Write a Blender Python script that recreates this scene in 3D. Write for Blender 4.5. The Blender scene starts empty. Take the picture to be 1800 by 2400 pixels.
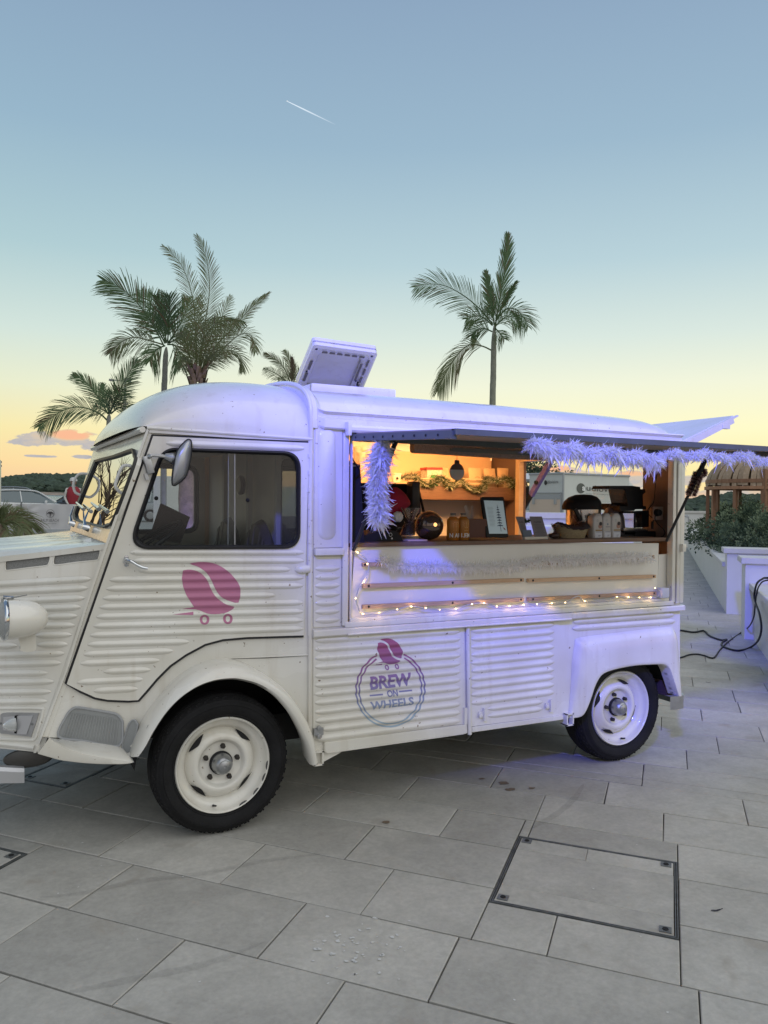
import bpy, bmesh, math, random
from math import sin, cos, pi, radians, sqrt, atan2
from mathutils import Vector, Matrix, noise
from mathutils.geometry import tessellate_polygon
random.seed(7)
SC = bpy.context.scene
COL = SC.collection
V = Vector

# ------------------------------------------------------------------ camera
FPX, YAW, PITCH, ROLL = 1880.0, 0.46939, -0.013936, 0.0090806
CP = V((-1.04081, -3.68640, 1.59962))
def _axes():
    f = V((sin(YAW)*cos(PITCH), cos(YAW)*cos(PITCH), sin(PITCH)))
    r = V((cos(YAW), -sin(YAW), 0)); u = r.cross(f)
    c, s = cos(ROLL), sin(ROLL)
    return c*r + s*u, -s*r + c*u, f
RX, UY, FZ = _axes()
cd = bpy.data.cameras.new('camera'); cam = bpy.data.objects.new('camera', cd); COL.objects.link(cam)
cd.sensor_fit = 'HORIZONTAL'; cd.sensor_width = 36.0; cd.lens = FPX/1800*36
cd.clip_start = 0.05; cd.clip_end = 9000
cam.matrix_world = Matrix(((RX.x, UY.x, -FZ.x, CP.x), (RX.y, UY.y, -FZ.y, CP.y), (RX.z, UY.z, -FZ.z, CP.z), (0, 0, 0, 1)))
SC.camera = cam
SC.view_settings.view_transform = 'Standard'; SC.view_settings.look = 'None'
SC.view_settings.exposure = 0.15; SC.view_settings.gamma = 1.0
SC.view_settings.use_curve_mapping = False

# ------------------------------------------------------------------ sky
SUN_AZ = radians(52)          # the sun has just set beyond the bay, right of the van (clockwise from +y)
def build_world():
    w = bpy.data.worlds.new('World'); SC.world = w; w.use_nodes = True
    nt = w.node_tree; N = nt.nodes; L = nt.links; N.clear()
    out = N.new('ShaderNodeOutputWorld'); bg = N.new('ShaderNodeBackground')
    tc = N.new('ShaderNodeTexCoord'); sep = N.new('ShaderNodeSeparateXYZ')
    L.new(tc.outputs['Generated'], sep.inputs[0])
    def m(op, a, b=None, c=None):
        n = N.new('ShaderNodeMath'); n.operation = op
        for i, x in enumerate((a, b, c)):
            if x is None: continue
            if isinstance(x, (int, float)): n.inputs[i].default_value = x
            else: L.new(x, n.inputs[i])
        return n.outputs[0]
    def ramp(fac, pts):
        n = N.new('ShaderNodeValToRGB'); L.new(fac, n.inputs[0]); cr = n.color_ramp
        while len(cr.elements) > 1: cr.elements.remove(cr.elements[-1])
        for i, (p, c) in enumerate(pts):
            e = cr.elements[0] if i == 0 else cr.elements.new(p)
            e.position = p; e.color = (*[srgb(v) for v in c], 1)
        return n.outputs[0]
    z = sep.outputs[2]
    el = m('MULTIPLY', m('MAXIMUM', z, 0.0), 1.0)       # sine of elevation
    warm = ramp(el, [(0.0, (250, 218, 162)), (0.035, (255, 235, 168)), (0.085, (253, 248, 200)), (0.14, (240, 243, 218)),
                     (0.195, (216, 230, 222)), (0.28, (183, 208, 216)), (0.40, (155, 183, 203)), (0.53, (141, 166, 192)), (1.0, (82, 106, 142))])
    pink = ramp(el, [(0.0, (238, 190, 160)), (0.04, (250, 216, 160)), (0.08, (246, 230, 170)), (0.13, (230, 234, 204)),
                     (0.19, (208, 225, 217)), (0.28, (174, 203, 209)), (0.40, (150, 180, 200)), (0.53, (137, 163, 189)), (1.0, (82, 106, 142))])
    back = ramp(el, [(0.0, (206, 196, 192)), (0.06, (220, 206, 198)), (0.14, (214, 210, 208)), (0.27, (190, 200, 208)),
                     (0.45, (150, 170, 192)), (1.0, (82, 106, 142))])
    d = m('ADD', m('MULTIPLY', sep.outputs[0], sin(SUN_AZ)), m('MULTIPLY', sep.outputs[1], cos(SUN_AZ)))
    def mix(f, a, b):
        n = N.new('ShaderNodeMix'); n.data_type = 'RGBA'; L.new(f, n.inputs[0]); L.new(a, n.inputs[6]); L.new(b, n.inputs[7]); return n.outputs[2]
    def mrange(x, a, b):
        n = N.new('ShaderNodeMapRange'); n.interpolation_type = 'SMOOTHSTEP'; L.new(x, n.inputs[0]); n.inputs[1].default_value = a; n.inputs[2].default_value = b; return n.outputs[0]
    c1 = mix(mrange(d, 0.55, 0.98), pink, warm)
    c2 = mix(mrange(d, -0.45, 0.35), back, c1)
    # low evening clouds: banks of soft lavender with peach edges, anchored by direction (azimuth from +y, elevation)
    az = m('ARCTAN2', sep.outputs[0], sep.outputs[1]); eld = m('ARCSINE', z)
    nz = N.new('ShaderNodeTexNoise'); nz.inputs['Scale'].default_value = 40; nz.inputs['Detail'].default_value = 6; nz.inputs['Roughness'].default_value = 0.62
    mp = N.new('ShaderNodeMapping'); mp.inputs['Scale'].default_value = (1, 1, 2.6); L.new(tc.outputs['Generated'], mp.inputs[0]); L.new(mp.outputs[0], nz.inputs['Vector'])
    nf = nz.outputs['Fac']
    def dirpx(u, v):
        q = (RX*(u-900)/FPX - UY*(v-1200)/FPX + FZ).normalized(); return atan2(q.x, q.y), math.asin(q.z)
    mask = None; glow = None
    for (u, v, su, sv, warmth) in [(135, 1030, 92, 15, .15), (165, 1019, 50, 13, .9), (240, 1044, 70, 16, .1), (60, 1035, 40, 10, .1), (92, 1069, 34, 3.2, 0), (206, 1071, 40, 5, 0),
                           (1330, 1112, 80, 14, .35), (1390, 1130, 70, 13, .1), (1290, 1098, 50, 9, .9), (1480, 1132, 60, 18, .15),
                           (1480, 1110, 40, 7, .6), (1620, 1125, 46, 12, .2), (1640, 1166, 62, 22, .35), (1740, 1150, 90, 20, .2), (1560, 1160, 40, 14, .2), (1180, 1150, 60, 20, .3), (1250, 1120, 40, 8, .2)]:
        a0, e0 = dirpx(u, v); sa = su/FPX; se = sv/FPX
        q = m('ADD', m('POWER', m('DIVIDE', m('SUBTRACT', az, a0), sa), 2.0), m('POWER', m('ABSOLUTE', m('DIVIDE', m('SUBTRACT', eld, e0), se)), 2.0))
        q = m('SUBTRACT', 1.25, q)
        g = m('MULTIPLY', m('MAXIMUM', q, 0.0), warmth)
        mask = q if mask is None else m('MAXIMUM', mask, q)
        glow = g if glow is None else m('MAXIMUM', glow, g)
    # a few loose clouds elsewhere along the horizon, outside the frame too
    nb = N.new('ShaderNodeTexNoise'); nb.inputs['Scale'].default_value = 5; nb.inputs['Detail'].default_value = 3
    mp2 = N.new('ShaderNodeMapping'); mp2.inputs['Scale'].default_value = (1, 1, 7); mp2.inputs['Location'].default_value = (3.1, 1.7, .3); L.new(tc.outputs['Generated'], mp2.inputs[0]); L.new(mp2.outputs[0], nb.inputs['Vector'])
    cm = m('ADD', mask, m('MULTIPLY', m('SUBTRACT', nf, 0.5), 3.8))
    cm = mrange(cm, 0.30, 0.72)
    inside = mrange(mask, -1.2, -0.2)
    cm = m('MULTIPLY', cm, inside)
    cl = ramp(m('ADD', m('MULTIPLY', nf, .7), m('MULTIPLY', glow, .75)), [(0.2, (150, 158, 176)), (0.4, (178, 178, 188)), (0.55, (206, 192, 178)), (0.8, (240, 188, 150)), (1.0, (248, 180, 146))])
    c3 = mix(m('MULTIPLY', cm, 0.88), c2, cl)
    # below the horizon: dull ground tone
    c4n = N.new('ShaderNodeMix'); c4n.data_type = 'RGBA'; L.new(mrange(z, -0.06, -0.01), c4n.inputs[0]); c4n.inputs[6].default_value = (.18, .19, .19, 1); L.new(c3, c4n.inputs[7])
    L.new(c4n.outputs[2], bg.inputs[0]); bg.inputs[1].default_value = WORLD_K
    L.new(bg.outputs[0], out.inputs[0])
def srgb(v):
    v /= 255.0
    return v/12.92 if v <= .04045 else ((v+.055)/1.055)**2.4
WORLD_K = 0.93
build_world()

# ------------------------------------------------------------------ lamps of the place and an added fill
def lamp(name, kind, loc, target, power, color, **k):
    ld = bpy.data.lights.new(name, kind); ld.energy = power; ld.color = color
    for a, b in k.items(): setattr(ld, a, b)
    o = bpy.data.objects.new(name, ld); COL.objects.link(o); o.location = loc
    d = V(target)-V(loc); o.rotation_euler = d.to_track_quat('-Z', 'Y').to_euler()
    return o
# added fill light from behind the camera: very soft, slightly warm
lamp('soft_fill', 'SUN', (0, 0, 20), (-2.0, 5.4, 12.3), 1.35, (1.0, .93, .81), angle=radians(85))
# violet flood lamp of the terrace, high up behind the photographer
lamp('violet_floodlight', 'SPOT', (-3.4, -5.85, 5.9), (1.75, 0, 2.55), 6400, (.085, .10, 1.0), spot_size=radians(30), spot_blend=1.0, shadow_soft_size=.22)
# lamp('violet_palm_uplight', 'SPOT', (1.6, 11.2, .25), (3.0, 13.8, 2.4), 150, (.22, .14, 1.0), spot_size=radians(90), spot_blend=.6, shadow_soft_size=.1)

# ------------------------------------------------------------------ projection helpers: a photo pixel becomes a point on a real plane
def ray(u, v):
    return (RX*((u-900)/FPX) - UY*((v-1200)/FPX) + FZ)
class Plane:
    def __init__(s, o, n): s.o = V(o); s.n = V(n).normalized()
    def at(s, q, off=0.0):
        d = ray(*q); o = s.o + s.n*off
        return CP + d*((o-CP).dot(s.n)/d.dot(s.n))
def zc(ox, oy, k): return lambda x, y: (ox+x/k, oy+y/k)
ZA = zc(0, 780, 2.183); ZB = zc(0, 1250, 2.127); ZC = zc(700, 900, 3.072); ZD = zc(1200, 900, 2.765); ZE = zc(700, 1380, 2.765)
ZF = zc(1240, 1380, 2.9625); H1 = zc(700, 1400, 5.53); H2 = zc(1000, 1400, 5.53); H3 = zc(1300, 1380, 5.184); H4 = zc(700, 1600, 2.37)
H5 = zc(700, 920, 4.1475); H6 = zc(1100, 920, 2.37); H7 = zc(0, 1200, 5.53); H8 = zc(0, 1380, 4.607)
I1 = zc(200, 500, 3.318); I2 = zc(900, 500, 4.1475); I3 = zc(640, 780, 5.53); I4 = zc(0, 820, 4.608); I5 = zc(1460, 1040, 4.879)
I6 = zc(1560, 1280, 6.146); I7 = zc(800, 1000, 6.381); I8 = zc(1040, 1040, 5.53)
J1 = zc(130, 1280, 2.676); J2 = zc(300, 980, 3.770); J3 = zc(150, 880, 2.765)
K1 = zc(1320, 1120, 6.381); K2 = zc(1220, 1090, 8.295); K3 = zc(840, 1260, 4.1475); K4 = zc(0, 1140, 8.295); K5 = zc(150, 1600, 4.74); K6 = zc(330, 1600, 4.484); K8 = zc(1550, 920, 6.636)
def ln(Z, *pts): return [Z(*p) for p in pts]
def PY(y): return Plane((0, y, 0), (0, -1, 0))
def PX(x): return Plane((x, 0, 0), (-1, 0, 0))
def PZ(z): return Plane((0, 0, z), (0, 0, 1))
GP = PZ(0)
def PD(dist): return Plane(CP + FZ*dist, -FZ)          # upright plane at a given distance ahead
SP = PY(0)
TAP = radians(14)
DP = Plane((.43, 0, 0), (-sin(TAP), -cos(TAP), 0))
pt, pb = DP.at((345, 1004)), DP.at((80, 1762))
PILV = (pt-pb).normalized()
NP = Plane(pb, PILV.cross(V((-cos(radians(27)), sin(radians(27)), 0))))
if NP.n.y > 0: NP.n = -NP.n
WP = Plane(pt, PILV.cross(V((0, 1, 0))))
if WP.n.x > 0: WP.n = -WP.n
WID = 2.12                                             # overall width of the van body

# ------------------------------------------------------------------ mesh helpers
def finish(name, bm, mat, parent=None, smooth=True, angle=35):
    me = bpy.data.meshes.new(name); bm.normal_update(); bm.to_mesh(me); bm.free()
    if smooth:
        for p in me.polygons: p.use_smooth = True
        me.set_sharp_from_angle(angle=radians(angle))
    for mm in (mat if isinstance(mat, (list, tuple)) else [mat]): me.materials.append(mm)
    o = bpy.data.objects.new(name, me); COL.objects.link(o)
    if parent is not None: attach(o, parent)
    return o
def wmat(o):
    m = o.matrix_basis.copy()
    if o.parent: m = wmat(o.parent) @ o.matrix_parent_inverse @ m
    return m
def attach(o, parent):
    o.parent = parent; o.matrix_parent_inverse = wmat(parent).inverted()
def thing(name, label, cat, loc, group=None):
    o = bpy.data.objects.new(name, None); COL.objects.link(o); o.location = loc; o.empty_display_size = .1
    o['label'] = label; o['category'] = cat
    if group: o['group'] = group
    return o
def tag(o, label, cat, group=None, base=True):
    o['label'] = label; o['category'] = cat
    if group: o['group'] = group
    if base and o.type == 'MESH' and len(o.data.vertices):
        vs = o.data.vertices; mn = [min(v.co[i] for v in vs) for i in range(3)]; mx = [max(v.co[i] for v in vs) for i in range(3)]
        b = V(((mn[0]+mx[0])/2, (mn[1]+mx[1])/2, mn[2])); o.data.transform(Matrix.Translation(-b)); o.location = b
    return o
def struct(o, label=None):
    o['kind'] = 'structure'
    if label: o['label'] = label
    return o
def copy_tree(o, parent=None):
    c = o.copy(); COL.objects.link(c)
    if parent is not None: c.parent = parent
    for ch in list(o.children): copy_tree(ch, c)
    return c
def box(bm, c, s, M=None, bev=0.0, mi=0):
    hx, hy, hz = s[0]/2, s[1]/2, s[2]/2
    vs = []
    for z in (-hz, hz):
        for x, y in ((-hx, -hy), (hx, -hy), (hx, hy), (-hx, hy)):
            p = V((x, y, z)); p = (M @ p) if M is not None else p
            vs.append(bm.verts.new(p+V(c)))
    fs = [bm.faces.new([vs[i] for i in f]) for f in ((3, 2, 1, 0), (4, 5, 6, 7), (0, 1, 5, 4), (1, 2, 6, 5), (2, 3, 7, 6), (3, 0, 4, 7))]
    for f in fs: f.material_index = mi
    if bev > 0:
        es = list({e for f in fs for e in f.edges})
        bmesh.ops.bevel(bm, geom=es, offset=bev, segments=2, affect='EDGES', profile=.6)
    return fs
def hexa(bm, q, mi=0):
    vs = [bm.verts.new(V(p)) for p in q]          # 4 lower, 4 upper
    for f in ((3, 2, 1, 0), (4, 5, 6, 7), (0, 1, 5, 4), (1, 2, 6, 5), (2, 3, 7, 6), (3, 0, 4, 7)):
        bm.faces.new([vs[i] for i in f]).material_index = mi
def tube(bm, pts, r, n=8, caps=True, closed=False, mi=0):
    pts = [V(p) for p in pts]; rings = []
    N = len(pts); ref = None
    for i, p in enumerate(pts):
        a = pts[(i-1) % N] if (i > 0 or closed) else p
        b = pts[(i+1) % N] if (i < N-1 or closed) else p
        t = (b-a)
        if t.length < 1e-9: t = V((0, 0, 1))
        t.normalize()
        if ref is None:
            ref = V((0, 0, 1)) if abs(t.z) < .9 else V((1, 0, 0))
        x = (ref - t*ref.dot(t))
        if x.length < 1e-5: x = t.orthogonal()
        x.normalize(); y = t.cross(x); ref = x
        rr = r[i] if isinstance(r, (list, tuple)) else r
        rings.append([bm.verts.new(p+(x*cos(2*pi*k/n)+y*sin(2*pi*k/n))*rr) for k in range(n)])
    M = N if closed else N-1
    for i in range(M):
        A, B = rings[i], rings[(i+1) % N]
        for k in range(n): bm.faces.new((A[k], A[(k+1) % n], B[(k+1) % n], B[k])).material_index = mi
    if caps and not closed:
        bm.faces.new(rings[0][::-1]).material_index = mi; bm.faces.new(rings[-1]).material_index = mi
def smooth_path(pts, k=6, closed=False):
    pts = [V(p) for p in pts]; n = len(pts); out = []
    rng = range(n if closed else n-1)
    for i in rng:
        g = lambda j: pts[j % n] if closed else pts[max(0, min(n-1, j))]
        p0, p1, p2, p3 = g(i-1), g(i), g(i+1), g(i+2)
        for s in range(k):
            t = s/k
            out.append(.5*((2*p1)+(-p0+p2)*t+(2*p0-5*p1+4*p2-p3)*t*t+(-p0+3*p1-3*p2+p3)*t**3))
    if not closed: out.append(pts[-1])
    return out
def sm2(pts, k=5, closed=False): return [(p.x, p.y) for p in smooth_path([(a, b, 0) for a, b in pts], k, closed)]
def lathe(bm, prof, o, ax, n=32, mi=0, up=None):
    o = V(o); ax = V(ax).normalized(); x = ax.orthogonal().normalized() if up is None else V(up); y = ax.cross(x); rings = []
    for (r, h) in prof:
        if r < 1e-6: rings.append([bm.verts.new(o+ax*h)])
        else: rings.append([bm.verts.new(o+ax*h+(x*cos(2*pi*k/n)+y*sin(2*pi*k/n))*r) for k in range(n)])
    for A, B in zip(rings, rings[1:]):
        for k in range(n):
            a, b = A[k % len(A)], A[(k+1) % len(A)]; c, d = B[(k+1) % len(B)], B[k % len(B)]
            f = []
            for v_ in (a, b, c, d):
                if v_ not in f: f.append(v_)
            if len(f) >= 3:
                try: bm.faces.new(f).material_index = mi
                except ValueError: pass
def plate(bm, outer, holes, mp, t0, t1, mi=0, side_mi=None):
    """flat plate; outer/holes in photo pixels or any 2D, mp(q, off) -> 3D; t0 front offset, t1 back offset"""
    loops = [outer]+list(holes)
    tess = tessellate_polygon([[V((a, b, 0)) for a, b in l] for l in loops])
    flat = [q for l in loops for q in l]
    F = [bm.verts.new(mp(q, t0)) for q in flat]; B = [bm.verts.new(mp(q, t1)) for q in flat] if t1 is not None else None
    for t in tess:
        try: bm.faces.new([F[i] for i in t]).material_index = mi
        except ValueError: pass
        if B:
            try: bm.faces.new([B[i] for i in reversed(t)]).material_index = mi
            except ValueError: pass
    if B:
        k = 0
        for l in loops:
            n = len(l)
            for i in range(n):
                a, b = k+i, k+(i+1) % n
                try: bm.faces.new((F[a], F[b], B[b], B[a])).material_index = mi if side_mi is None else side_mi
                except ValueError: pass
            k += n
    bmesh.ops.recalc_face_normals(bm, faces=bm.faces)
def rrect(x0, y0, x1, y1, r, n=5):
    out = []
    for cx, cy, a0 in ((x1-r, y0+r, -pi/2), (x1-r, y1-r, 0), (x0+r, y1-r, pi/2), (x0+r, y0+r, pi)):
        for k in range(n+1):
            a = a0+pi/2*k/n; out.append((cx+r*cos(a), cy+r*sin(a)))
    return out
class Ribs:
    """pressed corrugations on a sheet"""
    def __init__(s, plane, base, H=.010): s.pl = plane; s.b = base; s.H = H; s.L = []
    def add(s, a, b, hw):
        A, B = s.pl.at(a, s.b), s.pl.at(b, s.b); s.L.append((A, B, hw))
    @staticmethod
    def shape(t, L):
        e = min(t, L-t)
        if e <= 0: return 0.0
        q = min(1.0, e/.055); return (1-(1-q)**2)**.6
    def height(s, p):
        h = 0
        for A, B, hw in s.L:
            d = B-A; L = d.length; d.normalize(); t = (p-A).dot(d)
            if t <= 0 or t >= L: continue
            q = Ribs.shape(t, L); c = abs(((p-A)-d*t).cross(s.pl.n).dot(d)) if False else ((p-A)-d*t-s.pl.n*(p-A).dot(s.pl.n)).length
            w = hw*q
            if c < w: h = max(h, s.H*q*cos(pi/2*c/w)**1.15)
        return h
    def build(s, bm, mi=0):
        for A, B, hw in s.L:
            d = B-A; L = d.length; d.normalize(); side = s.pl.n.cross(d).normalized()
            ts = sorted(set([0.0]+[.055*x for x in (.015, .06, .15, .3, .5, .75, 1)]+[L-.055*x for x in (.015, .06, .15, .3, .5, .75, 1)]+[L, L/2]))
            ts = [t for t in ts if 0 <= t <= L]
            rows = []
            for t in ts:
                q = Ribs.shape(t, L); p = A+d*t
                if q < 1e-4: rows.append([bm.verts.new(p)]); continue
                rows.append([bm.verts.new(p+side*hw*q*c+s.pl.n*(.0004+s.H*q*max(0, cos(pi/2*c))**1.15)) for c in (-1, -.8, -.55, -.28, 0, .28, .55, .8, 1)])
            for R0, R1 in zip(rows, rows[1:]):
                n = max(len(R0), len(R1))
                for k in range(n-1):
                    f = []
                    for v_ in (R0[min(k, len(R0)-1)], R0[min(k+1, len(R0)-1)], R1[min(k+1, len(R1)-1)], R1[min(k, len(R1)-1)]):
                        if v_ not in f: f.append(v_)
                    if len(f) > 2: bm.faces.new(f).material_index = mi
        bmesh.ops.recalc_face_normals(bm, faces=bm.faces)
def decal(bm, polys, plane, ribs, lift=.0012, mi=0, cell=.008):
    """thin print that follows the pressed sheet; polys = list of (outer, holes) in pixels"""
    b2 = bmesh.new()
    for outer, holes in polys: plate(b2, outer, holes, lambda q, o: plane.at(q, ribs.b), 0, None)
    decal_bm(bm, b2, plane, ribs, lift, mi, cell)
def decal_bm(bm, b2, plane, ribs, lift, mi, cell):
    zs = [v.co.z for v in b2.verts]; z = min(zs)
    while z < max(zs):
        z += cell
        bmesh.ops.bisect_plane(b2, geom=b2.verts[:]+b2.edges[:]+b2.faces[:], plane_co=(0, 0, z), plane_no=(0, 0, 1))
    mp = {}
    for v in b2.verts: mp[v] = bm.verts.new(v.co+plane.n*(ribs.height(v.co)+lift+.0004))
    for f in b2.faces:
        g = bm.faces.new([mp[v] for v in f.verts]); g.material_index = mi
        g.normal_update()
        if g.normal.dot(plane.n) < 0: g.normal_flip()
    b2.free()
def text_bm(body, bold=0.0, spacing=1.0, shear=0.0):
    """filled letters as a bmesh in 0..1 x 0..1 (caps height = 1)"""
    cu = bpy.data.curves.new('t', 'FONT'); cu.body = body; cu.offset = bold; cu.space_character = spacing; cu.shear = shear; cu.resolution_u = 3
    o = bpy.data.objects.new('t', cu); COL.objects.link(o)
    dg = bpy.context.evaluated_depsgraph_get(); dg.update()
    me = bpy.data.meshes.new_from_object(o.evaluated_get(dg)); bm = bmesh.new(); bm.from_mesh(me)
    bpy.data.objects.remove(o); bpy.data.curves.remove(cu); bpy.data.meshes.remove(me)
    xs = [v.co.x for v in bm.verts]; ys = [v.co.y for v in bm.verts]
    x0, x1, y0, y1 = min(xs), max(xs), min(ys), max(ys)
    for v in bm.verts: v.co = V(((v.co.x-x0)/(x1-x0), (v.co.y-y0)/(y1-y0), 0))
    return bm
def text_on(bm, body, bl, br, tl, bold=.02, mi=0, spacing=1.0, off=V((0, 0, 0))):
    """letters laid flat on the parallelogram bl, br, tl (3D)"""
    t = text_bm(body, bold, spacing); bl, br, tl = V(bl), V(br), V(tl); mp = {}
    for v in t.verts: mp[v] = bm.verts.new(bl+(br-bl)*v.co.x+(tl-bl)*v.co.y+off)
    for f in t.faces:
        try: bm.faces.new([mp[v] for v in f.verts]).material_index = mi
        except ValueError: pass
    t.free()
def extr(bm, off):
    r = bmesh.ops.extrude_face_region(bm, geom=bm.faces[:])
    bmesh.ops.translate(bm, vec=off, verts=[g for g in r['geom'] if isinstance(g, bmesh.types.BMVert)])
    bmesh.ops.recalc_face_normals(bm, faces=bm.faces)

# ------------------------------------------------------------------ materials
MATS = {}
def mat(name, col=(.5, .5, .5), rough=.5, metal=0.0, spec=.5, noise_s=0, noise_a=.0, bump=0.0, bump_s=None, coat=0.0, emit=None, es=0.0, trans=0.0, ior=1.45, alpha=1.0, var=0.0, sheen=0, sss=0, stretch=None, coords='Object'):
    if name in MATS: return MATS[name]
    m = bpy.data.materials.new(name); m.use_nodes = True; nt = m.node_tree; N = nt.nodes; L = nt.links
    b = N['Principled BSDF']; b.inputs['Base Color'].default_value = (*col, 1); b.inputs['Roughness'].default_value = rough; b.inputs['Metallic'].default_value = metal
    b.inputs['Specular IOR Level'].default_value = spec; b.inputs['Coat Weight'].default_value = coat; b.inputs['Coat Roughness'].default_value = .08
    b.inputs['Transmission Weight'].default_value = trans; b.inputs['IOR'].default_value = ior; b.inputs['Alpha'].default_value = alpha
    if sss: b.inputs['Subsurface Weight'].default_value = sss; b.inputs['Subsurface Scale'].default_value = .02
    if emit: b.inputs['Emission Color'].default_value = (*emit, 1); b.inputs['Emission Strength'].default_value = es
    tc = N.new('ShaderNodeTexCoord'); src = tc.outputs[coords]
    if stretch:
        mp = N.new('ShaderNodeMapping'); mp.inputs['Scale'].default_value = stretch; L.new(src, mp.inputs[0]); src = mp.outputs[0]
    col_out = None
    if noise_s:
        n = N.new('ShaderNodeTexNoise'); n.inputs['Scale'].default_value = noise_s; n.inputs['Detail'].default_value = 6; n.inputs['Roughness'].default_value = .65; L.new(src, n.inputs['Vector'])
        mr = N.new('ShaderNodeMapRange'); L.new(n.outputs['Fac'], mr.inputs[0]); mr.inputs[1].default_value = .25; mr.inputs[2].default_value = .75; mr.inputs[3].default_value = 1-noise_a; mr.inputs[4].default_value = 1+noise_a
        mx = N.new('ShaderNodeVectorMath'); mx.operation = 'SCALE'; mx.inputs[0].default_value = col; L.new(mr.outputs[0], mx.inputs[3]); col_out = mx.outputs[0]
        mr2 = N.new('ShaderNodeMapRange'); L.new(n.outputs['Fac'], mr2.inputs[0]); mr2.inputs[3].default_value = max(0, rough-.12); mr2.inputs[4].default_value = min(1, rough+.12); L.new(mr2.outputs[0], b.inputs['Roughness'])
    if var:
        oi = N.new('ShaderNodeObjectInfo'); mr = N.new('ShaderNodeMapRange'); L.new(oi.outputs['Random'], mr.inputs[0]); mr.inputs[3].default_value = 1-var; mr.inputs[4].default_value = 1+var
        mx = N.new('ShaderNodeVectorMath'); mx.operation = 'SCALE'; mx.inputs[0].default_value = col
        if col_out: L.new(col_out, mx.inputs[0])
        L.new(mr.outputs[0], mx.inputs[3]); col_out = mx.outputs[0]
    if col_out: L.new(col_out, b.inputs['Base Color'])
    if bump:
        n = N.new('ShaderNodeTexNoise'); n.inputs['Scale'].default_value = bump_s or 60; n.inputs['Detail'].default_value = 8; L.new(src, n.inputs['Vector'])
        bp = N.new('ShaderNodeBump'); bp.inputs['Strength'].default_value = bump; bp.inputs['Distance'].default_value = .01; L.new(n.outputs['Fac'], bp.inputs['Height']); L.new(bp.outputs[0], b.inputs['Normal'])
    MATS[name] = m; return m
def wood(name, c1, c2, rough=.55, scale=14, axis=(1, 12, 12)):
    if name in MATS: return MATS[name]
    m = mat(name, c1, rough); nt = m.node_tree; N = nt.nodes; L = nt.links; b = N['Principled BSDF']
    tc = N.new('ShaderNodeTexCoord'); mp = N.new('ShaderNodeMapping'); mp.inputs['Scale'].default_value = axis; L.new(tc.outputs['Object'], mp.inputs[0])
    n = N.new('ShaderNodeTexNoise'); n.inputs['Scale'].default_value = scale; n.inputs['Detail'].default_value = 8; n.inputs['Distortion'].default_value = 1.0; L.new(mp.outputs[0], n.inputs['Vector'])
    r = N.new('ShaderNodeValToRGB'); r.color_ramp.elements[0].color = (*c1, 1); r.color_ramp.elements[0].position = .3; r.color_ramp.elements[1].color = (*c2, 1); r.color_ramp.elements[1].position = .75
    L.new(n.outputs['Fac'], r.inputs[0])
    oi = N.new('ShaderNodeObjectInfo'); mr = N.new('ShaderNodeMapRange'); L.new(oi.outputs['Random'], mr.inputs[0]); mr.inputs[3].default_value = .82; mr.inputs[4].default_value = 1.15
    mx = N.new('ShaderNodeVectorMath'); mx.operation = 'SCALE'; L.new(r.outputs[0], mx.inputs[0]); L.new(mr.outputs[0], mx.inputs[3]); L.new(mx.outputs[0], b.inputs['Base Color'])
    bp = N.new('ShaderNodeBump'); bp.inputs['Strength'].default_value = .15; L.new(n.outputs['Fac'], bp.inputs['Height']); L.new(bp.outputs[0], b.inputs['Normal'])
    return m
def glassmat(name, tint=(.9, .95, .95), refl=1.0, rough=.0, ior=1.5):
    if name in MATS: return MATS[name]
    m = bpy.data.materials.new(name); m.use_nodes = True; nt = m.node_tree; N = nt.nodes; L = nt.links; N.clear()
    out = N.new('ShaderNodeOutputMaterial'); tr = N.new('ShaderNodeBsdfTransparent'); tr.inputs[0].default_value = (*tint, 1)
    gl = N.new('ShaderNodeBsdfGlossy'); gl.inputs['Roughness'].default_value = rough
    fr = N.new('ShaderNodeFresnel'); gm = N.new('ShaderNodeNewGeometry'); mm = N.new('ShaderNodeMapRange'); L.new(gm.outputs['Backfacing'], mm.inputs[0]); mm.inputs[3].default_value = ior; mm.inputs[4].default_value = 1/ior; L.new(mm.outputs[0], fr.inputs[0])
    mu = N.new('ShaderNodeMath'); mu.operation = 'MULTIPLY'; mu.use_clamp = True; mu.inputs[1].default_value = refl; L.new(fr.outputs[0], mu.inputs[0])
    mi = N.new('ShaderNodeMixShader'); L.new(mu.outputs[0], mi.inputs[0]); L.new(tr.outputs[0], mi.inputs[1]); L.new(gl.outputs[0], mi.inputs[2]); L.new(mi.outputs[0], out.inputs[0])
    MATS[name] = m; return m
def softmat(name, col, tr=.5, rough=.8, noise_s=0, noise_a=.1):
    if name in MATS: return MATS[name]
    m = mat(name, col, rough, spec=.2, noise_s=noise_s, noise_a=noise_a); nt = m.node_tree; N = nt.nodes; L = nt.links
    t = N.new('ShaderNodeBsdfTranslucent'); t.inputs[0].default_value = (*col, 1); mx = N.new('ShaderNodeMixShader'); mx.inputs[0].default_value = tr
    L.new(N['Principled BSDF'].outputs[0], mx.inputs[1]); L.new(t.outputs[0], mx.inputs[2]); L.new(mx.outputs[0], N['Material Output'].inputs[0]); return m
def fillet(P, R, k=7):
    out = []; n = len(P)
    for i in range(n):
        p = V((*P[i], 0)); a = V((*P[i-1], 0)); b = V((*P[(i+1) % n], 0)); r = R[i]
        q0 = p+(a-p).normalized()*r; q1 = p+(b-p).normalized()*r
        for j in range(k+1):
            t = j/k; c = q0*(1-t)**2+p*2*t*(1-t)+q1*t*t; w = q0.lerp(q1, t); out.append((c.x*.92+w.x*.08, c.y*.92+w.y*.08))
    return out
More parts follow.
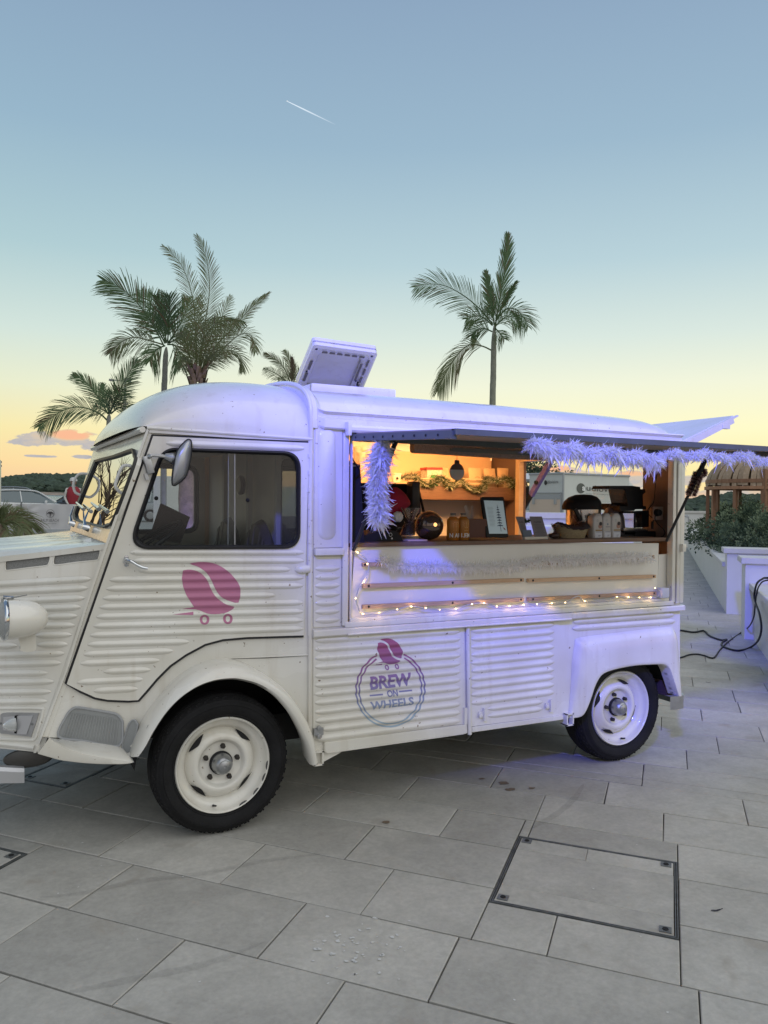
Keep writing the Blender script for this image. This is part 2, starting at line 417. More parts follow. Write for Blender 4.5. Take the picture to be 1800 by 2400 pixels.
def paint():
    """old brushed-on cream enamel: faint streaks, dust and small chips"""
    m = mat('cream_paint', (.70, .68, .61), .26, coat=.6, bump=.16, bump_s=3.5)
    nt = m.node_tree; N = nt.nodes; L = nt.links; b = N['Principled BSDF']; tc = N.new('ShaderNodeTexCoord')
    n = N.new('ShaderNodeTexNoise'); n.inputs['Scale'].default_value = 3.2; n.inputs['Detail'].default_value = 7; L.new(tc.outputs['Object'], n.inputs['Vector'])
    n2 = N.new('ShaderNodeTexNoise'); n2.inputs['Scale'].default_value = 46; n2.inputs['Detail'].default_value = 4; L.new(tc.outputs['Object'], n2.inputs['Vector'])
    r = N.new('ShaderNodeValToRGB'); r.color_ramp.elements[0].color = (.66, .635, .56, 1); r.color_ramp.elements[1].color = (.74, .725, .67, 1); r.color_ramp.elements[0].position = .35; r.color_ramp.elements[1].position = .62; L.new(n.outputs['Fac'], r.inputs[0])
    r2 = N.new('ShaderNodeValToRGB'); r2.color_ramp.elements[0].color = (1, 1, 1, 1); r2.color_ramp.elements[0].position = .70; r2.color_ramp.elements[1].color = (.30, .23, .17, 1); r2.color_ramp.elements[1].position = .74; L.new(n2.outputs['Fac'], r2.inputs[0])
    mx = N.new('ShaderNodeMix'); mx.data_type = 'RGBA'; mx.blend_type = 'MULTIPLY'; mx.inputs[0].default_value = 1; L.new(r.outputs[0], mx.inputs[6]); L.new(r2.outputs[0], mx.inputs[7]); L.new(mx.outputs[2], b.inputs['Base Color'])
    mp = N.new('ShaderNodeMapping'); mp.inputs['Scale'].default_value = (9, 9, .9); L.new(tc.outputs['Object'], mp.inputs[0]); n3 = N.new('ShaderNodeTexNoise'); n3.inputs['Scale'].default_value = 2.2; n3.inputs['Detail'].default_value = 5; L.new(mp.outputs[0], n3.inputs['Vector'])
    m3 = N.new('ShaderNodeMapRange'); L.new(n3.outputs['Fac'], m3.inputs[0]); m3.inputs[1].default_value = .56; m3.inputs[2].default_value = .78; m3.inputs[4].default_value = .34
    mx3 = N.new('ShaderNodeMix'); mx3.data_type = 'RGBA'; L.new(m3.outputs[0], mx3.inputs[0]); L.new(mx.outputs[2], mx3.inputs[6]); mx3.inputs[7].default_value = (.50, .44, .34, 1); L.new(mx3.outputs[2], b.inputs['Base Color'])
    mr = N.new('ShaderNodeMapRange'); L.new(n.outputs['Fac'], mr.inputs[0]); mr.inputs[3].default_value = .18; mr.inputs[4].default_value = .34; L.new(mr.outputs[0], b.inputs['Roughness'])
    return m
CREAM = paint()
RUBBER = mat('black_rubber', (.012, .012, .014), .45, noise_s=20, noise_a=.2)
TYRE = mat('tyre_rubber', (.014, .014, .015), .78, noise_s=7, noise_a=.45, bump=.25, bump_s=90, spec=.25)
DARK = mat('dark_metal', (.02, .021, .023), .5, noise_s=12, noise_a=.3)
UNDER = mat('underbody', (.018, .017, .016), .8, noise_s=8, noise_a=.4)
CHROME = mat('chrome', (.62, .64, .66), .12, 1.0, noise_s=14, noise_a=.08)
ALU = mat('aluminium', (.42, .43, .44), .38, .9, noise_s=22, noise_a=.15)
ZINC = mat('galvanised', (.38, .40, .42), .42, .8, noise_s=18, noise_a=.2)
GREYPL = mat('grey_plastic', (.27, .28, .28), .5, noise_s=10, noise_a=.1)
BLACKPL = mat('black_plastic', (.010, .010, .012), .45, spec=.25)
BLACKMT = mat('matt_black', (.012, .012, .013), .8)
PINK = mat('pink_print', (.47, .17, .29), .45, noise_s=5, noise_a=.05)
WINGLASS = glassmat('window_glass', (.93, .95, .95), .8)
WINDGLASS = glassmat('windscreen_glass', (.5, .53, .53), 5.5)
CLEAR = glassmat('clear_glass', (.93, .95, .95), 1.2)
WHITEPL = mat('white_plastic', (.72, .72, .70), .4, noise_s=8, noise_a=.04)
LINEN = mat('cream_board', (.72, .70, .64), .5, noise_s=4, noise_a=.05)
PINE = wood('pine_strip', (.42, .27, .17), (.52, .36, .24))
WALNUT = wood('dark_wood', (.10, .055, .035), (.17, .10, .065))
OAKPLY = wood('warm_ply', (.50, .36, .22), (.60, .45, .29), .5, 5, (1, 3, 3))
# ------------------------------------------------------------------ ground: paving slabs laid in courses
AD = V((cos(radians(-49)), sin(radians(-49)), 0)); BD = V((cos(radians(43.5)), sin(radians(43.5)), 0))
def lat(s, t, z=0.0): return AD*s + BD*t + V((0, 0, z))
def tolat(p):
    det = AD.x*BD.y-AD.y*BD.x
    return ((p.x*BD.y-p.y*BD.x)/det, (AD.x*p.y-AD.y*p.x)/det)
def stone_mat(name, col, var=.10, dirt=.5):
    m = mat(name, col, .62, spec=.35); nt = m.node_tree; N = nt.nodes; L = nt.links; b = N['Principled BSDF']
    tc = N.new('ShaderNodeTexCoord'); oi = N.new('ShaderNodeObjectInfo')
    ad = N.new('ShaderNodeVectorMath'); ad.operation = 'ADD'
    geo = N.new('ShaderNodeNewGeometry'); L.new(geo.outputs['Position'], ad.inputs[0])
    cmb = N.new('ShaderNodeCombineXYZ'); mu = N.new('ShaderNodeMath'); mu.operation = 'MULTIPLY'; mu.inputs[1].default_value = 37; L.new(oi.outputs['Random'], mu.inputs[0]); L.new(mu.outputs[0], cmb.inputs[2]); L.new(cmb.outputs[0], ad.inputs[1])
    P = ad.outputs[0]
    def nz(s, d=6, r=.6, dist=0, src=P):
        n = N.new('ShaderNodeTexNoise'); n.inputs['Scale'].default_value = s; n.inputs['Detail'].default_value = d; n.inputs['Roughness'].default_value = r; n.inputs['Distortion'].default_value = dist; L.new(src, n.inputs['Vector']); return n.outputs['Fac']
    def rmp(f, a, b_, c, d):
        n = N.new('ShaderNodeMapRange'); n.interpolation_type = 'SMOOTHSTEP'; L.new(f, n.inputs[0]); n.inputs[1].default_value = a; n.inputs[2].default_value = b_; n.inputs[3].default_value = c; n.inputs[4].default_value = d; return n.outputs[0]
    def mul(a, b_):
        n = N.new('ShaderNodeMath'); n.operation = 'MULTIPLY'
        for i, x in enumerate((a, b_)):
            if isinstance(x, float): n.inputs[i].default_value = x
            else: L.new(x, n.inputs[i])
        return n.outputs[0]
    big = rmp(nz(1.6, 5), .3, .7, .87, 1.10); fine = rmp(nz(42, 6, .7), .2, .8, .88, 1.10); mid = rmp(nz(9, 8, .7, .6), .3, .7, .92, 1.06)
    var_ = rmp(oi.outputs['Random'], 0, 1, 1-var, 1+var)
    k = mul(mul(big, fine), mul(mid, var_))
    sc = N.new('ShaderNodeVectorMath'); sc.operation = 'SCALE'; sc.inputs[0].default_value = col; L.new(k, sc.inputs[3])
    # dull brown stains, pale worn flecks, hairline scratches
    st = rmp(nz(2.7, 4, .55, .8), .60, .74, 0, dirt)
    mx = N.new('ShaderNodeMix'); mx.data_type = 'RGBA'; L.new(st, mx.inputs[0]); L.new(sc.outputs[0], mx.inputs[6]); mx.inputs[7].default_value = (col[0]*.72, col[1]*.66, col[2]*.60, 1)
    vo = N.new('ShaderNodeTexVoronoi'); vo.inputs['Scale'].default_value = 9; L.new(geo.outputs['Position'], vo.inputs['Vector'])
    fl = mul(rmp(vo.outputs['Distance'], .055, .03, 0, .75), rmp(nz(1.1, 3, .5, 0, geo.outputs['Position']), .56, .60, 0, 1))
    mx2 = N.new('ShaderNodeMix'); mx2.data_type = 'RGBA'; L.new(fl, mx2.inputs[0]); L.new(mx.outputs[2], mx2.inputs[6]); mx2.inputs[7].default_value = (.5, .5, .48, 1)
    mp = N.new('ShaderNodeMapping'); mp.inputs['Rotation'].default_value = (0, 0, .6); mp.inputs['Scale'].default_value = (1.2, 26, 1); L.new(geo.outputs['Position'], mp.inputs[0])
    sc2 = rmp(nz(2.2, 2, .4, 1.5, mp.outputs[0]), .745, .775, 0, .35)
    mx3 = N.new('ShaderNodeMix'); mx3.data_type = 'RGBA'; L.new(sc2, mx3.inputs[0]); L.new(mx2.outputs[2], mx3.inputs[6]); mx3.inputs[7].default_value = (.42, .42, .40, 1)
    L.new(mx3.outputs[2], b.inputs['Base Color'])
    L.new(rmp(nz(5, 4), .3, .7, .5, .78), b.inputs['Roughness'])
    bp = N.new('ShaderNodeBump'); bp.inputs['Strength'].default_value = .35; bp.inputs['Distance'].default_value = .004; L.new(nz(38, 9, .72), bp.inputs['Height']); L.new(bp.outputs[0], b.inputs['Normal'])
    return m
STONE = stone_mat('paving_stone', (.43, .415, .375), var=.08)
GROUT = mat('joint_sand', (.11, .10, .085), .9, noise_s=30, noise_a=.4)
bm = bmesh.new()
S0, S1, T0, T1 = -70, 30, -7, 62
vs = [bm.verts.new(lat(s, t, -.011)) for s, t in ((S0, T0), (S1, T0), (S1, T1), (S0, T1))]; bm.faces.new(vs)
GROUND = struct(finish('plaza_ground', bm, GROUT, smooth=False))
def slab_mesh(bm, s0, s1, t0, t1, top=0.0, gap=.0035, c=.0035, uneven=True):
    g = gap*.75; gt = gap*1.15; r = random.uniform
    j = lambda: r(-.0012, .0012)
    hz = [top+(r(-.0016, .0016) if uneven else 0) for _ in range(4)]
    Q = [(s0+g+j(), t0+gt+j()), (s1-g+j(), t0+gt+j()), (s1-g+j(), t1-gt+j()), (s0+g+j(), t1-gt+j())]
    cs = [(c, c), (-c, c), (-c, -c), (c, -c)]
    lo = [bm.verts.new(lat(q[0], q[1], -.02)) for q in Q]
    md = [bm.verts.new(lat(q[0], q[1], hz[i]-c*.7)) for i, q in enumerate(Q)]
    hi = [bm.verts.new(lat(q[0]+cs[i][0], q[1]+cs[i][1], hz[i])) for i, q in enumerate(Q)]
    for A, B in ((lo, md), (md, hi)):
        for i in range(4): bm.faces.new((A[i], A[(i+1) % 4], B[(i+1) % 4], B[i]))
    bm.faces.new(hi)
rows = [-6.83, -6.43, -6.03, -5.63, -5.23, -4.83, -4.43, -4.03, -3.63, -3.23, -2.83, -2.42, -2.01, -1.60, -1.20, -.79, -.38, .03, .43, .80, 1.17, 1.54, 1.66, 1.95, 2.35, 2.75, 3.14, 3.50, 3.87, 4.31]
while rows[-1] < 60: rows.append(rows[-1]+random.choice((.38, .40, .40, .42)))
known = {-1.20: [.32, .96, 1.95], -.79: [-.23, .62, 1.25, 2.07], -.38: [-.43, .21, .85, 1.57, 2.015, 2.78], .03: [-.16, .61, 1.295, 2.015, 2.8], .43: [-.5, .20, .94, 1.34, 2.015, 2.75],
         .80: [-.33, .61, 1.34, 1.95, 2.7], 1.17: [.3, 1.03, 1.65, 2.35, 3.0], 1.54: [-.2, 1.83, 3.9], 1.66: [.1, 1.03, 1.83, 2.6], 1.95: [.7, 1.4, 2.08, 2.8], 2.35: [.8, 1.55, 2.28, 3.0], -1.60: [-.1, .62, 1.33]}
cells = []
for t0, t1 in zip(rows, rows[1:]):
    js = sorted(known.get(t0, [random.uniform(0, .7)]))
    while js[0] > -68: js.insert(0, js[0]-random.choice((.60, .66, .72, .80)))
    while js[-1] < 28: js.append(js[-1]+random.choice((.60, .66, .72, .80)))
    for s0, s1 in zip(js, js[1:]): cells.append((s0, s1, t0, t1))
MH = [(1.295, 2.015, -.085, .59), (-1.46, -.74, -1.12, -.48), (-1.52, -1.16, .22, .80)]
near, far = [], []
def overlaps(c, m): return c[0] < m[1]-.01 and c[1] > m[0]+.01 and c[2] < m[3]-.01 and c[3] > m[2]+.01
def cut(c):
    out = [c]
    for m in MH:
        nx = []
        for k in out:
            if not overlaps(k, m): nx.append(k); continue
            s0, s1, t0, t1 = k
            if s0 < m[0]-.03: nx.append((s0, m[0], t0, t1))
            if s1 > m[1]+.03: nx.append((m[1], s1, t0, t1))
            a, b = max(s0, m[0]), min(s1, m[1])
            if t0 < m[2]-.03: nx.append((a, b, t0, m[2]))
            if t1 > m[3]+.03: nx.append((a, b, m[3], t1))
        out = nx
    return out
for c0 in cells:
    for c in cut(c0):
        p = lat((c[0]+c[1])/2, (c[2]+c[3])/2); d = p-CP; zz = d.dot(FZ)
        if V((d.x, d.y, 0)).length < 7.5 and (zz < .4 or abs(d.dot(RX)) > .62*zz): far.append((50, c)); continue
        if zz < .4: continue
        u = 900+FPX*d.dot(RX)/zz; v = 1200-FPX*d.dot(UY)/zz
        if v > 2700 and V((d.x, d.y, 0)).length < 7.5: far.append((50, c)); continue
        if v > 2700 or u < -260/max(.3, zz/6) or u > 2060+400/zz: continue
        if zz > 60: continue
        hidden = 0 if not (-.2 < p.x < 2.9 and .9 < p.y < 9) else 1
        (near if zz < 9.5 and not hidden else far).append((zz, c))
near.sort(); far += near[290:]; near = near[:290]
for zz, c in near:
    bm = bmesh.new(); slab_mesh(bm, *c); o = finish('paving_slab', bm, STONE, GROUND, smooth=False)
bm = bmesh.new()
for zz, c in far: slab_mesh(bm, *c, uneven=zz < 14)
o = finish('far_paving_slabs', bm, STONE, GROUND, smooth=False); o['kind'] = 'stuff'

# manhole covers: steel frame, paving infill cut into strips, corner keys
STEEL = mat('weathered_steel', (.20, .21, .21), .5, .6, noise_s=16, noise_a=.45)
def manhole(m, strips, label):
    s0, s1, t0, t1 = m; c = lat((s0+s1)/2, (t0+t1)/2)
    T = thing('manhole_cover', label, 'manhole cover', (c.x, c.y, 0))
    bm = bmesh.new(); w = .0045
    for g in (0.004, .012):
        a0, a1, b0, b1 = s0+g, s1-g, t0+g, t1-g
        for q in ((a0, a1, b0, b0+w*.7), (a0, a1, b1-w*.7, b1), (a0, a0+w*.7, b0+w*.7, b1-w*.7), (a1-w*.7, a1, b0+w*.7, b1-w*.7)):
            hexa(bm, [lat(x, y, -.019) for x, y in ((q[0], q[2]), (q[1], q[2]), (q[1], q[3]), (q[0], q[3]))]+[lat(x, y, .001) for x, y in ((q[0], q[2]), (q[1], q[2]), (q[1], q[3]), (q[0], q[3]))])
    finish('frame', bm, STEEL, T, smooth=False)
    g = .019; bb = [t0+g]+[t0+g+(t1-t0-2*g)*f for f in strips]+[t1-g]
    for i, (a, b) in enumerate(zip(bb, bb[1:])):
        bm = bmesh.new()
        if i == len(bb)-2 and len(strips) > 1:
            mid = s0+.33
            slab_mesh(bm, s0+g, mid, a, b, gap=.0012, c=.002, uneven=False); finish('paving_infill', bm, STONE, T, smooth=False); bm = bmesh.new()
            slab_mesh(bm, mid, s1-g, a, b, gap=.0012, c=.002, uneven=False)
        else: slab_mesh(bm, s0+g, s1-g, a, b, gap=.0012, c=.002, uneven=False)
        finish('paving_infill', bm, STONE, T, smooth=False)
    for sx, tx in ((s0+.05, t0+.05), (s1-.05, t0+.05), (s1-.05, t1-.05), (s0+.05, t1-.05)):
        bm = bmesh.new(); h = .022
        hexa(bm, [lat(sx+a*h, tx+b*h, -.015) for a, b in ((-1, -1), (1, -1), (1, 1), (-1, 1))]+[lat(sx+a*h, tx+b*h, .0035) for a, b in ((-1, -1), (1, -1), (1, 1), (-1, 1))])
        k = finish('corner_key', bm, STEEL, T, smooth=False)
        bm = bmesh.new(); p = lat(sx, tx, .0); lathe(bm, [(.0, .0062), (.011, .0062), (.012, .004)], p, (0, 0, 1), 12); finish('key_hole', bm, BLACKMT, k)
manhole(MH[0], (.22, .80), 'square manhole cover with paving infill in the open paving right of the van')
manhole(MH[1], (.5,), 'manhole cover cut off by the left edge below the front bumper')
manhole(MH[2], (.5,), 'manhole cover in the shade under the nose of the van')

# small litter and stains on the paving
LEAFM = mat('dead_leaf', (.03, .028, .04), .7)
def leaf(q, L, a, label):
    p = GP.at(q); bm = bmesh.new(); d = V((cos(a), sin(a), 0)); n = V((-d.y, d.x, 0)); P = []
    for i in range(7):
        t = i/6; w = L*.22*sin(pi*min(1, t*1.1))*(1-.3*t) if t < .9 else .0006
        P.append((p+d*L*(t-.5)+n*w*.5, p+d*L*(t-.5)-n*w*.5, .002+.012*abs(t-.5)))
    vs = [(bm.verts.new(a_+V((0, 0, h))), bm.verts.new(b_+V((0, 0, h*.6)))) for a_, b_, h in P]
    for A, B in zip(vs, vs[1:]): bm.faces.new((A[0], B[0], B[1], A[1]))
    tag(finish('fallen_leaf', bm, LEAFM), label, 'leaf')
leaf((1680, 2135), .055, -.2, 'dark curled fallen leaf on the slab right of the large manhole cover')
leaf((1647, 1427), .05, .3, 'small dark leaf on the walkway left of the cable loop')
leaf((1706, 1444), .045, .8, 'small dark leaf beside the foot of the middle white pillar')
leaf((1660, 1600), .045, -.5, 'small dark leaf on the paving behind the rear bumper')
STAIN = mat('coffee_stain', (.20, .15, .11), .5)
bm = bmesh.new(); random.seed(3)
for cx, cy, r in ((1180, 1836, .035), (1196, 1851, .03), (1130, 1826, .018), (1247, 1848, .02), (905, 1928, .02)):
    p = GP.at((cx, cy)); k = [.6+.6*random.random() for _ in range(12)]
    vs = [bm.verts.new(p+V((r*k[i]*cos(2*pi*i/12), r*.75*k[i]*sin(2*pi*i/12), .0032))) for i in range(12)]; bm.faces.new(vs)
o = finish('spilled_coffee', bm, STAIN, GROUND, smooth=False)
FLECK = mat('gum_fleck', (.60, .60, .58), .7)
bm = bmesh.new()
for i in range(95):
    u, v = (random.gauss(835, 60), random.gauss(2220, 32)) if i < 60 else (random.uniform(60, 1780), random.uniform(1880, 2380))
    p = GP.at((u, v)); r = random.uniform(.002, .011)*(1 if i < 60 else .55); k = [.4+.9*random.random() for _ in range(7)]
    vs = [bm.verts.new(p+V((r*k[j]*cos(2*pi*j/7), r*k[j]*sin(2*pi*j/7), .0020))) for j in range(7)]; bm.faces.new(vs)
o = finish('white_flecks', bm, FLECK, GROUND, smooth=False); o['kind'] = 'stuff'

# faint curved scuffs left by tyres
SCUFF = mat('tyre_scuff', (.12, .12, .12), .8, alpha=.10)
for P in ([(90, 2105), (190, 2096), (320, 2068), (470, 2050), (620, 2020), (760, 2002)], [(1238, 1946), (1300, 1912), (1345, 1874), (1368, 1838)], [(150, 2330), (300, 2300), (480, 2262), (620, 2210)]):
    bm = bmesh.new(); Q = smooth_path([GP.at(q) for q in P], 8); L_ = []
    for i, p in enumerate(Q):
        d = (Q[min(i+1, len(Q)-1)]-Q[max(i-1, 0)]).normalized(); s = V((-d.y, d.x, 0))*.022*(sin(pi*i/(len(Q)-1))**.5)*random.uniform(.7, 1.1); L_.append((bm.verts.new(p+s+V((0, 0, .004))), bm.verts.new(p-s+V((0, 0, .004)))))
    for A, B in zip(L_, L_[1:]): bm.faces.new((A[0], A[1], B[1], B[0]))
    finish('tyre_scuff', bm, SCUFF, GROUND, smooth=False)
# ------------------------------------------------------------------ sea and far shores
hA = ray(0, 1143); hB = ray(1800, 1198); SN = hA.cross(hB).normalized(); SN = SN if SN.z > 0 else -SN
SEAP = Plane((20, 45, -1.2), SN)
def sea_at(u, dist, v=None):
    """point of the sea surface under photo column u at a given distance"""
    d = ray(u, 1200); d = V((d.x, d.y, 0)).normalized()*dist; p = V((CP.x+d.x, CP.y+d.y, 0)); o = SEAP.o
    p.z = o.z - ((p.x-o.x)*SN.x+(p.y-o.y)*SN.y)/SN.z; return p
bm = bmesh.new()
ds = [57, 70, 90, 130, 200, 350, 700, 1500, 5000]; us = list(range(-4000, 6001, 500))
g = [[bm.verts.new(sea_at(u, d)) for u in us] for d in ds]
for i in range(len(ds)-1):
    for j in range(len(us)-1): bm.faces.new((g[i][j], g[i][j+1], g[i+1][j+1], g[i+1][j]))
SEA = mat('sea_water', (.10, .17, .19), .22, spec=.5); b_ = SEA.node_tree
n_ = b_.nodes.new('ShaderNodeTexNoise'); n_.inputs['Scale'].default_value = .9; n_.inputs['Detail'].default_value = 5
g_ = b_.nodes.new('ShaderNodeNewGeometry'); b_.links.new(g_.outputs['Position'], n_.inputs['Vector']); bp_ = b_.nodes.new('ShaderNodeBump'); bp_.inputs['Strength'].default_value = .8; bp_.inputs['Distance'].default_value = .5
b_.links.new(n_.outputs['Fac'], bp_.inputs['Height']); b_.links.new(bp_.outputs[0], b_.nodes['Principled BSDF'].inputs['Normal'])
struct(finish('sea', bm, SEA))
_b = bmesh.new(); bmesh.ops.create_icosphere(_b, subdivisions=2, radius=1); ICOV = [v.co.copy() for v in _b.verts]; ICOF = [[v.index for v in f.verts] for f in _b.faces]; _b.free()
HILLM = mat('far_wood', (.05, .068, .048), .9, noise_s=.35, noise_a=.55)
ROCK = mat('shore_rock', (.30, .25, .20), .9, noise_s=.3, noise_a=.3)
def hill(name, prof, dist, depth, crown, label, rock=True):
    """wooded shore: a ground ridge plus a mass of crowns; prof = (u, ridge pixel row)"""
    bm = bmesh.new(); random.seed(len(prof)*7+int(dist))
    def top(u):
        for (a, va), (b, vb) in zip(prof, prof[1:]):
            if a <= u <= b: return va+(vb-va)*(u-a)/(b-a)
        return prof[-1][1]
    u0, u1 = prof[0][0], prof[-1][0]
    def ridge(u, back):
        base = sea_at(u, dist); d = ray(u, top(u)); k = (dist)/V((d.x, d.y, 0)).length; zt = CP.z+d.z*k
        q = sea_at(u, dist+depth*back); h = max(0, zt-base.z); q.z = base.z + h*sin(pi/2*min(1, back))**.8*.93 if back > 0 else base.z
        return q, h
    cols = [u0+(u1-u0)*i/60 for i in range(61)]; g = []
    for bk in (0, .06, .3, .6, 1.0):
        row = []
        for u in cols:
            q, h = ridge(u, bk); row.append(bm.verts.new(q if bk else q-V((0, 0, .5))))
        g.append(row)
    for i in range(4):
        for j in range(60): bm.faces.new((g[i][j], g[i][j+1], g[i+1][j+1], g[i+1][j])).material_index = 1 if i == 0 and rock else 0
    o = finish(name, bm, [HILLM, ROCK]); struct(o, label)
    bm = bmesh.new(); n = int((u1-u0)*(2.0 if crown > 2.5 else 2.0))
    for i in range(n):
        u = random.uniform(u0, u1); bk = random.random()**.8*.98+.05; q, h = ridge(u, bk)
        if h < .6: continue
        r = crown*random.uniform(.6, 1.25)*min(1, .35+h/8)
        kz = .9*random.uniform(.8, 1.2); vv = [bm.verts.new(q+V((c.x*1.15, c.y*1.15, c.z*kz+.25))*r+V((random.uniform(-1, 1), random.uniform(-1, 1), random.uniform(-1, 1)))*r*.2) for c in ICOV]
        for f_ in ICOF: bm.faces.new([vv[k] for k in f_])
    f = finish(name+'_woods', bm, mat('far_tree_crowns', (.045, .068, .046), .95, noise_s=.5, noise_a=.6), smooth=False); f['kind'] = 'stuff'; f['label'] = 'dark woods covering the '+label; f['category'] = 'woods'
hill('wooded_hill', [(-260, 1128), (-120, 1124), (-20, 1128), (20, 1119), (40, 1117), (90, 1110), (120, 1109), (160, 1109), (185, 1109), (225, 1113), (300, 1120), (420, 1128), (560, 1132), (800, 1138)], 430, 120, 2.7, 'headland across the bay behind the parked cars')
hill('low_headland', [(1180, 1150), (1240, 1155), (1330, 1170), (1560, 1180), (1590, 1180), (1625, 1184), (1650, 1177), (1680, 1176), (1705, 1168), (1760, 1172), (1900, 1166), (2100, 1160)], 300, 70, 2.4, 'low headland across the bay on the right', rock=False)

# raised car terrace at the back left, behind the banner fence
TERR = mat('concrete_wall', (.27, .265, .25), .85, noise_s=3, noise_a=.12, bump=.2)
WHITEW = mat('white_render', (.66, .66, .63), .75, noise_s=1.6, noise_a=.05, bump=.12, bump_s=30)
CAPM = mat('pale_cap_stone', (.60, .59, .55), .6, noise_s=5, noise_a=.07, bump=.1, bump_s=40)
def gp(u, dist, z=0.0):
    d = ray(u, 1200); d = V((d.x, d.y, 0)).normalized()*dist; return V((CP.x+d.x, CP.y+d.y, z))
bm = bmesh.new()
q = [gp(-500, 26.5), gp(700, 27.5), gp(700, 54), gp(-500, 54)]
hexa(bm, [p+V((0, 0, -.02)) for p in q]+[p+V((0, 0, .46)) for p in q])
struct(finish('car_terrace', bm, TERR, smooth=False))
# ------------------------------------------------------------------ the van
VAN = thing('food_van', 'cream corrugated vintage van converted into a coffee stall, parked on the paving', 'van', (1.2, 1.0, 0))
def sp(q, off=0.0): return SP.at(q, 0) + V((0, -off, 0))
def dp(q, off=0.0): return DP.at(q, 0) + DP.n*off
def npl(q, off=0.0): return NP.at(q, 0) + NP.n*off
def wpl(q, off=0.0): return WP.at(q, 0) + WP.n*off
mir_ = lambda p: V((p.x, WID-p.y, p.z))
def px_of(x, z, y=0.0):
    d = V((x, y, z))-CP; zz = d.dot(FZ); return (900+FPX*d.dot(RX)/zz, 1200-FPX*d.dot(UY)/zz)
X0, XR = .43, 2.945
# --- rear body side: sheet with serving opening and wheel arch
rear_arch = ln(ZF, (285, 895), (350, 880), (385, 820), (420, 700), (455, 620), (500, 575), (600, 545), (720, 525), (880, 518), (920, 525), (945, 555), (975, 640), (1005, 735))
RA3 = [sp(q) for q in sm2(rear_arch, 3)]
zs = .335
outer = [(X0, zs), (RA3[0].x, zs)]+[(p.x, p.z) for p in RA3]+[(2.955, RA3[-1].z-.01), (2.925, 2.0), (X0-.005, 2.0)]
op = [sp(q) for q in ((812, 1453), (1569, 1410), (1566, 1075), (814, 1023.5))]
OPX0, OPX1 = .622, op[1].x
hole = [(.622, .985), (OPX1, .985), (OPX1, 1.925), (.622, 1.925)]
bm = bmesh.new(); plate(bm, outer, [hole], lambda q, o: V((q[0], -o, q[1])), 0, -.025)
finish('side_panel', bm, CREAM, VAN, smooth=False)
# --- ribbed lower doors
def ribbed(name, quad, ribs, t=.006, mats=CREAM, plane=SP, parent=VAN, holes=()):
    bm = bmesh.new(); pf = (lambda q, o: plane.at(q, 0)+plane.n*o)
    plate(bm, quad, list(holes), pf, t, 0.0); ribs.build(bm)
    return finish(name, bm, mats, parent, angle=50)
RAr = Ribs(SP, .006, .010)
A_l = [(105, 335), (105, 393), (105, 450), (105, 507), (105, 567), (105, 626), (105, 684), (105, 740), (105, 800), (108, 858), (150, 912), (112, 975)]
A_r = [273, 325, 378, 431, 484, 537, 590, 642, 694, 747, 801, 855]
for (lx, ly), ry in zip(A_l, A_r): RAr.add(ZE(lx, ly), ZE(1048, ry), .0185)
ribbed('lower_door', ln(ZE, (92, 305), (1072, 252), (1078, 872), (92, 975)), RAr)
RBr = Ribs(SP, .006, .010)
for k in range(10): RBr.add((1104, 1479+18.75*k), (1299 if k < 10 else 1290, 1463+17.7*k), .0185)
RBr.add(ZE(1225, 778), ZE(1580, 733), .0165); RBr.add(ZE(1225, 824), ZE(1580, 778), .0165)
ribbed('lower_door', ln(ZE, (1108, 250), (1683, 212), (1700, 815), (1108, 890)), RBr)
# sill strips under the doors
for nm, Q in (('door_sill', ln(ZE, (157, 990), (1078, 873), (1080, 930), (1062, 935), (175, 1062), (157, 1050))), ('door_sill', ln(ZE, (1110, 892), (1700, 815), (1700, 842), (1110, 925)))):
    bm = bmesh.new(); plate(bm, Q, [], sp, .022, 0); bmesh.ops.bevel(bm, geom=bm.edges[:], offset=.003, segments=2, affect='EDGES'); finish(nm, bm, CREAM, VAN)
# vertical post between the doors, hinges, catches
bm = bmesh.new(); a, b = sp(ZE(1086, 246), .018), sp(ZE(1096, 938), .018); tube(bm, [a, b], .012, 8); finish('door_post', bm, CREAM, VAN)
for q0, q1 in ((ZE(1165, 772), ZE(1208, 848)), (ZE(1592, 718), ZE(1640, 788))):
    bm = bmesh.new(); p = sp(((q0[0]+q1[0])/2, (q0[1]+q1[1])/2), .014); box(bm, p+V((.008, 0, 0)), (.014, .022, .07)); box(bm, p+V((-.012, .004, 0)), (.03, .008, .035))
    lathe(bm, [(0, .012), (.011, .01), (.012, 0)], p+V((-.02, 0, -.003)), (0, -1, 0), 12); finish('catch', bm, CREAM, VAN)
bm = bmesh.new(); p = sp(ZE(120, 920), .012)
box(bm, p, (.05, .02, .035)); lathe(bm, [(0, .012), (.012, .01), (.013, 0)], p+V((0, -.01, .02)), (0, -1, 0), 10); lathe(bm, [(0, .02), (.012, .018), (.013, 0)], p+V((0, -.004, -.02)), (0, -1, 0), 10); finish('hinge', bm, ALU, VAN)
bm = bmesh.new(); p = sp(ZE(1072, 820), .01); box(bm, p, (.018, .02, .09)); finish('hinge', bm, CREAM, VAN)
# jacking sockets
for q in (ZE(116, 1090), ZF(264, 900)):
    p = sp(q, .02); bm = bmesh.new()
    for dx, dz, sx, sz in ((-.022, 0, .008, .07), (.022, 0, .008, .07), (0, .032, .052, .008), (0, -.032, .052, .008)): box(bm, p+V((dx, .02, dz)), (sx, .06, sz))
    s_ = finish('jacking_socket', bm, CREAM, VAN, smooth=False); bm = bmesh.new(); box(bm, p+V((0, .035, 0)), (.036, .02, .056)); finish('socket_mouth', bm, BLACKMT, s_)
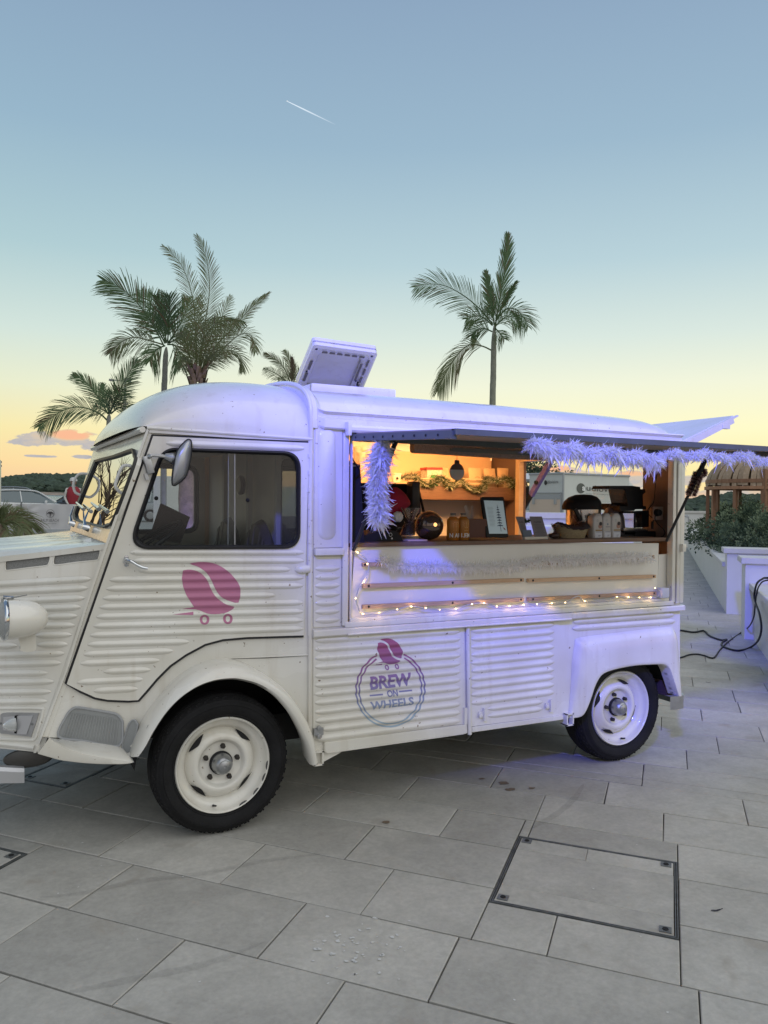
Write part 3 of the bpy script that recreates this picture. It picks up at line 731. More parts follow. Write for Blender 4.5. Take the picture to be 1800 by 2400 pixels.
# lower flange under the sill near the front wheel
bm = bmesh.new(); plate(bm, ln(H4, (68, 355), (135, 340), (135, 385), (235, 385), (130, 442), (70, 458)), [], sp, .004, -.02); finish('sill_bracket', bm, CREAM, VAN, smooth=False)
# --- waist moulding
bm = bmesh.new()
prof = [(0, .963), (.022, .96), (.028, .953), (.028, .930), (.022, .923), (0, .920)]
rings = []
for x in (X0+.004, 2.957): rings.append([bm.verts.new(V((x, -.003-o, z-.004*(x-X0)/2.5))) for o, z in prof])
for k in range(5): bm.faces.new((rings[0][k], rings[1][k], rings[1][k+1], rings[0][k+1]))
bm.faces.new(rings[0][::-1]); bm.faces.new(rings[1]); finish('waist_moulding', bm, CREAM, VAN, smooth=False)
bm = bmesh.new(); tube(bm, [sp(H1(600, 468), .036), sp(H3(152, 357), .036)], .006, 8); finish('door_rail', bm, CREAM, VAN)
# frame of the serving window
bm = bmesh.new()
for c, s in (((.606, -.008, 1.455), (.030, .026, .965)), ((.640+.0, -.002, 1.455), (.010, .02, .94)), ((1.735, -.010, .975), (2.26, .03, .028)), ((1.735, -.004, .997), (2.20, .02, .016)), ((OPX1+.012, -.006, 1.455), (.026, .03, .95)), ((1.735, -.012, 1.94), (2.28, .032, .03))): box(bm, c, s, bev=.003)
finish('window_frame', bm, CREAM, VAN)
bm = bmesh.new(); box(bm, (OPX1+.045, -.01, 1.42), (.024, .035, .90), bev=.004); box(bm, (OPX1+.092, -.002, 1.42), (.035, .02, .9), bev=.004); box(bm, sp((1589, 1283), .03), (.03, .05, .05), bev=.006); finish('rear_post', bm, CREAM, VAN)
# --- upper left panel with pressed long oval
bm = bmesh.new(); plate(bm, ln(ZC, (118, 290), (310, 298), (308, 1175), (105, 1178)), [], sp, .006, 0); finish('corner_panel', bm, CREAM, VAN, smooth=False)
ov = ln(ZC, *rrect(137, 322, 262, 1120, 55, 8)); ov2 = ln(ZC, *rrect(150, 340, 248, 1102, 46, 8))
bm = bmesh.new(); a = [bm.verts.new(sp(q, .0065)) for q in ov]; b = [bm.verts.new(sp(q, .018)) for q in ov2]
for i in range(len(a)): bm.faces.new((a[i], a[(i+1) % len(a)], b[(i+1) % len(a)], b[i]))
bm.faces.new(b); bmesh.ops.recalc_face_normals(bm, faces=bm.faces); finish('pressed_oval', bm, CREAM, VAN, angle=60)
bm = bmesh.new(); box(bm, sp(ZC(205, 1205), .018), (.150, .036, .034), bev=.004); finish('panel_ledge', bm, CREAM, VAN)
R3 = Ribs(SP, .006, .010)
for k in range(7): R3.add(ZC(118, 1330+62.3*k), ZC(296, 1325+61.5*k), .0185)
ribbed('ribbed_corner', ln(ZC, (105, 1245), (300, 1243), (300, 1740), (105, 1752)), R3)
# --- gutter and roof of the rear body
RZ0 = 1.985; RCY = WID/2
def roof_prof(n=26, h=.225, zb=RZ0, w=WID/2, e=3.0):
    out = []
    for i in range(n+1):
        a = pi*i/n; c, s = cos(a), sin(a)
        y = RCY - w*(abs(c)**(2/e))*(1 if c > 0 else -1); z = zb+h*(abs(s)**(2/e)); out.append((y, z))
    return out
def roof_section(bm, x, h=.225, w=WID/2-.012, zb=RZ0, e=3.0, n=30):
    return [bm.verts.new(V((x, y, z))) for y, z in [(RCY-w, zb-.03)]+roof_prof(n, h, zb, w, e)+[(RCY+w, zb-.03)]]
bm = bmesh.new(); secs = []
for x, h, w in [(X0-.012, .258, WID/2+.010), (X0+.02, .262, WID/2+.012), (X0+.05, .232, WID/2-.006), (.7, .232, WID/2-.010), (1.2, .230, WID/2-.010), (1.7, .226, WID/2-.010), (2.2, .216, WID/2-.010), (2.6, .204, WID/2-.010), (2.75, .195, WID/2-.012), (2.84, .175, WID/2-.02), (2.90, .135, WID/2-.035), (2.935, .07, WID/2-.055), (2.945, .01, WID/2-.07)]:
    secs.append(roof_section(bm, x, h, w))
for A, B in zip(secs, secs[1:]):
    for k in range(len(A)-1): bm.faces.new((A[k], A[k+1], B[k+1], B[k]))
bm.faces.new(secs[0]); bm.faces.new(secs[-1][::-1]); bmesh.ops.recalc_face_normals(bm, faces=bm.faces)
ROOF = finish('roof', bm, CREAM, VAN, angle=28)
# gutter: upper drip channel, band, lower edge
bm = bmesh.new()
gx0, gx1 = .455, 2.93
pr = [(.0, 2.040), (.030, 2.046), (.034, 2.040), (.012, 2.028), (.014, 2.012), (.030, 2.004), (.032, 1.962), (.026, 1.955), (.0, 1.950)]
rr = [[bm.verts.new(V((x, -o*(1 if x > .47 else .3)+.004, z-.012*(x/2.9)+(.012 if x < .47 else 0)))) for o, z in pr] for x in (gx0, gx0+.03, 1.2, 2.1, gx1)]
for A, B in zip(rr, rr[1:]):
    for k in range(len(pr)-1): bm.faces.new((A[k], B[k], B[k+1], A[k+1]))
bm.faces.new(rr[0][::-1]); bm.faces.new(rr[-1]); bmesh.ops.recalc_face_normals(bm, faces=bm.faces); finish('gutter', bm, CREAM, VAN, smooth=False)
# B-post cover strip (rounded bead that runs up over the roof seam)
bm = bmesh.new(); pts = [V((X0-.004, -.004, .36)), V((X0-.006, -.004, 1.2)), V((X0-.01, -.006, 1.98))]+[V((X0-.012, y, z)) for y, z in roof_prof(24, .262, RZ0, WID/2+.012)][1:-1]+[V((X0-.01, WID+.006, 1.98)), V((X0-.004, WID+.004, .5))]
tube(bm, pts, .011, 8); finish('seam_bead', bm, CREAM, VAN)
# --- rear quarter: pressed fender with ribs above
R4 = Ribs(SP, .004, .009); R4.add(H3(225, 400), H3(1450, 312), .017); R4.add(H3(218, 482), H3(1465, 392), .017)
bm = bmesh.new(); R4.build(bm)
out_ = ln(ZF, (318, 372), (345, 338), (640, 300), (965, 262), (1000, 275), (1018, 312), (1022, 420), (1036, 738))
o3 = [sp(q) for q in sm2(out_, 4)]; path = o3+[RA3[-1]+V((.012, 0, 0))]
F0 = [V((p.x, -.001, p.z)) for p in o3]
# grid between outer outline and arch lip
left = [sp(q) for q in sm2(ln(ZF, (318, 372), (300, 480), (290, 650), (272, 890)), 4)]
outl = left[::-1][:-1]+o3; arch = RA3
def resamp(P, n):
    L = [0]
    for a, b in zip(P, P[1:]): L.append(L[-1]+(b-a).length)
    out = []
    for i in range(n):
        s = L[-1]*i/(n-1); k = max(j for j in range(len(L)) if L[j] <= s+1e-9); k = min(k, len(P)-2); t = (s-L[k])/max(1e-9, L[k+1]-L[k]); out.append(P[k].lerp(P[k+1], min(1, t)))
    return out
O = resamp(outl, 64)
# arch matched by nearest angle round the wheel centre
wc = sp((1453.5, 1669)); arcR = resamp(RA3, 64)
rows_ = []
for f, lift in ((0, 0), (.06, .014), (.14, .030), (.24, .037), (.5, .040), (.9, .040), (.97, .040), (1.0, .034)):
    rows_.append([bm.verts.new(V((O[i].x+(arcR[i].x-O[i].x)*f, -.001-lift*(1 if i > 12 else .35+.65*min(1, (i/12))), O[i].z+(arcR[i].z-O[i].z)*f))) for i in range(64)])
rows_.append([bm.verts.new(V((p.x, .05, p.z))) for p in arcR])
for A, B in zip(rows_, rows_[1:]):
    for k in range(63): bm.faces.new((A[k], A[k+1], B[k+1], B[k]))
bmesh.ops.recalc_face_normals(bm, faces=bm.faces); finish('rear_fender', bm, CREAM, VAN, angle=50)
# rear corner bumper
bm = bmesh.new(); pc = [PY(y).at(q) for y, q in ((-.03, (1566, 1645)),)]
p0 = V((2.86, -.035, .33)); pts = [V((2.84, -.03, .345)), V((2.90, -.04, .345)), V((2.95, -.035, .345)), V((2.985, 0, .345)), V((3.0, .06, .345)), V((3.0, WID-.06, .345)), V((2.985, WID, .345)), V((2.9, WID+.03, .345))]
h = .042; L1 = [bm.verts.new(p+V((0, 0, h))) for p in pts]; L2 = [bm.verts.new(p-V((0, 0, h))) for p in pts]; L0 = [bm.verts.new(V((p.x*.985+.03, p.y*.96+.04, p.z+h))) for p in pts]
for i in range(len(pts)-1): bm.faces.new((L1[i], L1[i+1], L2[i+1], L2[i])); bm.faces.new((L0[i], L0[i+1], L1[i+1], L1[i]))
finish('rear_bumper', bm, ALU, VAN)
# --- cab side: sheet, door, window
skirt = [(345, 1004), (731, 1030), (729.7, 1767)]
arch_root = ln(ZB, (1548, 1100), (1530, 960), (1480, 860), (1400, 760), (1300, 688), (1200, 640), (1115, 625), (1040, 634), (960, 665), (880, 720), (800, 800), (730, 890), (690, 960), (655, 1050), (640, 1105))
winO_ = ln(J2, (600, 266), (430, 262), (345, 282), (285, 335), (258, 395), (85, 850), (76, 930), (95, 1020), (150, 1100), (215, 1148), (300, 1156), (1370, 1152), (1440, 1130), (1498, 1075), (1518, 1000), (1520, 430), (1502, 365), (1455, 318), (1380, 296), (900, 276))
winO = fillet(ln(J2, (300, 258), (1523, 298), (1519, 1153), (-8, 1158)), [34, 38, 38, 52])
winI_ = ln(J2, (600, 300), (440, 297), (370, 312), (320, 352), (295, 405), (118, 870), (112, 935), (128, 1003), (172, 1070), (230, 1112), (300, 1122), (1360, 1120), (1420, 1100), (1465, 1058), (1484, 1000), (1486, 440), (1470, 388), (1432, 350), (1370, 330), (900, 310))
bm = bmesh.new()
plate(bm, skirt+arch_root+ln(K5, (600, 705), (300, 660), (0, 615))+ln(H8, (460, 1600), (370, 1760)), [winO], dp, 0, -.03)
finish('cab_side', bm, CREAM, VAN, smooth=False)
doorP = [(358, 1021), (724, 1036.5), (711, 1490), (578.4, 1494), (522, 1499), (481, 1510), (436.4, 1534), (399, 1560), (369, 1590), (347, 1616), (325, 1641), (302, 1642.5), (253, 1640.6), (223.4, 1635), (190, 1620), (155.4, 1601.4)]
DR = Ribs(DP, .013, .009)
for a in [(465, 40, 1560, 40), (485, 93, 1560, 92), (525, 155, 1475, 147), (338, 212, 1558, 197), (318, 268, 1555, 248), (296, 327, 1380, 308), (276, 384, 1556, 354), (255, 444, 1556, 410), (237, 502, 1556, 465), (215, 560, 1556, 518),
          (200, 618, 840, 600), (175, 680, 740, 657), (156, 737, 655, 717), (300, 788, 598, 775), (133, 855, 550, 835), (238, 908, 517, 895)]: DR.add(J1(a[0], a[1]), J1(a[2], a[3]), .0155)
DR.add(J2(335, 222), J2(1562, 268), .016)
DOOR = ribbed('door', doorP, DR, .013, CREAM, DP, VAN, [winO])
bm = bmesh.new(); p_ = [dp(q, .007) for q in doorP]; seal = p_[2:]+[p_[0], p_[1]]
def ribbon(bm, P, w, n, off=0.0, mi=0):
    """flat strip of width w that follows P on the surface with normal n"""
    L = []
    for i, p in enumerate(P):
        d = (P[min(i+1, len(P)-1)]-P[max(0, i-1)]).normalized(); s = n.cross(d).normalized(); L.append((bm.verts.new(p+s*w/2+n*off), bm.verts.new(p-s*w/2+n*off)))
    for A, B in zip(L, L[1:]): bm.faces.new((A[0], A[1], B[1], B[0])).material_index = mi
tube(bm, seal, .0075, 6); finish('door_seal', bm, RUBBER, VAN)
def ringstrip(bm, A, B, fa, fb):
    n = len(A); a = [bm.verts.new(fa(q)) for q in A]; b = [bm.verts.new(fb(q)) for q in B]
    for i in range(n): bm.faces.new((a[i], a[(i+1) % n], b[(i+1) % n], b[i]))
    return a, b
winI = fillet(ln(J2, (326, 292), (1488, 330), (1486, 1120), (42, 1123)), [28, 31, 31, 44])
wO, wI = winO, winI; wM = [((a[0]+b[0])/2, (a[1]+b[1])/2) for a, b in zip(wO, wI)]
bm = bmesh.new(); ringstrip(bm, wO, wO, lambda q: dp(q, .010), lambda q: dp(q, .020)); ringstrip(bm, wO, wM, lambda q: dp(q, .020), lambda q: dp(q, .027)); ringstrip(bm, wM, wI, lambda q: dp(q, .027), lambda q: dp(q, .017)); ringstrip(bm, wI, wI, lambda q: dp(q, .017), lambda q: dp(q, -.02))
bmesh.ops.remove_doubles(bm, verts=bm.verts[:], dist=.0003); bmesh.ops.recalc_face_normals(bm, faces=bm.faces); finish('window_gasket', bm, RUBBER, DOOR, angle=60)
split = 925
def clipx(P, x0, x1):
    def cl(P, f, g):
        out = []
        for a, b in zip(P, P[1:]+P[:1]):
            fa, fb = f(a), f(b)
            if fa >= 0: out.append(a)
            if fa*fb < 0: t = fa/(fa-fb); out.append((a[0]+(b[0]-a[0])*t, a[1]+(b[1]-a[1])*t))
        return out
    return cl(cl(P, lambda p: p[0]-x0, 0), lambda p: x1-p[0], 0)
xa = J2(948, 0)[0]; xb = J2(885, 0)[0]
for (x0, x1, off) in ((0, xa, -.004), (xb, 3000, -.014)):
    bm = bmesh.new(); plate(bm, clipx(wI, x0, x1), [], dp, off, off-.004); finish('sliding_pane', bm, WINGLASS, DOOR, smooth=False)
bm = bmesh.new(); tube(bm, [dp(J2(943, 318), 0), dp(J2(944, 1118), 0)], .0032, 6); finish('pane_edge', bm, ALU, DOOR)
bm = bmesh.new(); tube(bm, [dp(J2(888, 318), -.010), dp(J2(884, 1118), -.010)], .002, 6); finish('pane_edge', bm, GREYPL, DOOR)
for q in ((250, 708), (1058, 724)):
    bm = bmesh.new(); lathe(bm, [(0, .014), (.008, .013), (.010, .006), (.007, 0)], dp(J2(*q), 0), DP.n, 14); finish('pane_knob', bm, BLACKPL, DOOR)
# piano hinge down the B post
for k in range(7):
    q = J2(1596, 333+150*k); bm = bmesh.new(); tube(bm, [dp((q[0], q[1]-5), .014), dp((q[0], q[1]+5), .014)], .006, 6); finish('hinge_knuckle', bm, CREAM, DOOR)
bm = bmesh.new(); ribbon(bm, [dp(J2(1600, 200), .014), dp(J1(1590, 560), .014)], .010, DP.n); tube(bm, [dp(J2(1612, 190), .006), dp(J1(1604, 560), .006)], .006, 6); finish('hinge_strip', bm, CREAM, VAN)
# door handle
bm = bmesh.new(); c = dp(J1(447, 92), .013); lathe(bm, [(0, .016), (.009, .016), (.013, .010), (.016, .004), (.0175, 0)], c, DP.n, 20)
for dz in (-.017, .017): lathe(bm, [(0, .006), (.009, .005), (.011, 0)], c+V((0, 0, dz)), DP.n, 12)
hp = [dp(J1(447, 88), .03), dp(J1(480, 92), .045), dp(J1(515, 112), .048), dp(J1(548, 128), .045), dp(J1(582, 135), .042)]
tube(bm, smooth_path(hp, 5), [.007+.002*abs(sin(i/3)) for i in range(21)], 10); finish('door_handle', bm, CHROME, DOOR)
# lower hinge bulge
bm = bmesh.new(); P0, P1 = dp(J1(1498, 148), .012), dp(J1(1592, 140), .012)
for i in range(9):
    pass
tube(bm, [P0.lerp(P1, t) for t in (0, .12, .35, .7, 1)], [.003, .014, .021, .022, .018], 12); finish('hinge_cover', bm, CREAM, DOOR)
# rain channel above the door
bm = bmesh.new(); tube(bm, [dp((345, 1003), .012), dp((731, 1030), .012)], .0085, 8); ribbon(bm, [dp((350, 1010), .012), dp((727, 1033.5), .012)], .018, DP.n); finish('rain_channel', bm, CREAM, VAN)
# A post: flanged strip
bm = bmesh.new()
A_ = [(345, 1004), (255, 1254), (208, 1393), (152, 1575), (80, 1762)]; B_ = [(358, 1019), (272, 1262), (226, 1396), (172, 1565), (99, 1762)]
ra = [[bm.verts.new(dp(q, o)) for q, o in ((a, -.01), (a, .016), (((a[0]*2+b[0])/3, (a[1]*2+b[1])/3), .018), (((a[0]*1.6+b[0])/2.6, (a[1]*1.6+b[1])/2.6), .005), (b, .004), (b, 0))] for a, b in zip(A_, B_)]
for A, B in zip(ra, ra[1:]):
    for k in range(5): bm.faces.new((A[k], A[k+1], B[k+1], B[k]))
bmesh.ops.recalc_face_normals(bm, faces=bm.faces); finish('front_post', bm, CREAM, VAN, smooth=False)
# --- front wheel arch flare
lip = ln(ZB, (1552, 1155), (1530, 1060), (1490, 975), (1440, 890), (1370, 810), (1290, 757), (1200, 731), (1140, 727), (1060, 738), (980, 768), (900, 822), (830, 895), (770, 985), (730, 1060), (695, 1110))
FP = Plane((0, .0, 0), DP.n.lerp(V((0, -1, 0)), .6))
R_ = [dp(q) for q in sm2(ln(ZB, (1552, 1100), (1530, 960), (1480, 860), (1400, 760), (1300, 688), (1200, 636), (1115, 622), (1040, 632), (960, 662), (880, 718), (800, 800), (730, 890), (690, 960), (655, 1050), (640, 1105)), 4)]
L_ = [FP.at(q) for q in sm2(lip, 4)]
R_ = resamp(R_, 60); L_ = resamp(L_, 60); bm = bmesh.new(); G_ = []
for i in range(60):
    r, l = R_[i], L_[i]; row = []
    inward = (V((-.03, 0, .323))-l); inward.y = 0; inward.normalize()
    for f in (0, .12, .3, .5, .7, .85, .95, 1.0):
        p = r.lerp(l, f); bul = .034*sin(pi*min(1, f*.9))**.8; p = p + V((0, -bul, 0)) - inward*bul*.55; row.append(bm.verts.new(p))
    row.append(bm.verts.new(l+V((0, .012, 0))+inward*.004)); row.append(bm.verts.new(l+V((0, .16, 0))-inward*.02)); G_.append(row)
for A, B in zip(G_, G_[1:]):
    for k in range(len(A)-1): bm.faces.new((A[k], A[k+1], B[k+1], B[k]))
bmesh.ops.recalc_face_normals(bm, faces=bm.faces); finish('front_fender', bm, CREAM, VAN, angle=60)
# panel line above the fender
bm = bmesh.new(); ribbon(bm, [dp(J1(1050, 706), .002), dp(J1(1330, 700), .002), dp(J1(1600, 684), .002)], .004, DP.n); finish('panel_seam', bm, BLACKMT, VAN, smooth=False)
bm = bmesh.new(); tube(bm, [dp(J1(1062, 704), .003), dp(J1(1330, 692), .006), dp(J1(1598, 680), .006)], [.002, .004, .004], 6); finish('panel_edge', bm, CREAM, VAN)
# running board step
bm = bmesh.new()
Uu = [dp(q) for q in ln(H8, (455, 1600), (620, 1615), (800, 1640))+ln(K5, (200, 640), (420, 672), (600, 700), (655, 730))]
step = [FP.at(q) for q in ln(K5, (-168, 600), (0, 705), (200, 770), (420, 815), (640, 848), (745, 862), (770, 878))]
Lw = [p+V((0, 0, 0)) for p in [FP.at(q) for q in ln(K5, (-290, 790), (-40, 862), (200, 892), (420, 905), (640, 908), (740, 898), (778, 882))]]
Uu = resamp(Uu, 20); step = resamp(step, 20); Lw = resamp(Lw, 20)
rows_ = [[bm.verts.new(p) for p in Uu], [bm.verts.new(a.lerp(b, .93)) for a, b in zip(Uu, step)], [bm.verts.new(p+V((0, -.004, -.006))) for p in step], [bm.verts.new(a.lerp(b, .85)+V((0, -.004, 0))) for a, b in zip(step, Lw)], [bm.verts.new(p) for p in Lw], [bm.verts.new(p+V((0, .12, .01))) for p in Lw]]
for A, B in zip(rows_, rows_[1:]):
    for k in range(19): bm.faces.new((A[k], A[k+1], B[k+1], B[k]))
bmesh.ops.recalc_face_normals(bm, faces=bm.faces); finish('step', bm, CREAM, VAN, angle=40)
# grey ribbed rubber kick plates
kp = sm2(ln(H8, (635, 1590), (720, 1370), (790, 1290), (860, 1278), (1000, 1300), (1180, 1330), (1260, 1350), (1310, 1400), (1325, 1470), (1280, 1695), (900, 1635)), 4, True)
bm = bmesh.new(); plate(bm, kp, [], dp, .006, 0); KP = finish('kick_plate', bm, GREYPL, VAN, smooth=False)
bm = bmesh.new(); tube(bm, [dp(q, .007) for q in kp], .006, 6, closed=True); finish('plate_edge', bm, mat('grey_rubber', (.33, .34, .35), .4), KP)
bm = bmesh.new()
for k in range(19):
    f = k/18; tp = H8(772+500*f, 1322+60*f+ (18 if k > 16 else 0)); bt = H8(690+560*f, 1588+78*f); tube(bm, [dp((tp[0]+1, tp[1]+3), .006), dp(bt, .006)], .0042, 5)
finish('plate_ribs', bm, GREYPL, KP)
kq = sm2(ln(K5, (665, 700), (700, 560), (740, 445), (790, 405), (820, 440), (828, 500), (735, 830)), 4, True)
bm = bmesh.new(); KPn = Plane(dp(K5(700, 700)), DP.n.lerp(V((-1, 0, 0)), .35)); plate(bm, kq, [], lambda q, o: KPn.at(q)+KPn.n*o, .012, 0); o = finish('kick_plate', bm, GREYPL, VAN, smooth=False)
bm = bmesh.new(); tube(bm, [KPn.at(q)+KPn.n*.013 for q in kq], .004, 6, closed=True); finish('plate_edge', bm, mat('grey_rubber'), o)
# --- nose side
bm = bmesh.new()
nose = ln(H7, (-700, 700), (0, 588), (1375, 425), (1412, 330))+[(80, 1762), (40, 1758), (-120, 1742)]
gr1 = sm2(ln(H7, (65, 680), (75, 625), (110, 603), (300, 575), (600, 545), (640, 555), (650, 600), (628, 670), (590, 698), (400, 720), (110, 757), (70, 745)), 3, True)
gr2 = sm2(ln(H7, (690, 630), (705, 560), (740, 530), (1000, 500), (1240, 470), (1285, 475), (1298, 520), (1275, 600), (1240, 628), (1000, 652), (740, 688), (695, 675)), 3, True)
NR = Ribs(NP, .001, .009)
for a in [(-900, 985, 1182, 868), (-900, 1090, 1140, 985), (-900, 1205, 1096, 1115), (-900, 1310, 1052, 1232), (595, 1362, 1008, 1348), (480, 1478, 972, 1468), (460, 1600, 930, 1590)]: NR.add(H7(a[0], a[1]), H7(a[2], a[3]), .0155)
for a in [(-600, 620, 190, 615), (400, 605, 735, 600), (-600, 735, 698, 697), (-600, 832, 660, 800), (-600, 925, 515, 908), (-600, 1030, 585, 1000), (-600, 1128, 550, 1110), (-600, 1235, 512, 1214)]: NR.add(H8(a[0], a[1]), H8(a[2], a[3]), .0155)
plate(bm, nose, [gr1, gr2], npl, 0, -.02); NR.build(bm); NOSE = finish('nose_side', bm, CREAM, VAN, angle=50)
MESHM = mat('wire_gauze', (.24, .24, .23), .6, .4, noise_s=260, noise_a=.5)
for g in (gr1, gr2):
    bm = bmesh.new(); plate(bm, g, [], npl, -.008, -.012); o = finish('air_grille', bm, MESHM, VAN, smooth=False)
    bm = bmesh.new(); tube(bm, [npl(q, -.001) for q in g], .0035, 6, closed=True); finish('grille_lip', bm, CREAM, o)
nf0, nf1 = npl((-126.6, 1326.6)), npl((-120, 1742)); nb0, nb1 = npl((248.6, 1277)), npl((80, 1762))
bm = bmesh.new(); hexa(bm, [nf1, mir_(nf1), mir_(nf1)+V((.02, 0, 0)), nf1+V((.02, 0, 0)), nf0, mir_(nf0), mir_(nf0)+V((.02, 0, 0)), nf0+V((.02, 0, 0))]); finish('nose_front', bm, CREAM, VAN, smooth=False)
bm = bmesh.new(); bm.faces.new([bm.verts.new(mir_(p)) for p in (nf0, nb0, nb1, nf1)]); finish('far_nose_side', bm, CREAM, VAN, smooth=False)
bm = bmesh.new(); bm.faces.new([bm.verts.new(p) for p in (dp((345, 1004), -.03), dp((152, 1575), -.03), mir_(dp((152, 1575), -.03)), mir_(dp((345, 1004), -.03)))]); bm.free()
for k in range(9):
    bm = bmesh.new(); a_ = nf1.lerp(nf0, .12+.085*k)+V((-.008, .25, 0)); tube(bm, [a_, V((a_.x, WID-a_.y, a_.z))], .007, 6); finish('grille_bar', bm, CHROME, VAN)
# bonnet: crowned sheet with pressed ridges, mirrored about the centre line
bm = bmesh.new()
edge = [npl(q) for q in ln(H7, (-700, 700), (-300, 640), (0, 588), (450, 540), (900, 484), (1375, 425))]
edge = resamp(edge, 14); e0 = edge[-1]; NY = 29; G_ = []
for i, p in enumerate(edge):
    y0 = p.y; row = []; f = i/(len(edge)-1)
    for k in range(NY):
        t = k/(NY-1); y = y0+(WID-2*y0)*t; s = sin(pi*t)**.6
        ridge = .018*max(0, 1-abs(((t*7.0) % 1.0)-.5)*4)*sin(pi*t)**.4
        x = p.x - .12*s*(1-f) - .03*s*f
        row.append(bm.verts.new(V((x, y, p.z+(.045-.035*f)*s+ridge*(1-.9*f)+.006))))
    G_.append(row)
for A, B in zip(G_, G_[1:]):
    for k in range(NY-1): bm.faces.new((A[k], A[k+1], B[k+1], B[k]))
fl = [bm.verts.new(p+NP.n*.006+V((0, 0, -.022))) for p in edge]; f2 = [bm.verts.new(p+NP.n*.006+V((0, 0, .004))) for p in edge]
for i in range(len(edge)-1): bm.faces.new((fl[i], fl[i+1], f2[i+1], f2[i])); bm.faces.new((f2[i], f2[i+1], G_[i+1][0], G_[i][0]))
bmesh.ops.recalc_face_normals(bm, faces=bm.faces); finish('bonnet', bm, CREAM, VAN, angle=40)
# windscreen wall under and around the glass (whole width)
n_pil = lambda z: pb.lerp(pt, (z-pb.z)/(pt.z-pb.z))
cowl_z = npl(H7(1375, 425)).z
bm = bmesh.new()
def wq(u, v): p = WP.at((u, v)); return (p.y, p.z)
wso = sm2(ln(I4, (1462, 1088), (1476, 1140), (1470, 1240), (1250, 1830), (1180, 1905), (1120, 1925), (960, 1885), (840, 1855), (812, 1810), (830, 1720), (1020, 1250), (1060, 1195), (1250, 1145), (1440, 1078)), 4, True)
def onw(q, o=0.0): return WP.at(q)+WP.n*o
wl = n_pil(cowl_z-.16); wu = n_pil(1.93)
FARTOP = WP.at((226, 1053)); FARBOT = WP.at((160, 1246))
frame_q = [px_of(wu.x, wu.z, wu.y), px_of(wl.x, wl.z, wl.y), (150, 1290), (220, 1052)]
plate(bm, frame_q, [wso], lambda q, o: onw(q, o), 0, -.02); WF = finish('windscreen_frame', bm, CREAM, VAN, smooth=False)
cx_, cy_ = sum(q[0] for q in wso)/len(wso), sum(q[1] for q in wso)/len(wso)
wsi = [(q[0]+(cx_-q[0])*.055, q[1]+(cy_-q[1])*.06) for q in wso]
bm = bmesh.new(); ringstrip(bm, wso, wso, lambda q: onw(q, .0), lambda q: onw(q, .016)); ringstrip(bm, wso, wsi, lambda q: onw(q, .016), lambda q: onw(q, .012)); ringstrip(bm, wsi, wsi, lambda q: onw(q, .012), lambda q: onw(q, -.01)); bmesh.ops.recalc_face_normals(bm, faces=bm.faces); finish('windscreen_gasket', bm, mat('aged_rubber', (.03, .03, .03), .5), WF)
bm = bmesh.new(); plate(bm, wsi, [], lambda q, o: onw(q, o), 0, -.005); finish('windscreen', bm, WINDGLASS, WF, smooth=False)
# brow channel over the windscreen
bm = bmesh.new(); tube(bm, [onw((344, 1010), .020), onw((224, 1054), .020)], .015, 8); box(bm, onw((222, 1051), .01), (.02, .03, .03)); finish('brow_channel', bm, CREAM, VAN)
# wipers
for b0, b1, e1 in ((ZA(392, 985), ZA(398, 900), ZA(440, 895)), (ZA(478, 1000), ZA(470, 965), ZA(468, 930))): pass
for base, arm, bl0, bl1 in (((825, 1890), (848, 1700), (862, 1660), (945, 1735)), ((985, 1935), (1020, 1740), (1030, 1665), (1118, 1735))):
    T0 = WF; bm = bmesh.new(); bp = onw(I4(*base), .02); lathe(bm, [(0, .03), (.012, .028), (.016, .012), (.02, -.01)], bp, WP.n, 14); ap = onw(I4(*arm), .03); tube(bm, [bp+WP.n*.012, bp.lerp(ap, .35)+WP.n*.02, ap], [.011, .007, .003], 8); W_ = finish('wiper_arm', bm, CHROME, VAN)
    bm = bmesh.new(); tube(bm, [onw(I4(*bl0), .022), onw(I4(*bl1), .022)], [.006, .012], 6); tube(bm, [onw(I4(*arm), .03), onw(I4((bl0[0]+bl1[0])/2, (bl0[1]+bl1[1])/2), .03)], .003, 6); finish('wiper_blade', bm, CHROME, W_)
# looped grab rails either side of the windscreen
for P in ([(1440, 1262), (1360, 1248), (1310, 1280), (1250, 1440), (1262, 1500), (1335, 1558)],):
    base0, base1 = onw(I4(*P[0]), .01), onw(I4(*P[-1]), .01); pl = Plane((base0+base1)/2, V((0, -1, 0)))
    bm = bmesh.new(); pp = [base0]+[pl.at(I4(*q)) for q in P[1:-1]]+[base1]; tube(bm, smooth_path(pp, 6), .0075, 8); finish('grab_rail', bm, mat('painted_rail', (.60, .60, .58), .35), VAN)
yl = WP.at((212, 1108)).y
P = [(945, 1340), (870, 1338), (825, 1370), (795, 1440), (798, 1500), (820, 1545), (880, 1570)]
pl = PY(yl); bm = bmesh.new(); tube(bm, smooth_path([pl.at(I4(*q)) for q in P], 6), .0085, 8); finish('grab_rail', bm, mat('painted_rail'), VAN)
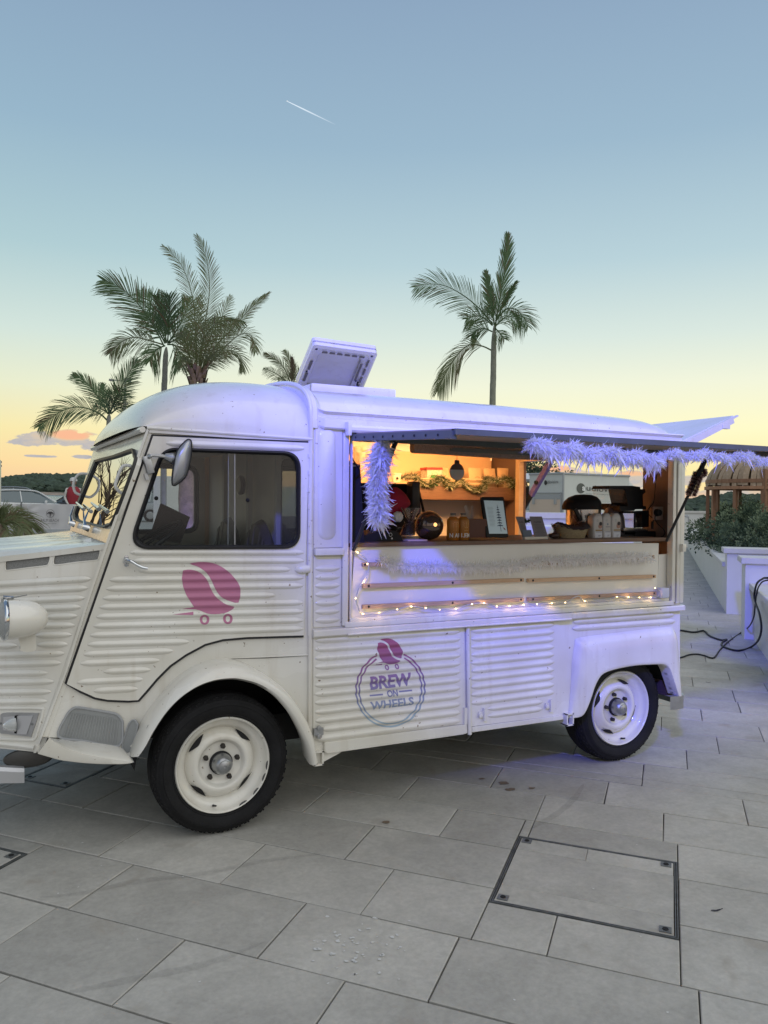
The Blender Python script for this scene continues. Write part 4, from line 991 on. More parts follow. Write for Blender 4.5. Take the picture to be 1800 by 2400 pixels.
# --- cab roof: domed, dropping to the brow
bm = bmesh.new(); G_ = []
ytop = lambda x: max(0.0, (X0-x)*math.tan(TAP))
NS = 22
xf = pt.x-.012; topz = lambda f: None
for i in range(NS+1):
    f = (i/NS)**1.6 if i < NS else 1.0          # 0 = brow, 1 = seam
    x = xf+(X0-.006-xf)*f; w = RCY-ytop(x)+.006; zb = 1.940-.045*f
    hh = .365*(1-(1-f)**2.6)**.62; hh = hh*(1-.035*f)
    row = []
    for k in range(41):
        a = pi*k/40; c, s = cos(a), sin(a); e = 2.6
        y = RCY-w*(abs(c)**(2/e))*(1 if c > 0 else -1); z = zb+hh*(abs(s)**(2/e))
        row.append(bm.verts.new(V((x-.05*(1-f)*s, y, z))))
    G_.append(row)
for A, B in zip(G_, G_[1:]):
    for k in range(40): bm.faces.new((A[k], A[k+1], B[k+1], B[k]))
bmesh.ops.recalc_face_normals(bm, faces=bm.faces); finish('cab_roof', bm, CREAM, VAN, angle=60)
bm = bmesh.new(); vs = [bm.verts.new(q) for q in (pt+V((0, .02, .006)), V((X0, .02, 1.90)), V((X0, WID-.02, 1.90)), V((pt.x, WID-pt.y-.02, 1.936)))]; bm.faces.new(vs); finish('cab_ceiling', bm, mat('headlining', (.34, .31, .26), .8), VAN, smooth=False)
# embossed tabs along the cab roof edge
for k in range(5):
    p = DP.at(J2(510+228*k, 72+8*k)); bm = bmesh.new(); box(bm, V((p.x, p.y+.018, p.z+.004)), (.05, .008, .012), bev=.003); finish('pressed_tab', bm, CREAM, VAN)
# --- headlamp
hc = PY(.16).at((14, 1452)); ax = V((-1, -.10, .02)).normalized()
bm = bmesh.new(); lathe(bm, [(.088, -.004), (.092, .0), (.094, .010), (.090, .016), (.085, .013)], hc, ax, 40); tube(bm, [hc+V((0, 0, .094))-ax*.03, hc+V((0, 0, .099))+ax*.012], .006, 6)
HL = thing('x', 'x', 'x', hc); bpy.data.objects.remove(HL)
bm2 = bmesh.new(); lathe(bm2, [(.088, -.002), (.088, -.03), (.083, -.075), (.070, -.12), (.050, -.15), (.028, -.166), (0, -.172)], hc, ax, 40)
HS = finish('headlamp', bm2, CREAM, VAN, angle=60)
finish('rim_ring', bm, CHROME, HS)
bm = bmesh.new(); lathe(bm, [(.085, .012), (.070, .026), (.045, .038), (.02, .044), (0, .046)], hc, ax, 32); finish('lens', bm, mat('lens_glass', (.75, .77, .75), .12, trans=.6, bump=.4, bump_s=45), HS)
bm = bmesh.new(); v0 = hc+V((0, 0, .09)); pts = [v0+ax*.03, v0+ax*(-.02)+V((0, 0, .008)), v0+ax*(-.09)+V((0, 0, .012))]
for k, (w) in enumerate((.03, .03, .004)): pass
q = [v0+ax*.022+V((0, -.03, -.004)), v0+ax*.022+V((0, .03, -.004)), v0-ax*.085+V((0, .004, .012)), v0-ax*.085+V((0, -.004, .012))]; hexa(bm, q+[a+V((0, 0, .005)) for a in q]); finish('visor', bm, CHROME, HS)
bm = bmesh.new(); bx = npl(H8(300, 580)); plate(bm, sm2(ln(H8, (190, 505), (250, 485), (345, 478), (385, 500), (385, 560), (378, 672), (228, 675), (222, 620), (205, 560)), 3, True), [], lambda q, o: PY(.19).at(q)+V((0, -o, 0)), .0, -.10); LB = finish('lamp_bracket', bm, CREAM, VAN, angle=30)
bm = bmesh.new(); tube(bm, [PY(.15).at(H8(350, 430)), PY(.18).at(H8(395, 415)), PY(.2).at(H8(415, 412))], [.004, .006, .013], 10); finish('rubber_boot', bm, RUBBER, LB)
# --- front indicator
bm = bmesh.new(); Q = sm2(ln(H8, (10, 1540), (15, 1400), (35, 1340), (200, 1335), (400, 1340), (420, 1360), (345, 1580), (320, 1590), (60, 1560)), 3, True); plate(bm, Q, [], npl, .010, 0); IND = finish('indicator_housing', bm, ALU, VAN, smooth=False)
bm = bmesh.new(); plate(bm, ln(H8, (200, 1368), (372, 1362), (300, 1566), (195, 1556)), [], npl, .016, .010); finish('reflector_tray', bm, mat('satin_metal', (.55, .56, .58), .3, .7), IND, smooth=False)
bm = bmesh.new(); plate(bm, ln(H8, (50, 1380), (195, 1366), (195, 1550), (45, 1520)), [], npl, .0125, .0105); finish('reflector_tray', bm, mat('satin_metal'), IND, smooth=False)
c = npl(H8(165, 1460), .012); bm = bmesh.new(); lathe(bm, [(0, .055), (.012, .05), (.022, .035), (.031, .012), (.033, 0)], c+V((.006, 0, 0)), (-1, -.1, 0), 20); finish('indicator_lens', bm, mat('frosted_lens', (.62, .64, .63), .15, trans=.4), IND)
bm = bmesh.new(); plate(bm, ln(H8, (178, 1362), (200, 1362), (198, 1554), (175, 1550)), [], npl, .020, .01); finish('lens_rim', bm, BLACKPL, IND, smooth=False)
for q in ((18, 1448), (358, 1456)):
    bm = bmesh.new(); lathe(bm, [(0, .004), (.005, .003), (.006, 0)], npl(H8(*q), .01), NP.n, 10); finish('screw', bm, STEEL, IND)
# pressed frame round the indicator and lower roll of the nose
bm = bmesh.new(); tube(bm, smooth_path([npl(q, .0) for q in ln(H8, (-200, 1290), (200, 1288), (440, 1292), (462, 1330), (400, 1560), (370, 1622), (300, 1630), (-200, 1610))], 4), .008, 8); tube(bm, [npl(q, 0) for q in ln(H8, (-400, 1650), (0, 1670), (200, 1690), (372, 1715))], .013, 8); finish('nose_roll', bm, CREAM, NOSE)
# spot lamp under the nose, bumper
bm = bmesh.new(); fog = PY(.34).at(H8(300, 1830)); lathe(bm, [(.0, .012), (.03, .012), (.050, .006), (.055, -.006), (.04, -.02), (0, -.026)], fog, V((-.25, -.96, .1)), 32)
for v in bm.verts: v.co = fog+V(((v.co.x-fog.x)*2.0, (v.co.y-fog.y), (v.co.z-fog.z)*.8))
finish('under_nose_lamp', bm, mat('dull_disc', (.06, .058, .055), .4, .5), VAN)
bm = bmesh.new(); bmp = [PY(.30).at(q) for q in ln(H8, (-900, 1905), (0, 1925), (180, 1935), (262, 1938))]; bmq = [PY(.30).at(q) for q in ln(H8, (-900, 2100), (0, 2092), (180, 2090), (262, 2088))]
A = [bm.verts.new(p+V((0, -.0, 0))) for p in bmp]; A2 = [bm.verts.new(p+V((0, -.012, -.015))) for p in bmp]; B = [bm.verts.new(p+V((0, -.012, 0))) for p in bmq]; C = [bm.verts.new(p+V((0, .035, .0))) for p in bmp]; D = [bm.verts.new(p+V((0, .03, 0))) for p in bmq]
for r0, r1 in ((A, A2), (A2, B), (C, A), (B, D), (D, C)):
    for k in range(3): bm.faces.new((r0[k], r0[k+1], r1[k+1], r1[k]))
bm.faces.new((A[3], A2[3], B[3], D[3], C[3])); bmesh.ops.recalc_face_normals(bm, faces=bm.faces); finish('front_bumper', bm, mat('silver_paint', (.50, .51, .53), .35, .5), VAN, smooth=False)
# --- mirror
bm = bmesh.new(); c = dp(J2(182, 415), .025); M_ = Matrix.Rotation(radians(-16), 3, 'Y'); box(bm, c, (.034, .04, .085), M_, bev=.006); box(bm, c+V((-.008, .0, -.055)), (.016, .02, .03), M_)
MB_ = finish('mirror_clamp', bm, ALU, VAN)
yo = -.055; PM = PY(dp(J2(182, 415)).y+yo)
bm = bmesh.new(); arm = [c+V((-.0, -.01, .045)), PM.at(J2(195, 340)), PM.at(J2(215, 328)), PM.at(J2(300, 335)), PM.at(J2(350, 345))]; tube(bm, smooth_path(arm, 5), .0085, 8); lathe(bm, [(0, -.03), (.014, -.028), (.022, -.008), (.026, .01), (.020, .022), (0, .03)], PM.at(J2(378, 350)), V((1, -.3, -.25)), 20); MA = finish('mirror_arm', bm, ALU, MB_)
mcen = PY(PM.o.y-.03).at(J2(478, 388)); n_m = V((-.90, .28, -.02)).normalized()          # mirror back faces forward
up = V((.16, .0, 1)).normalized(); sd = up.cross(n_m).normalized(); up = n_m.cross(sd)
outl = [(a, b) for a, b in rrect(-.062, -.098, .062, .098, .038, 8)]
mq = [PY(PM.o.y-.03).at(J2(*q)) for q in ((540, 192), (556, 215), (552, 320), (530, 440), (500, 520), (430, 580), (405, 590), (393, 575), (395, 500), (410, 400), (440, 290), (490, 225), (520, 198))]
bm = bmesh.new(); mq = smooth_path(mq, 4, True); dpth = V((.03, .10, 0)).normalized()
F = [bm.verts.new(p) for p in mq]; cc = sum(mq, V((0, 0, 0)))/len(mq); F1 = [bm.verts.new(cc+(p-cc)*.86-dpth*.016) for p in mq]; F3 = [bm.verts.new(cc+(p-cc)*.45-dpth*.026) for p in mq]; F2 = [bm.verts.new(p+dpth*.014) for p in mq]
for r0, r1 in ((F2, F), (F, F1), (F1, F3)):
    for k in range(len(mq)): bm.faces.new((r0[k], r0[(k+1) % len(mq)], r1[(k+1) % len(mq)], r1[k]))
bm.faces.new(F3); bm.faces.new(F2[::-1]); bmesh.ops.recalc_face_normals(bm, faces=bm.faces); MH_ = finish('mirror_head', bm, mat('mirror_shell', (.40, .41, .42), .32, .7, noise_s=12, noise_a=.1), VAN, angle=60)
bm = bmesh.new(); tube(bm, [p+dpth*.006 for p in mq], .006, 6, closed=True); finish('mirror_rim', bm, RUBBER, MH_)
# --- wheels
def make_wheel(center, label=None, lobe=0.0):
    c = V(center); W = bpy.data.objects.new('wheel', None); COL.objects.link(W); W.location = c; attach(W, VAN)
    R = c.z
    bm = bmesh.new(); lathe(bm, [(.226, .012), (.232, -.004), (.240, -.012), (.243, -.010), (.262, -.024), (.285, -.024), (.287, -.021), (.290, -.023), (.300, -.017), (.303, -.012), (.313, -.008), (R-.007, .012), (R-.001, .028), (R-.008, .030), (R-.008, .036), (R, .038), (R, .05), (R-.008, .051), (R-.008, .056), (R+.0015, .055), (R+.002, .085), (R+.0015, .115), (R, .135), (R-.008, .158), (.29, .175), (.23, .165)], c, (0, 1, 0), 72)
    finish('tyre', bm, TYRE, W, angle=40)
    bm = bmesh.new()
    for k in range(46):
        a = 2*pi*k/46
        M = Matrix.Rotation(-a, 3, 'Y'); box(bm, c+M@V((0, .004, R-.016)), (.010, .006, .022), M); box(bm, c+M@V((.014, .018, R-.0055)), (.014, .014, .005), M)
    finish('shoulder_tread', bm, TYRE, W, smooth=False)['kind'] = 'stuff'
    bm = bmesh.new(); lathe(bm, [(.228, .010), (.231, -.006), (.226, -.012), (.220, -.008), (.217, .004), (.212, .018), (.196, .030), (.186, .034), (.176, .058), (.170, .062), (.166, .052), (.150, .034), (.136, .022), (.122, .018), (.112, .024), (.104, .038), (.098, .042), (.052, .044), (.050, .05), (.0, .05)], c, (0, 1, 0), 64)
    finish('rim', bm, CREAM, W, angle=60)
    for k in range(4):
        a = radians(48+90*k)+lobe; bm = bmesh.new(); m = 9
        pi_ = [(.163, t) for t in [(-.5+i/m)*.62 for i in range(m+1)]]
        A = [bm.verts.new(c+V((.170*cos(a+t), .046-.0, .170*sin(a+t)))) for _, t in pi_]; B = [bm.verts.new(c+V(((.170-.022*cos(t/.31*pi/2))*cos(a+t), .0285+.012*abs(t/.31), (.170-.022*cos(t/.31*pi/2))*sin(a+t)))) for _, t in pi_]
        for i in range(m): bm.faces.new((A[i], A[i+1], B[i+1], B[i]))
        finish('rim_slot', bm, BLACKMT, W, smooth=False)
    bm = bmesh.new(); lathe(bm, [(.056, .048), (.056, .030), (.050, .028)], c, (0, 1, 0), 32); finish('hub_gap', bm, BLACKMT, W)
    bm = bmesh.new(); lathe(bm, [(.049, .046), (.050, .020), (.049, .010), (.046, -.004), (.040, -.017), (.032, -.026), (.029, -.027), (.027, -.031), (.016, -.035), (.007, -.036), (.006, -.032), (0, -.031)], c, (0, 1, 0), 40); finish('hub_cap', bm, mat('worn_alloy', (.36, .37, .38), .34, .85, noise_s=20, noise_a=.25), W)
    for k in range(5):
        a = radians(84+72*k)+lobe; p = c+V((.081*cos(a), .044, .081*sin(a))); bm = bmesh.new(); lathe(bm, [(.013, .002), (.0125, -.010), (.011, -.022), (.0, -.024)], p, (0, 1, 0), 6); finish('wheel_nut', bm, mat('rusty_nut', (.045, .04, .036), .7, .4, noise_s=50, noise_a=.4), W, smooth=False)
    a = radians(258)+lobe; bm = bmesh.new(); p = c+V((.200*cos(a), .02, .200*sin(a))); tube(bm, [p, p+V((.006, -.03, .008))], [.006, .004], 8); finish('valve', bm, RUBBER, W)
    return W
fw = PY(.062).at((522.8, 1792.3)); rw = PY(.062).at((1453.5, 1669))
W1 = make_wheel((fw.x, .062, .330)); W2 = make_wheel((rw.x, .062, .330), lobe=.35)
for k, (a0, a1) in enumerate(((-.02, .2), (-.28, -.08), (-.62, -.42), (-1.0, -.78))):
    bm = bmesh.new(); A = []; B = []
    for i in range(7):
        a = a0-.22+(a1-a0)*i/6; wv = .0085*sin(pi*i/6)**.5
        A.append(bm.verts.new(V((fw.x, .062, .33))+V((.2215*cos(a), -.0095, .2215*sin(a))))); B.append(bm.verts.new(V((fw.x, .062, .33))+V(((.2215-wv)*cos(a), -.0085+wv*.3, (.2215-wv)*sin(a)))))
    for i in range(6): bm.faces.new((A[i], A[i+1], B[i+1], B[i]))
    finish('paint_chip', bm, mat('bare_steel', (.07, .07, .07), .6), W1, smooth=False)
for x in (fw.x, rw.x):
    c = V((x, WID-.062-.18, .33)); bm = bmesh.new(); lathe(bm, [(0, .18), (.22, .18), (.29, .19), (.322, .16), (.33, .1), (.322, .02), (.28, 0), (0, .02)], c, (0, 1, 0), 40); finish('wheel', bm, TYRE, VAN)
# --- underbody, wheel wells, floor, far side, rear wall
bm = bmesh.new(); box(bm, (1.25, WID/2, .42), (1.9, WID-.5, .14)); box(bm, (-.25, WID/2, .55), (1.2, 1.1, .36)); box(bm, (2.45, WID/2, .5), (1.0, 1.2, .24)); tube(bm, [V((rw.x, .2, .33)), V((rw.x, WID-.2, .33))], .05, 10); tube(bm, [V((fw.x, .2, .33)), V((fw.x, WID-.2, .33))], .04, 10); box(bm, (2.86, .18, .40), (.25, .05, .07)); finish('chassis', bm, UNDER, VAN, smooth=False)
for cxx, rx in ((fw.x+.02, .43), (rw.x+.0, .42)):
    bm = bmesh.new(); prev = None
    for i in range(13):
        a = pi*i/12; p = [bm.verts.new(V((cxx+rx*cos(a), y, .36+.40*sin(a)))) for y in (.06, .55)]
        if prev: bm.faces.new((prev[0], p[0], p[1], prev[1]))
        prev = p
    A = [bm.verts.new(V((cxx+rx*cos(pi*i/12), .55, .36+.40*sin(pi*i/12)))) for i in range(13)]; bm.faces.new(A)
    finish('wheel_well', bm, BLACKMT, VAN, smooth=False)
bm = bmesh.new(); box(bm, (1.7, WID/2, .50), (2.5, WID-1.16, .03)); box(bm, (1.2, WID/2, .53), (1.2, WID-.08, .03)); box(bm, (.1, WID/2, .86), (.75, WID-1.2, .03)); finish('floor', bm, UNDER, VAN, smooth=False)
INT = mat('interior_lining', (.66, .46, .28), .55, noise_s=3, noise_a=.06)
# far side
yf = WID-.02; f1 = PY(yf-.02)
fo = [f1.at(q) for q in ((1229, 1225), (1512, 1240), (1509, 1083), (1231, 1083))]
FX0 = 2.93; bm = bmesh.new()
plate(bm, [(X0, .36), (2.94, .36), (2.94, 2.0), (X0, 2.0)], [], lambda q, o: V((q[0], yf+o, q[1])), 0, -.02); finish('far_side_panel', bm, [INT], VAN, smooth=False)
REARW = mat('brown_panel', (.13, .085, .07), .35, noise_s=4, noise_a=.1)
RO = [PX(2.93).at(q) for q in ((1231, 1083), (1510, 1083))]; RY1, RY0 = RO[0].y, RO[1].y; RZT = max(RO[0].z, RO[1].z)
bm = bmesh.new(); plate(bm, [(.02, .36), (WID-.02, .36), (WID-.02, 1.99), (.02, 1.99)], [[(RY0, 1.05), (RY1, 1.05), (RY1, RZT), (RY0, RZT)]], lambda q, o: V((2.94+o, q[0], q[1])), 0, -.02); finish('rear_wall', bm, REARW, VAN, smooth=False)
bm = bmesh.new(); box(bm, (2.90, RY1+.03, (1.05+RZT)/2), (.05, .05, RZT-1.0)); finish('rear_opening_post', bm, OAKPLY, VAN, smooth=False)
bm = bmesh.new(); box(bm, (2.90, (RY0+RY1)/2, RZT+.015), (.05, RY1-RY0, .03)); finish('rear_opening_head', bm, OAKPLY, VAN, smooth=False)
# partition behind the cab
bm = bmesh.new(); plate(bm, [(.03, .5), (WID-.03, .5), (WID-.03, 2.0), (.03, 2.0)], [], lambda q, o: V((X0+.03-o, q[0], q[1])), 0, -.02); finish('cab_partition', bm, mat('grey_beige_panel', (.62, .57, .48), .55, noise_s=3, noise_a=.08), VAN, smooth=False)
bm = bmesh.new()
for y in (.5, 1.02, 1.55): box(bm, (X0+.0, y, 1.45), (.03, .03, 1.1))
box(bm, (X0, .28, 1.30), (.03, .44, .02)); finish('partition_frame', bm, mat('pale_trim', (.42, .40, .36), .5), VAN, smooth=False)
bm = bmesh.new(); plate(bm, rrect(.08, 1.32, .46, 1.82, .05, 5), [], lambda q, o: V((X0+.002-o, q[0], q[1])), 0, -.005); finish('partition_window', bm, mat('dark_glass', (.03, .035, .04), .03, spec=.9), VAN, smooth=False)
# cab far side: mirrored door with its window
mir = lambda p: V((p.x, WID-p.y, p.z))
bm = bmesh.new(); plate(bm, [(345, 1004), (731, 1030), (729.7, 1600), (155, 1601)], [winO], lambda q, o: mir(dp(q, o)), 0, -.03); FD = finish('far_door', bm, mat('grey_beige_panel'), VAN, smooth=False)
bm = bmesh.new(); tube(bm, [mir(dp(q, -.02)) for q in wM], .02, 8, closed=True); finish('window_gasket', bm, RUBBER, FD)
bm = bmesh.new(); plate(bm, wI, [], lambda q, o: mir(dp(q, o)), 0, -.004); finish('pane', bm, glassmat('thin_glass', (.9, .92, .92), .6), FD, smooth=False)
bm = bmesh.new(); tube(bm, [mir(dp(J2(700, 310), -.02)), mir(dp(J2(700, 1120), -.02))], .004, 6); finish('pane_edge', bm, ALU, FD)
# cab furniture
SEATM = mat('brown_vinyl', (.05, .035, .03), .5, noise_s=15, noise_a=.15)
for y0 in (.66, 1.30):
    S_ = bpy.data.objects.new('seat', None); COL.objects.link(S_); S_.location = (.25, y0, 1.0); attach(S_, VAN)
    bm = bmesh.new(); n = 13
    rows_ = []
    for i in range(n):
        t = i/(n-1); y = y0-.24+.48*t; top = .44*sqrt(max(.02, 1-((t-.5)*2)**2*.9)); g_ = .012*abs(sin(t*pi*(n-1)/2))
        rows_.append([bm.verts.new(V((.30-g_, y, 1.05))), bm.verts.new(V((.335-g_, y, 1.05+top*.55))), bm.verts.new(V((.355-g_, y, 1.05+top*.93))), bm.verts.new(V((.39, y, 1.05+top))), bm.verts.new(V((.41, y, 1.05+top*.9))), bm.verts.new(V((.41, y, 1.05)))])
    for A, B in zip(rows_, rows_[1:]):
        for k in range(5): bm.faces.new((A[k], A[k+1], B[k+1], B[k]))
    bm.faces.new(rows_[0]); bm.faces.new(rows_[-1][::-1]); bmesh.ops.recalc_face_normals(bm, faces=bm.faces)
    finish('backrest', bm, SEATM, S_, smooth=True)
    bm = bmesh.new()
    for i in range(1, 10):
        t = i/10; top = .44*sqrt(max(.02, 1-((t-.5)*2)**2*.9)); tube(bm, [V((.298, y0-.24+.48*t, 1.06)), V((.328, y0-.24+.48*t, 1.05+top*.55)), V((.35, y0-.24+.48*t, 1.05+top*.92))], .004, 5)
    finish('backrest_piping', bm, mat('piping', (.11, .085, .075), .5), S_)
    bm = bmesh.new(); box(bm, (.12, y0, 1.03), (.40, .48, .10), bev=.03); finish('seat_cushion', bm, SEATM, S_)
ctr = V((-.27, .55, 1.36)); an = V((-.55, 0, .83)).normalized(); bm = bmesh.new(); x_ = V((0, 1, 0)); y_ = an.cross(x_)
tube(bm, [ctr+(x_*cos(2*pi*k/36)+y_*sin(2*pi*k/36))*.21 for k in range(36)], .012, 8, closed=True)
for a in (.4, pi-.4, -pi/2): tube(bm, [ctr, ctr+(x_*cos(a)+y_*sin(a))*.21], .008, 6)
tube(bm, [ctr, ctr-an*.35], .018, 8); finish('steering_wheel', bm, BLACKPL, VAN)
bm = bmesh.new(); box(bm, (-.43, 1.06, 1.18), (.12, 1.3, .14), bev=.02); finish('dashboard', bm, mat('dash_paint', (.05, .045, .04), .5), VAN)
BX = PY(.85); bm = bmesh.new(); q = [BX.at(J2(*a)) for a in ((285, 755), (545, 880), (462, 1110), (185, 1060))]
hexa(bm, q+[p+V((.04, .16, .0)) for p in q]); bmesh.ops.recalc_face_normals(bm, faces=bm.faces)
tag(finish('cardboard_box', bm, mat('dark_cardboard', (.035, .022, .017), .7)), 'dark brown box standing tilted on the dashboard behind the door window', 'box')
# clock / fan on the partition
bm = bmesh.new(); c = PY(1.05).at(J2(825, 590)); c = V((X0-.03, c.y, c.z)); lathe(bm, [(.055, 0), (.06, .02), (.05, .03), (0, .032)], c, (-1, 0, 0), 24); FN = finish('dial_fan', bm, BLACKPL)
tag(FN, 'small black fan with pale dial fixed to the cab partition', 'fan')
# logos
DPK = Plane(DP.o, DP.n)
Lh = sm2(ln(J1, (800, 152), (830, 146), (870, 150), (910, 168), (945, 202), (962, 235), (977, 272), (1000, 310), (1035, 343), (1075, 366), (1122, 380), (1100, 402), (1060, 418), (1000, 425), (950, 420), (905, 402)), 2)+ln(J1, (878, 396), (795, 394), (870, 381), (845, 345), (818, 300), (800, 250), (793, 200))
Rh = sm2(ln(J1, (842, 110), (900, 99), (960, 101), (1020, 118), (1080, 155), (1130, 208), (1155, 250), (1160, 290), (1148, 352), (1100, 346), (1050, 325), (1015, 290), (990, 240), (965, 190), (930, 150), (885, 125)), 2, True)
def ell(cx, cy, rx, ry, n=28, sh=0.0, a0=0, a1=2*pi): return [(cx+rx*cos(a0+(a1-a0)*i/n), cy+ry*sin(a0+(a1-a0)*i/n)+sh*rx*cos(a0+(a1-a0)*i/n)) for i in range(n)]
bm = bmesh.new()
decal(bm, [(Lh, []), (Rh, []), (ln(J1, (735, 427), (865, 411), (865, 430)), []), (ln(J1, *ell(935, 460, 30, 31)), [ln(J1, *ell(935, 460, 14, 19))]), (ln(J1, *ell(1081, 455, 30, 32)), [ln(J1, *ell(1081, 455, 14, 19))])], DP, DR, .0012, 0, .004)
finish('bean_logo', bm, PINK, DOOR)
def sm_(p): x, y = p; return (569+(x-935)*.445, 508+(y-460)*.52-(x-935)*.02)
J1i = lambda q: ((q[0]-130)*2.676, (q[1]-1280)*2.676)
small = lambda P: [ZE(*sm_(J1i(q))) for q in P]
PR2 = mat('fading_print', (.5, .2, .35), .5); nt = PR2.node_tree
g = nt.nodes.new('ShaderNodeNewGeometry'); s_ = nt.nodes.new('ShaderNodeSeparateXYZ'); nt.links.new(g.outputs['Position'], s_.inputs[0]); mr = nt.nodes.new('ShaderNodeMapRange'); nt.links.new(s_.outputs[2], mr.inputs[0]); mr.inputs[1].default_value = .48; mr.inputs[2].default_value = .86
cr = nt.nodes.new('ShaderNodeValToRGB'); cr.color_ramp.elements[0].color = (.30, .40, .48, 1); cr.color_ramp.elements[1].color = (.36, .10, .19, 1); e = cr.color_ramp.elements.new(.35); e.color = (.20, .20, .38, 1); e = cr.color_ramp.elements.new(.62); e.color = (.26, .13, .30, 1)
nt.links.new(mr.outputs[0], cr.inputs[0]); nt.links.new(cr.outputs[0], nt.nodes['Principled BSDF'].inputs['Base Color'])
bm = bmesh.new()
polys = [(small(Lh), []), (small(Rh), []), (small(ln(J1, (735, 427), (865, 411), (865, 430))), []), (ln(ZE, *ell(569, 508, 13, 17)), [ln(ZE, *ell(569, 508, 6, 9))]), (ln(ZE, *ell(634, 502, 13, 17)), [ln(ZE, *ell(634, 502, 6, 9))])]
def ringseg(rx, ry, th, A0, A1, n=70):
    o_ = [(591+rx*cos(A0+(A1-A0)*i/n), 650+ry*sin(A0+(A1-A0)*i/n)-.035*rx*cos(A0+(A1-A0)*i/n)) for i in range(n+1)]
    i_ = [(591+(rx-th)*cos(A0+(A1-A0)*i/n), 650+(ry-th)*sin(A0+(A1-A0)*i/n)-.035*rx*cos(A0+(A1-A0)*i/n)) for i in range(n+1)]
    return ln(ZE, *(o_+i_[::-1]))
polys += [(ringseg(227, 247, 10, radians(-67), radians(247)), []), (ringseg(206, 226, 9, radians(-64), radians(244)), []), (ln(ZE, (457, 686), (542, 678), (542, 687), (457, 695)), []), (ln(ZE, (648, 661), (732, 653), (732, 661), (648, 669)), [])]
decal(bm, polys, SP, RAr, .0012, 0, .004)
for body, bl, br, tl, bo in (('BREW', (457, 652), (722, 622), (457, 568), .035), ('ON', (566, 699), (635, 692), (566, 656), .03), ('WHEELS', (458, 785), (738, 750), (458, 731), .03)):
    b2 = bmesh.new(); z_ = lambda q: SP.at(ZE(*q))+V((0, -.006, 0)); text_on(b2, body, z_(bl), z_(br), z_(tl), bo); decal_bm(bm, b2, SP, RAr, .0012, 0, .006)
finish('round_logo', bm, PR2, VAN)
# ------------------------------------------------------------------ serving hatch and other opened lids
HY = -.975; HXL = .64; HXR = 2.86
hz0 = PY(-.02).at((818, 1020)).z; ho = PX(HXL).at((1063, 1011.6)); hzo = ho.z; HYo = ho.y
HAT = mat('dark_hatch_frame', (.085, .10, .095), .4, noise_s=10, noise_a=.2)
HUND = mat('hatch_underside', (.30, .25, .21), .6, noise_s=5, noise_a=.08)
bm = bmesh.new()
def hp(x, f, dz=0.0): return V((x, -.03+(HYo+.03)*f, hz0+(hzo-hz0)*f+dz))
hexa(bm, [hp(HXL, 0), hp(HXR, 0), hp(HXR, 1), hp(HXL, 1)]+[hp(HXL, 0, .012), hp(HXR, 0, .012), hp(HXR, 1, .012), hp(HXL, 1, .012)])
SHL = finish('serving_hatch', bm, HUND, VAN, smooth=False)
bm = bmesh.new()
for a, b, w, h in ((hp(HXL, 0), hp(HXL, 1), .03, .045), (hp(HXR, 0), hp(HXR, 1), .03, .045)):
    d = (b-a); M = Matrix.Rotation(atan2(d.z, d.y), 3, 'X'); box(bm, (a+b)/2+V((0, 0, -.012)), (w, d.length, h*.75), M)
box(bm, hp((HXL+HXR)/2, 1, .0), (HXR-HXL, .03, .024)); box(bm, hp((HXL+HXR)/2, .02, -.01), (HXR-HXL, .03, .04))
finish('hatch_frame', bm, HAT, SHL, smooth=False)
for k in range(9):
    p = hp(HXL-.016, .06+.105*k, -.012); bm = bmesh.new(); lathe(bm, [(0, .003), (.005, .002), (.006, 0)], p, (-1, 0, 0), 8); finish('rivet', bm, BLACKMT, SHL)
bm = bmesh.new(); tube(bm, [V((HXL-.03, -.04, hz0+.03)), V((HXR, -.04, hz0+.03))], .022, 10); box(bm, V((HXL-.035, -.038, hz0+.03)), (.02, .05, .07), bev=.004); finish('hatch_hinge', bm, CREAM, VAN)
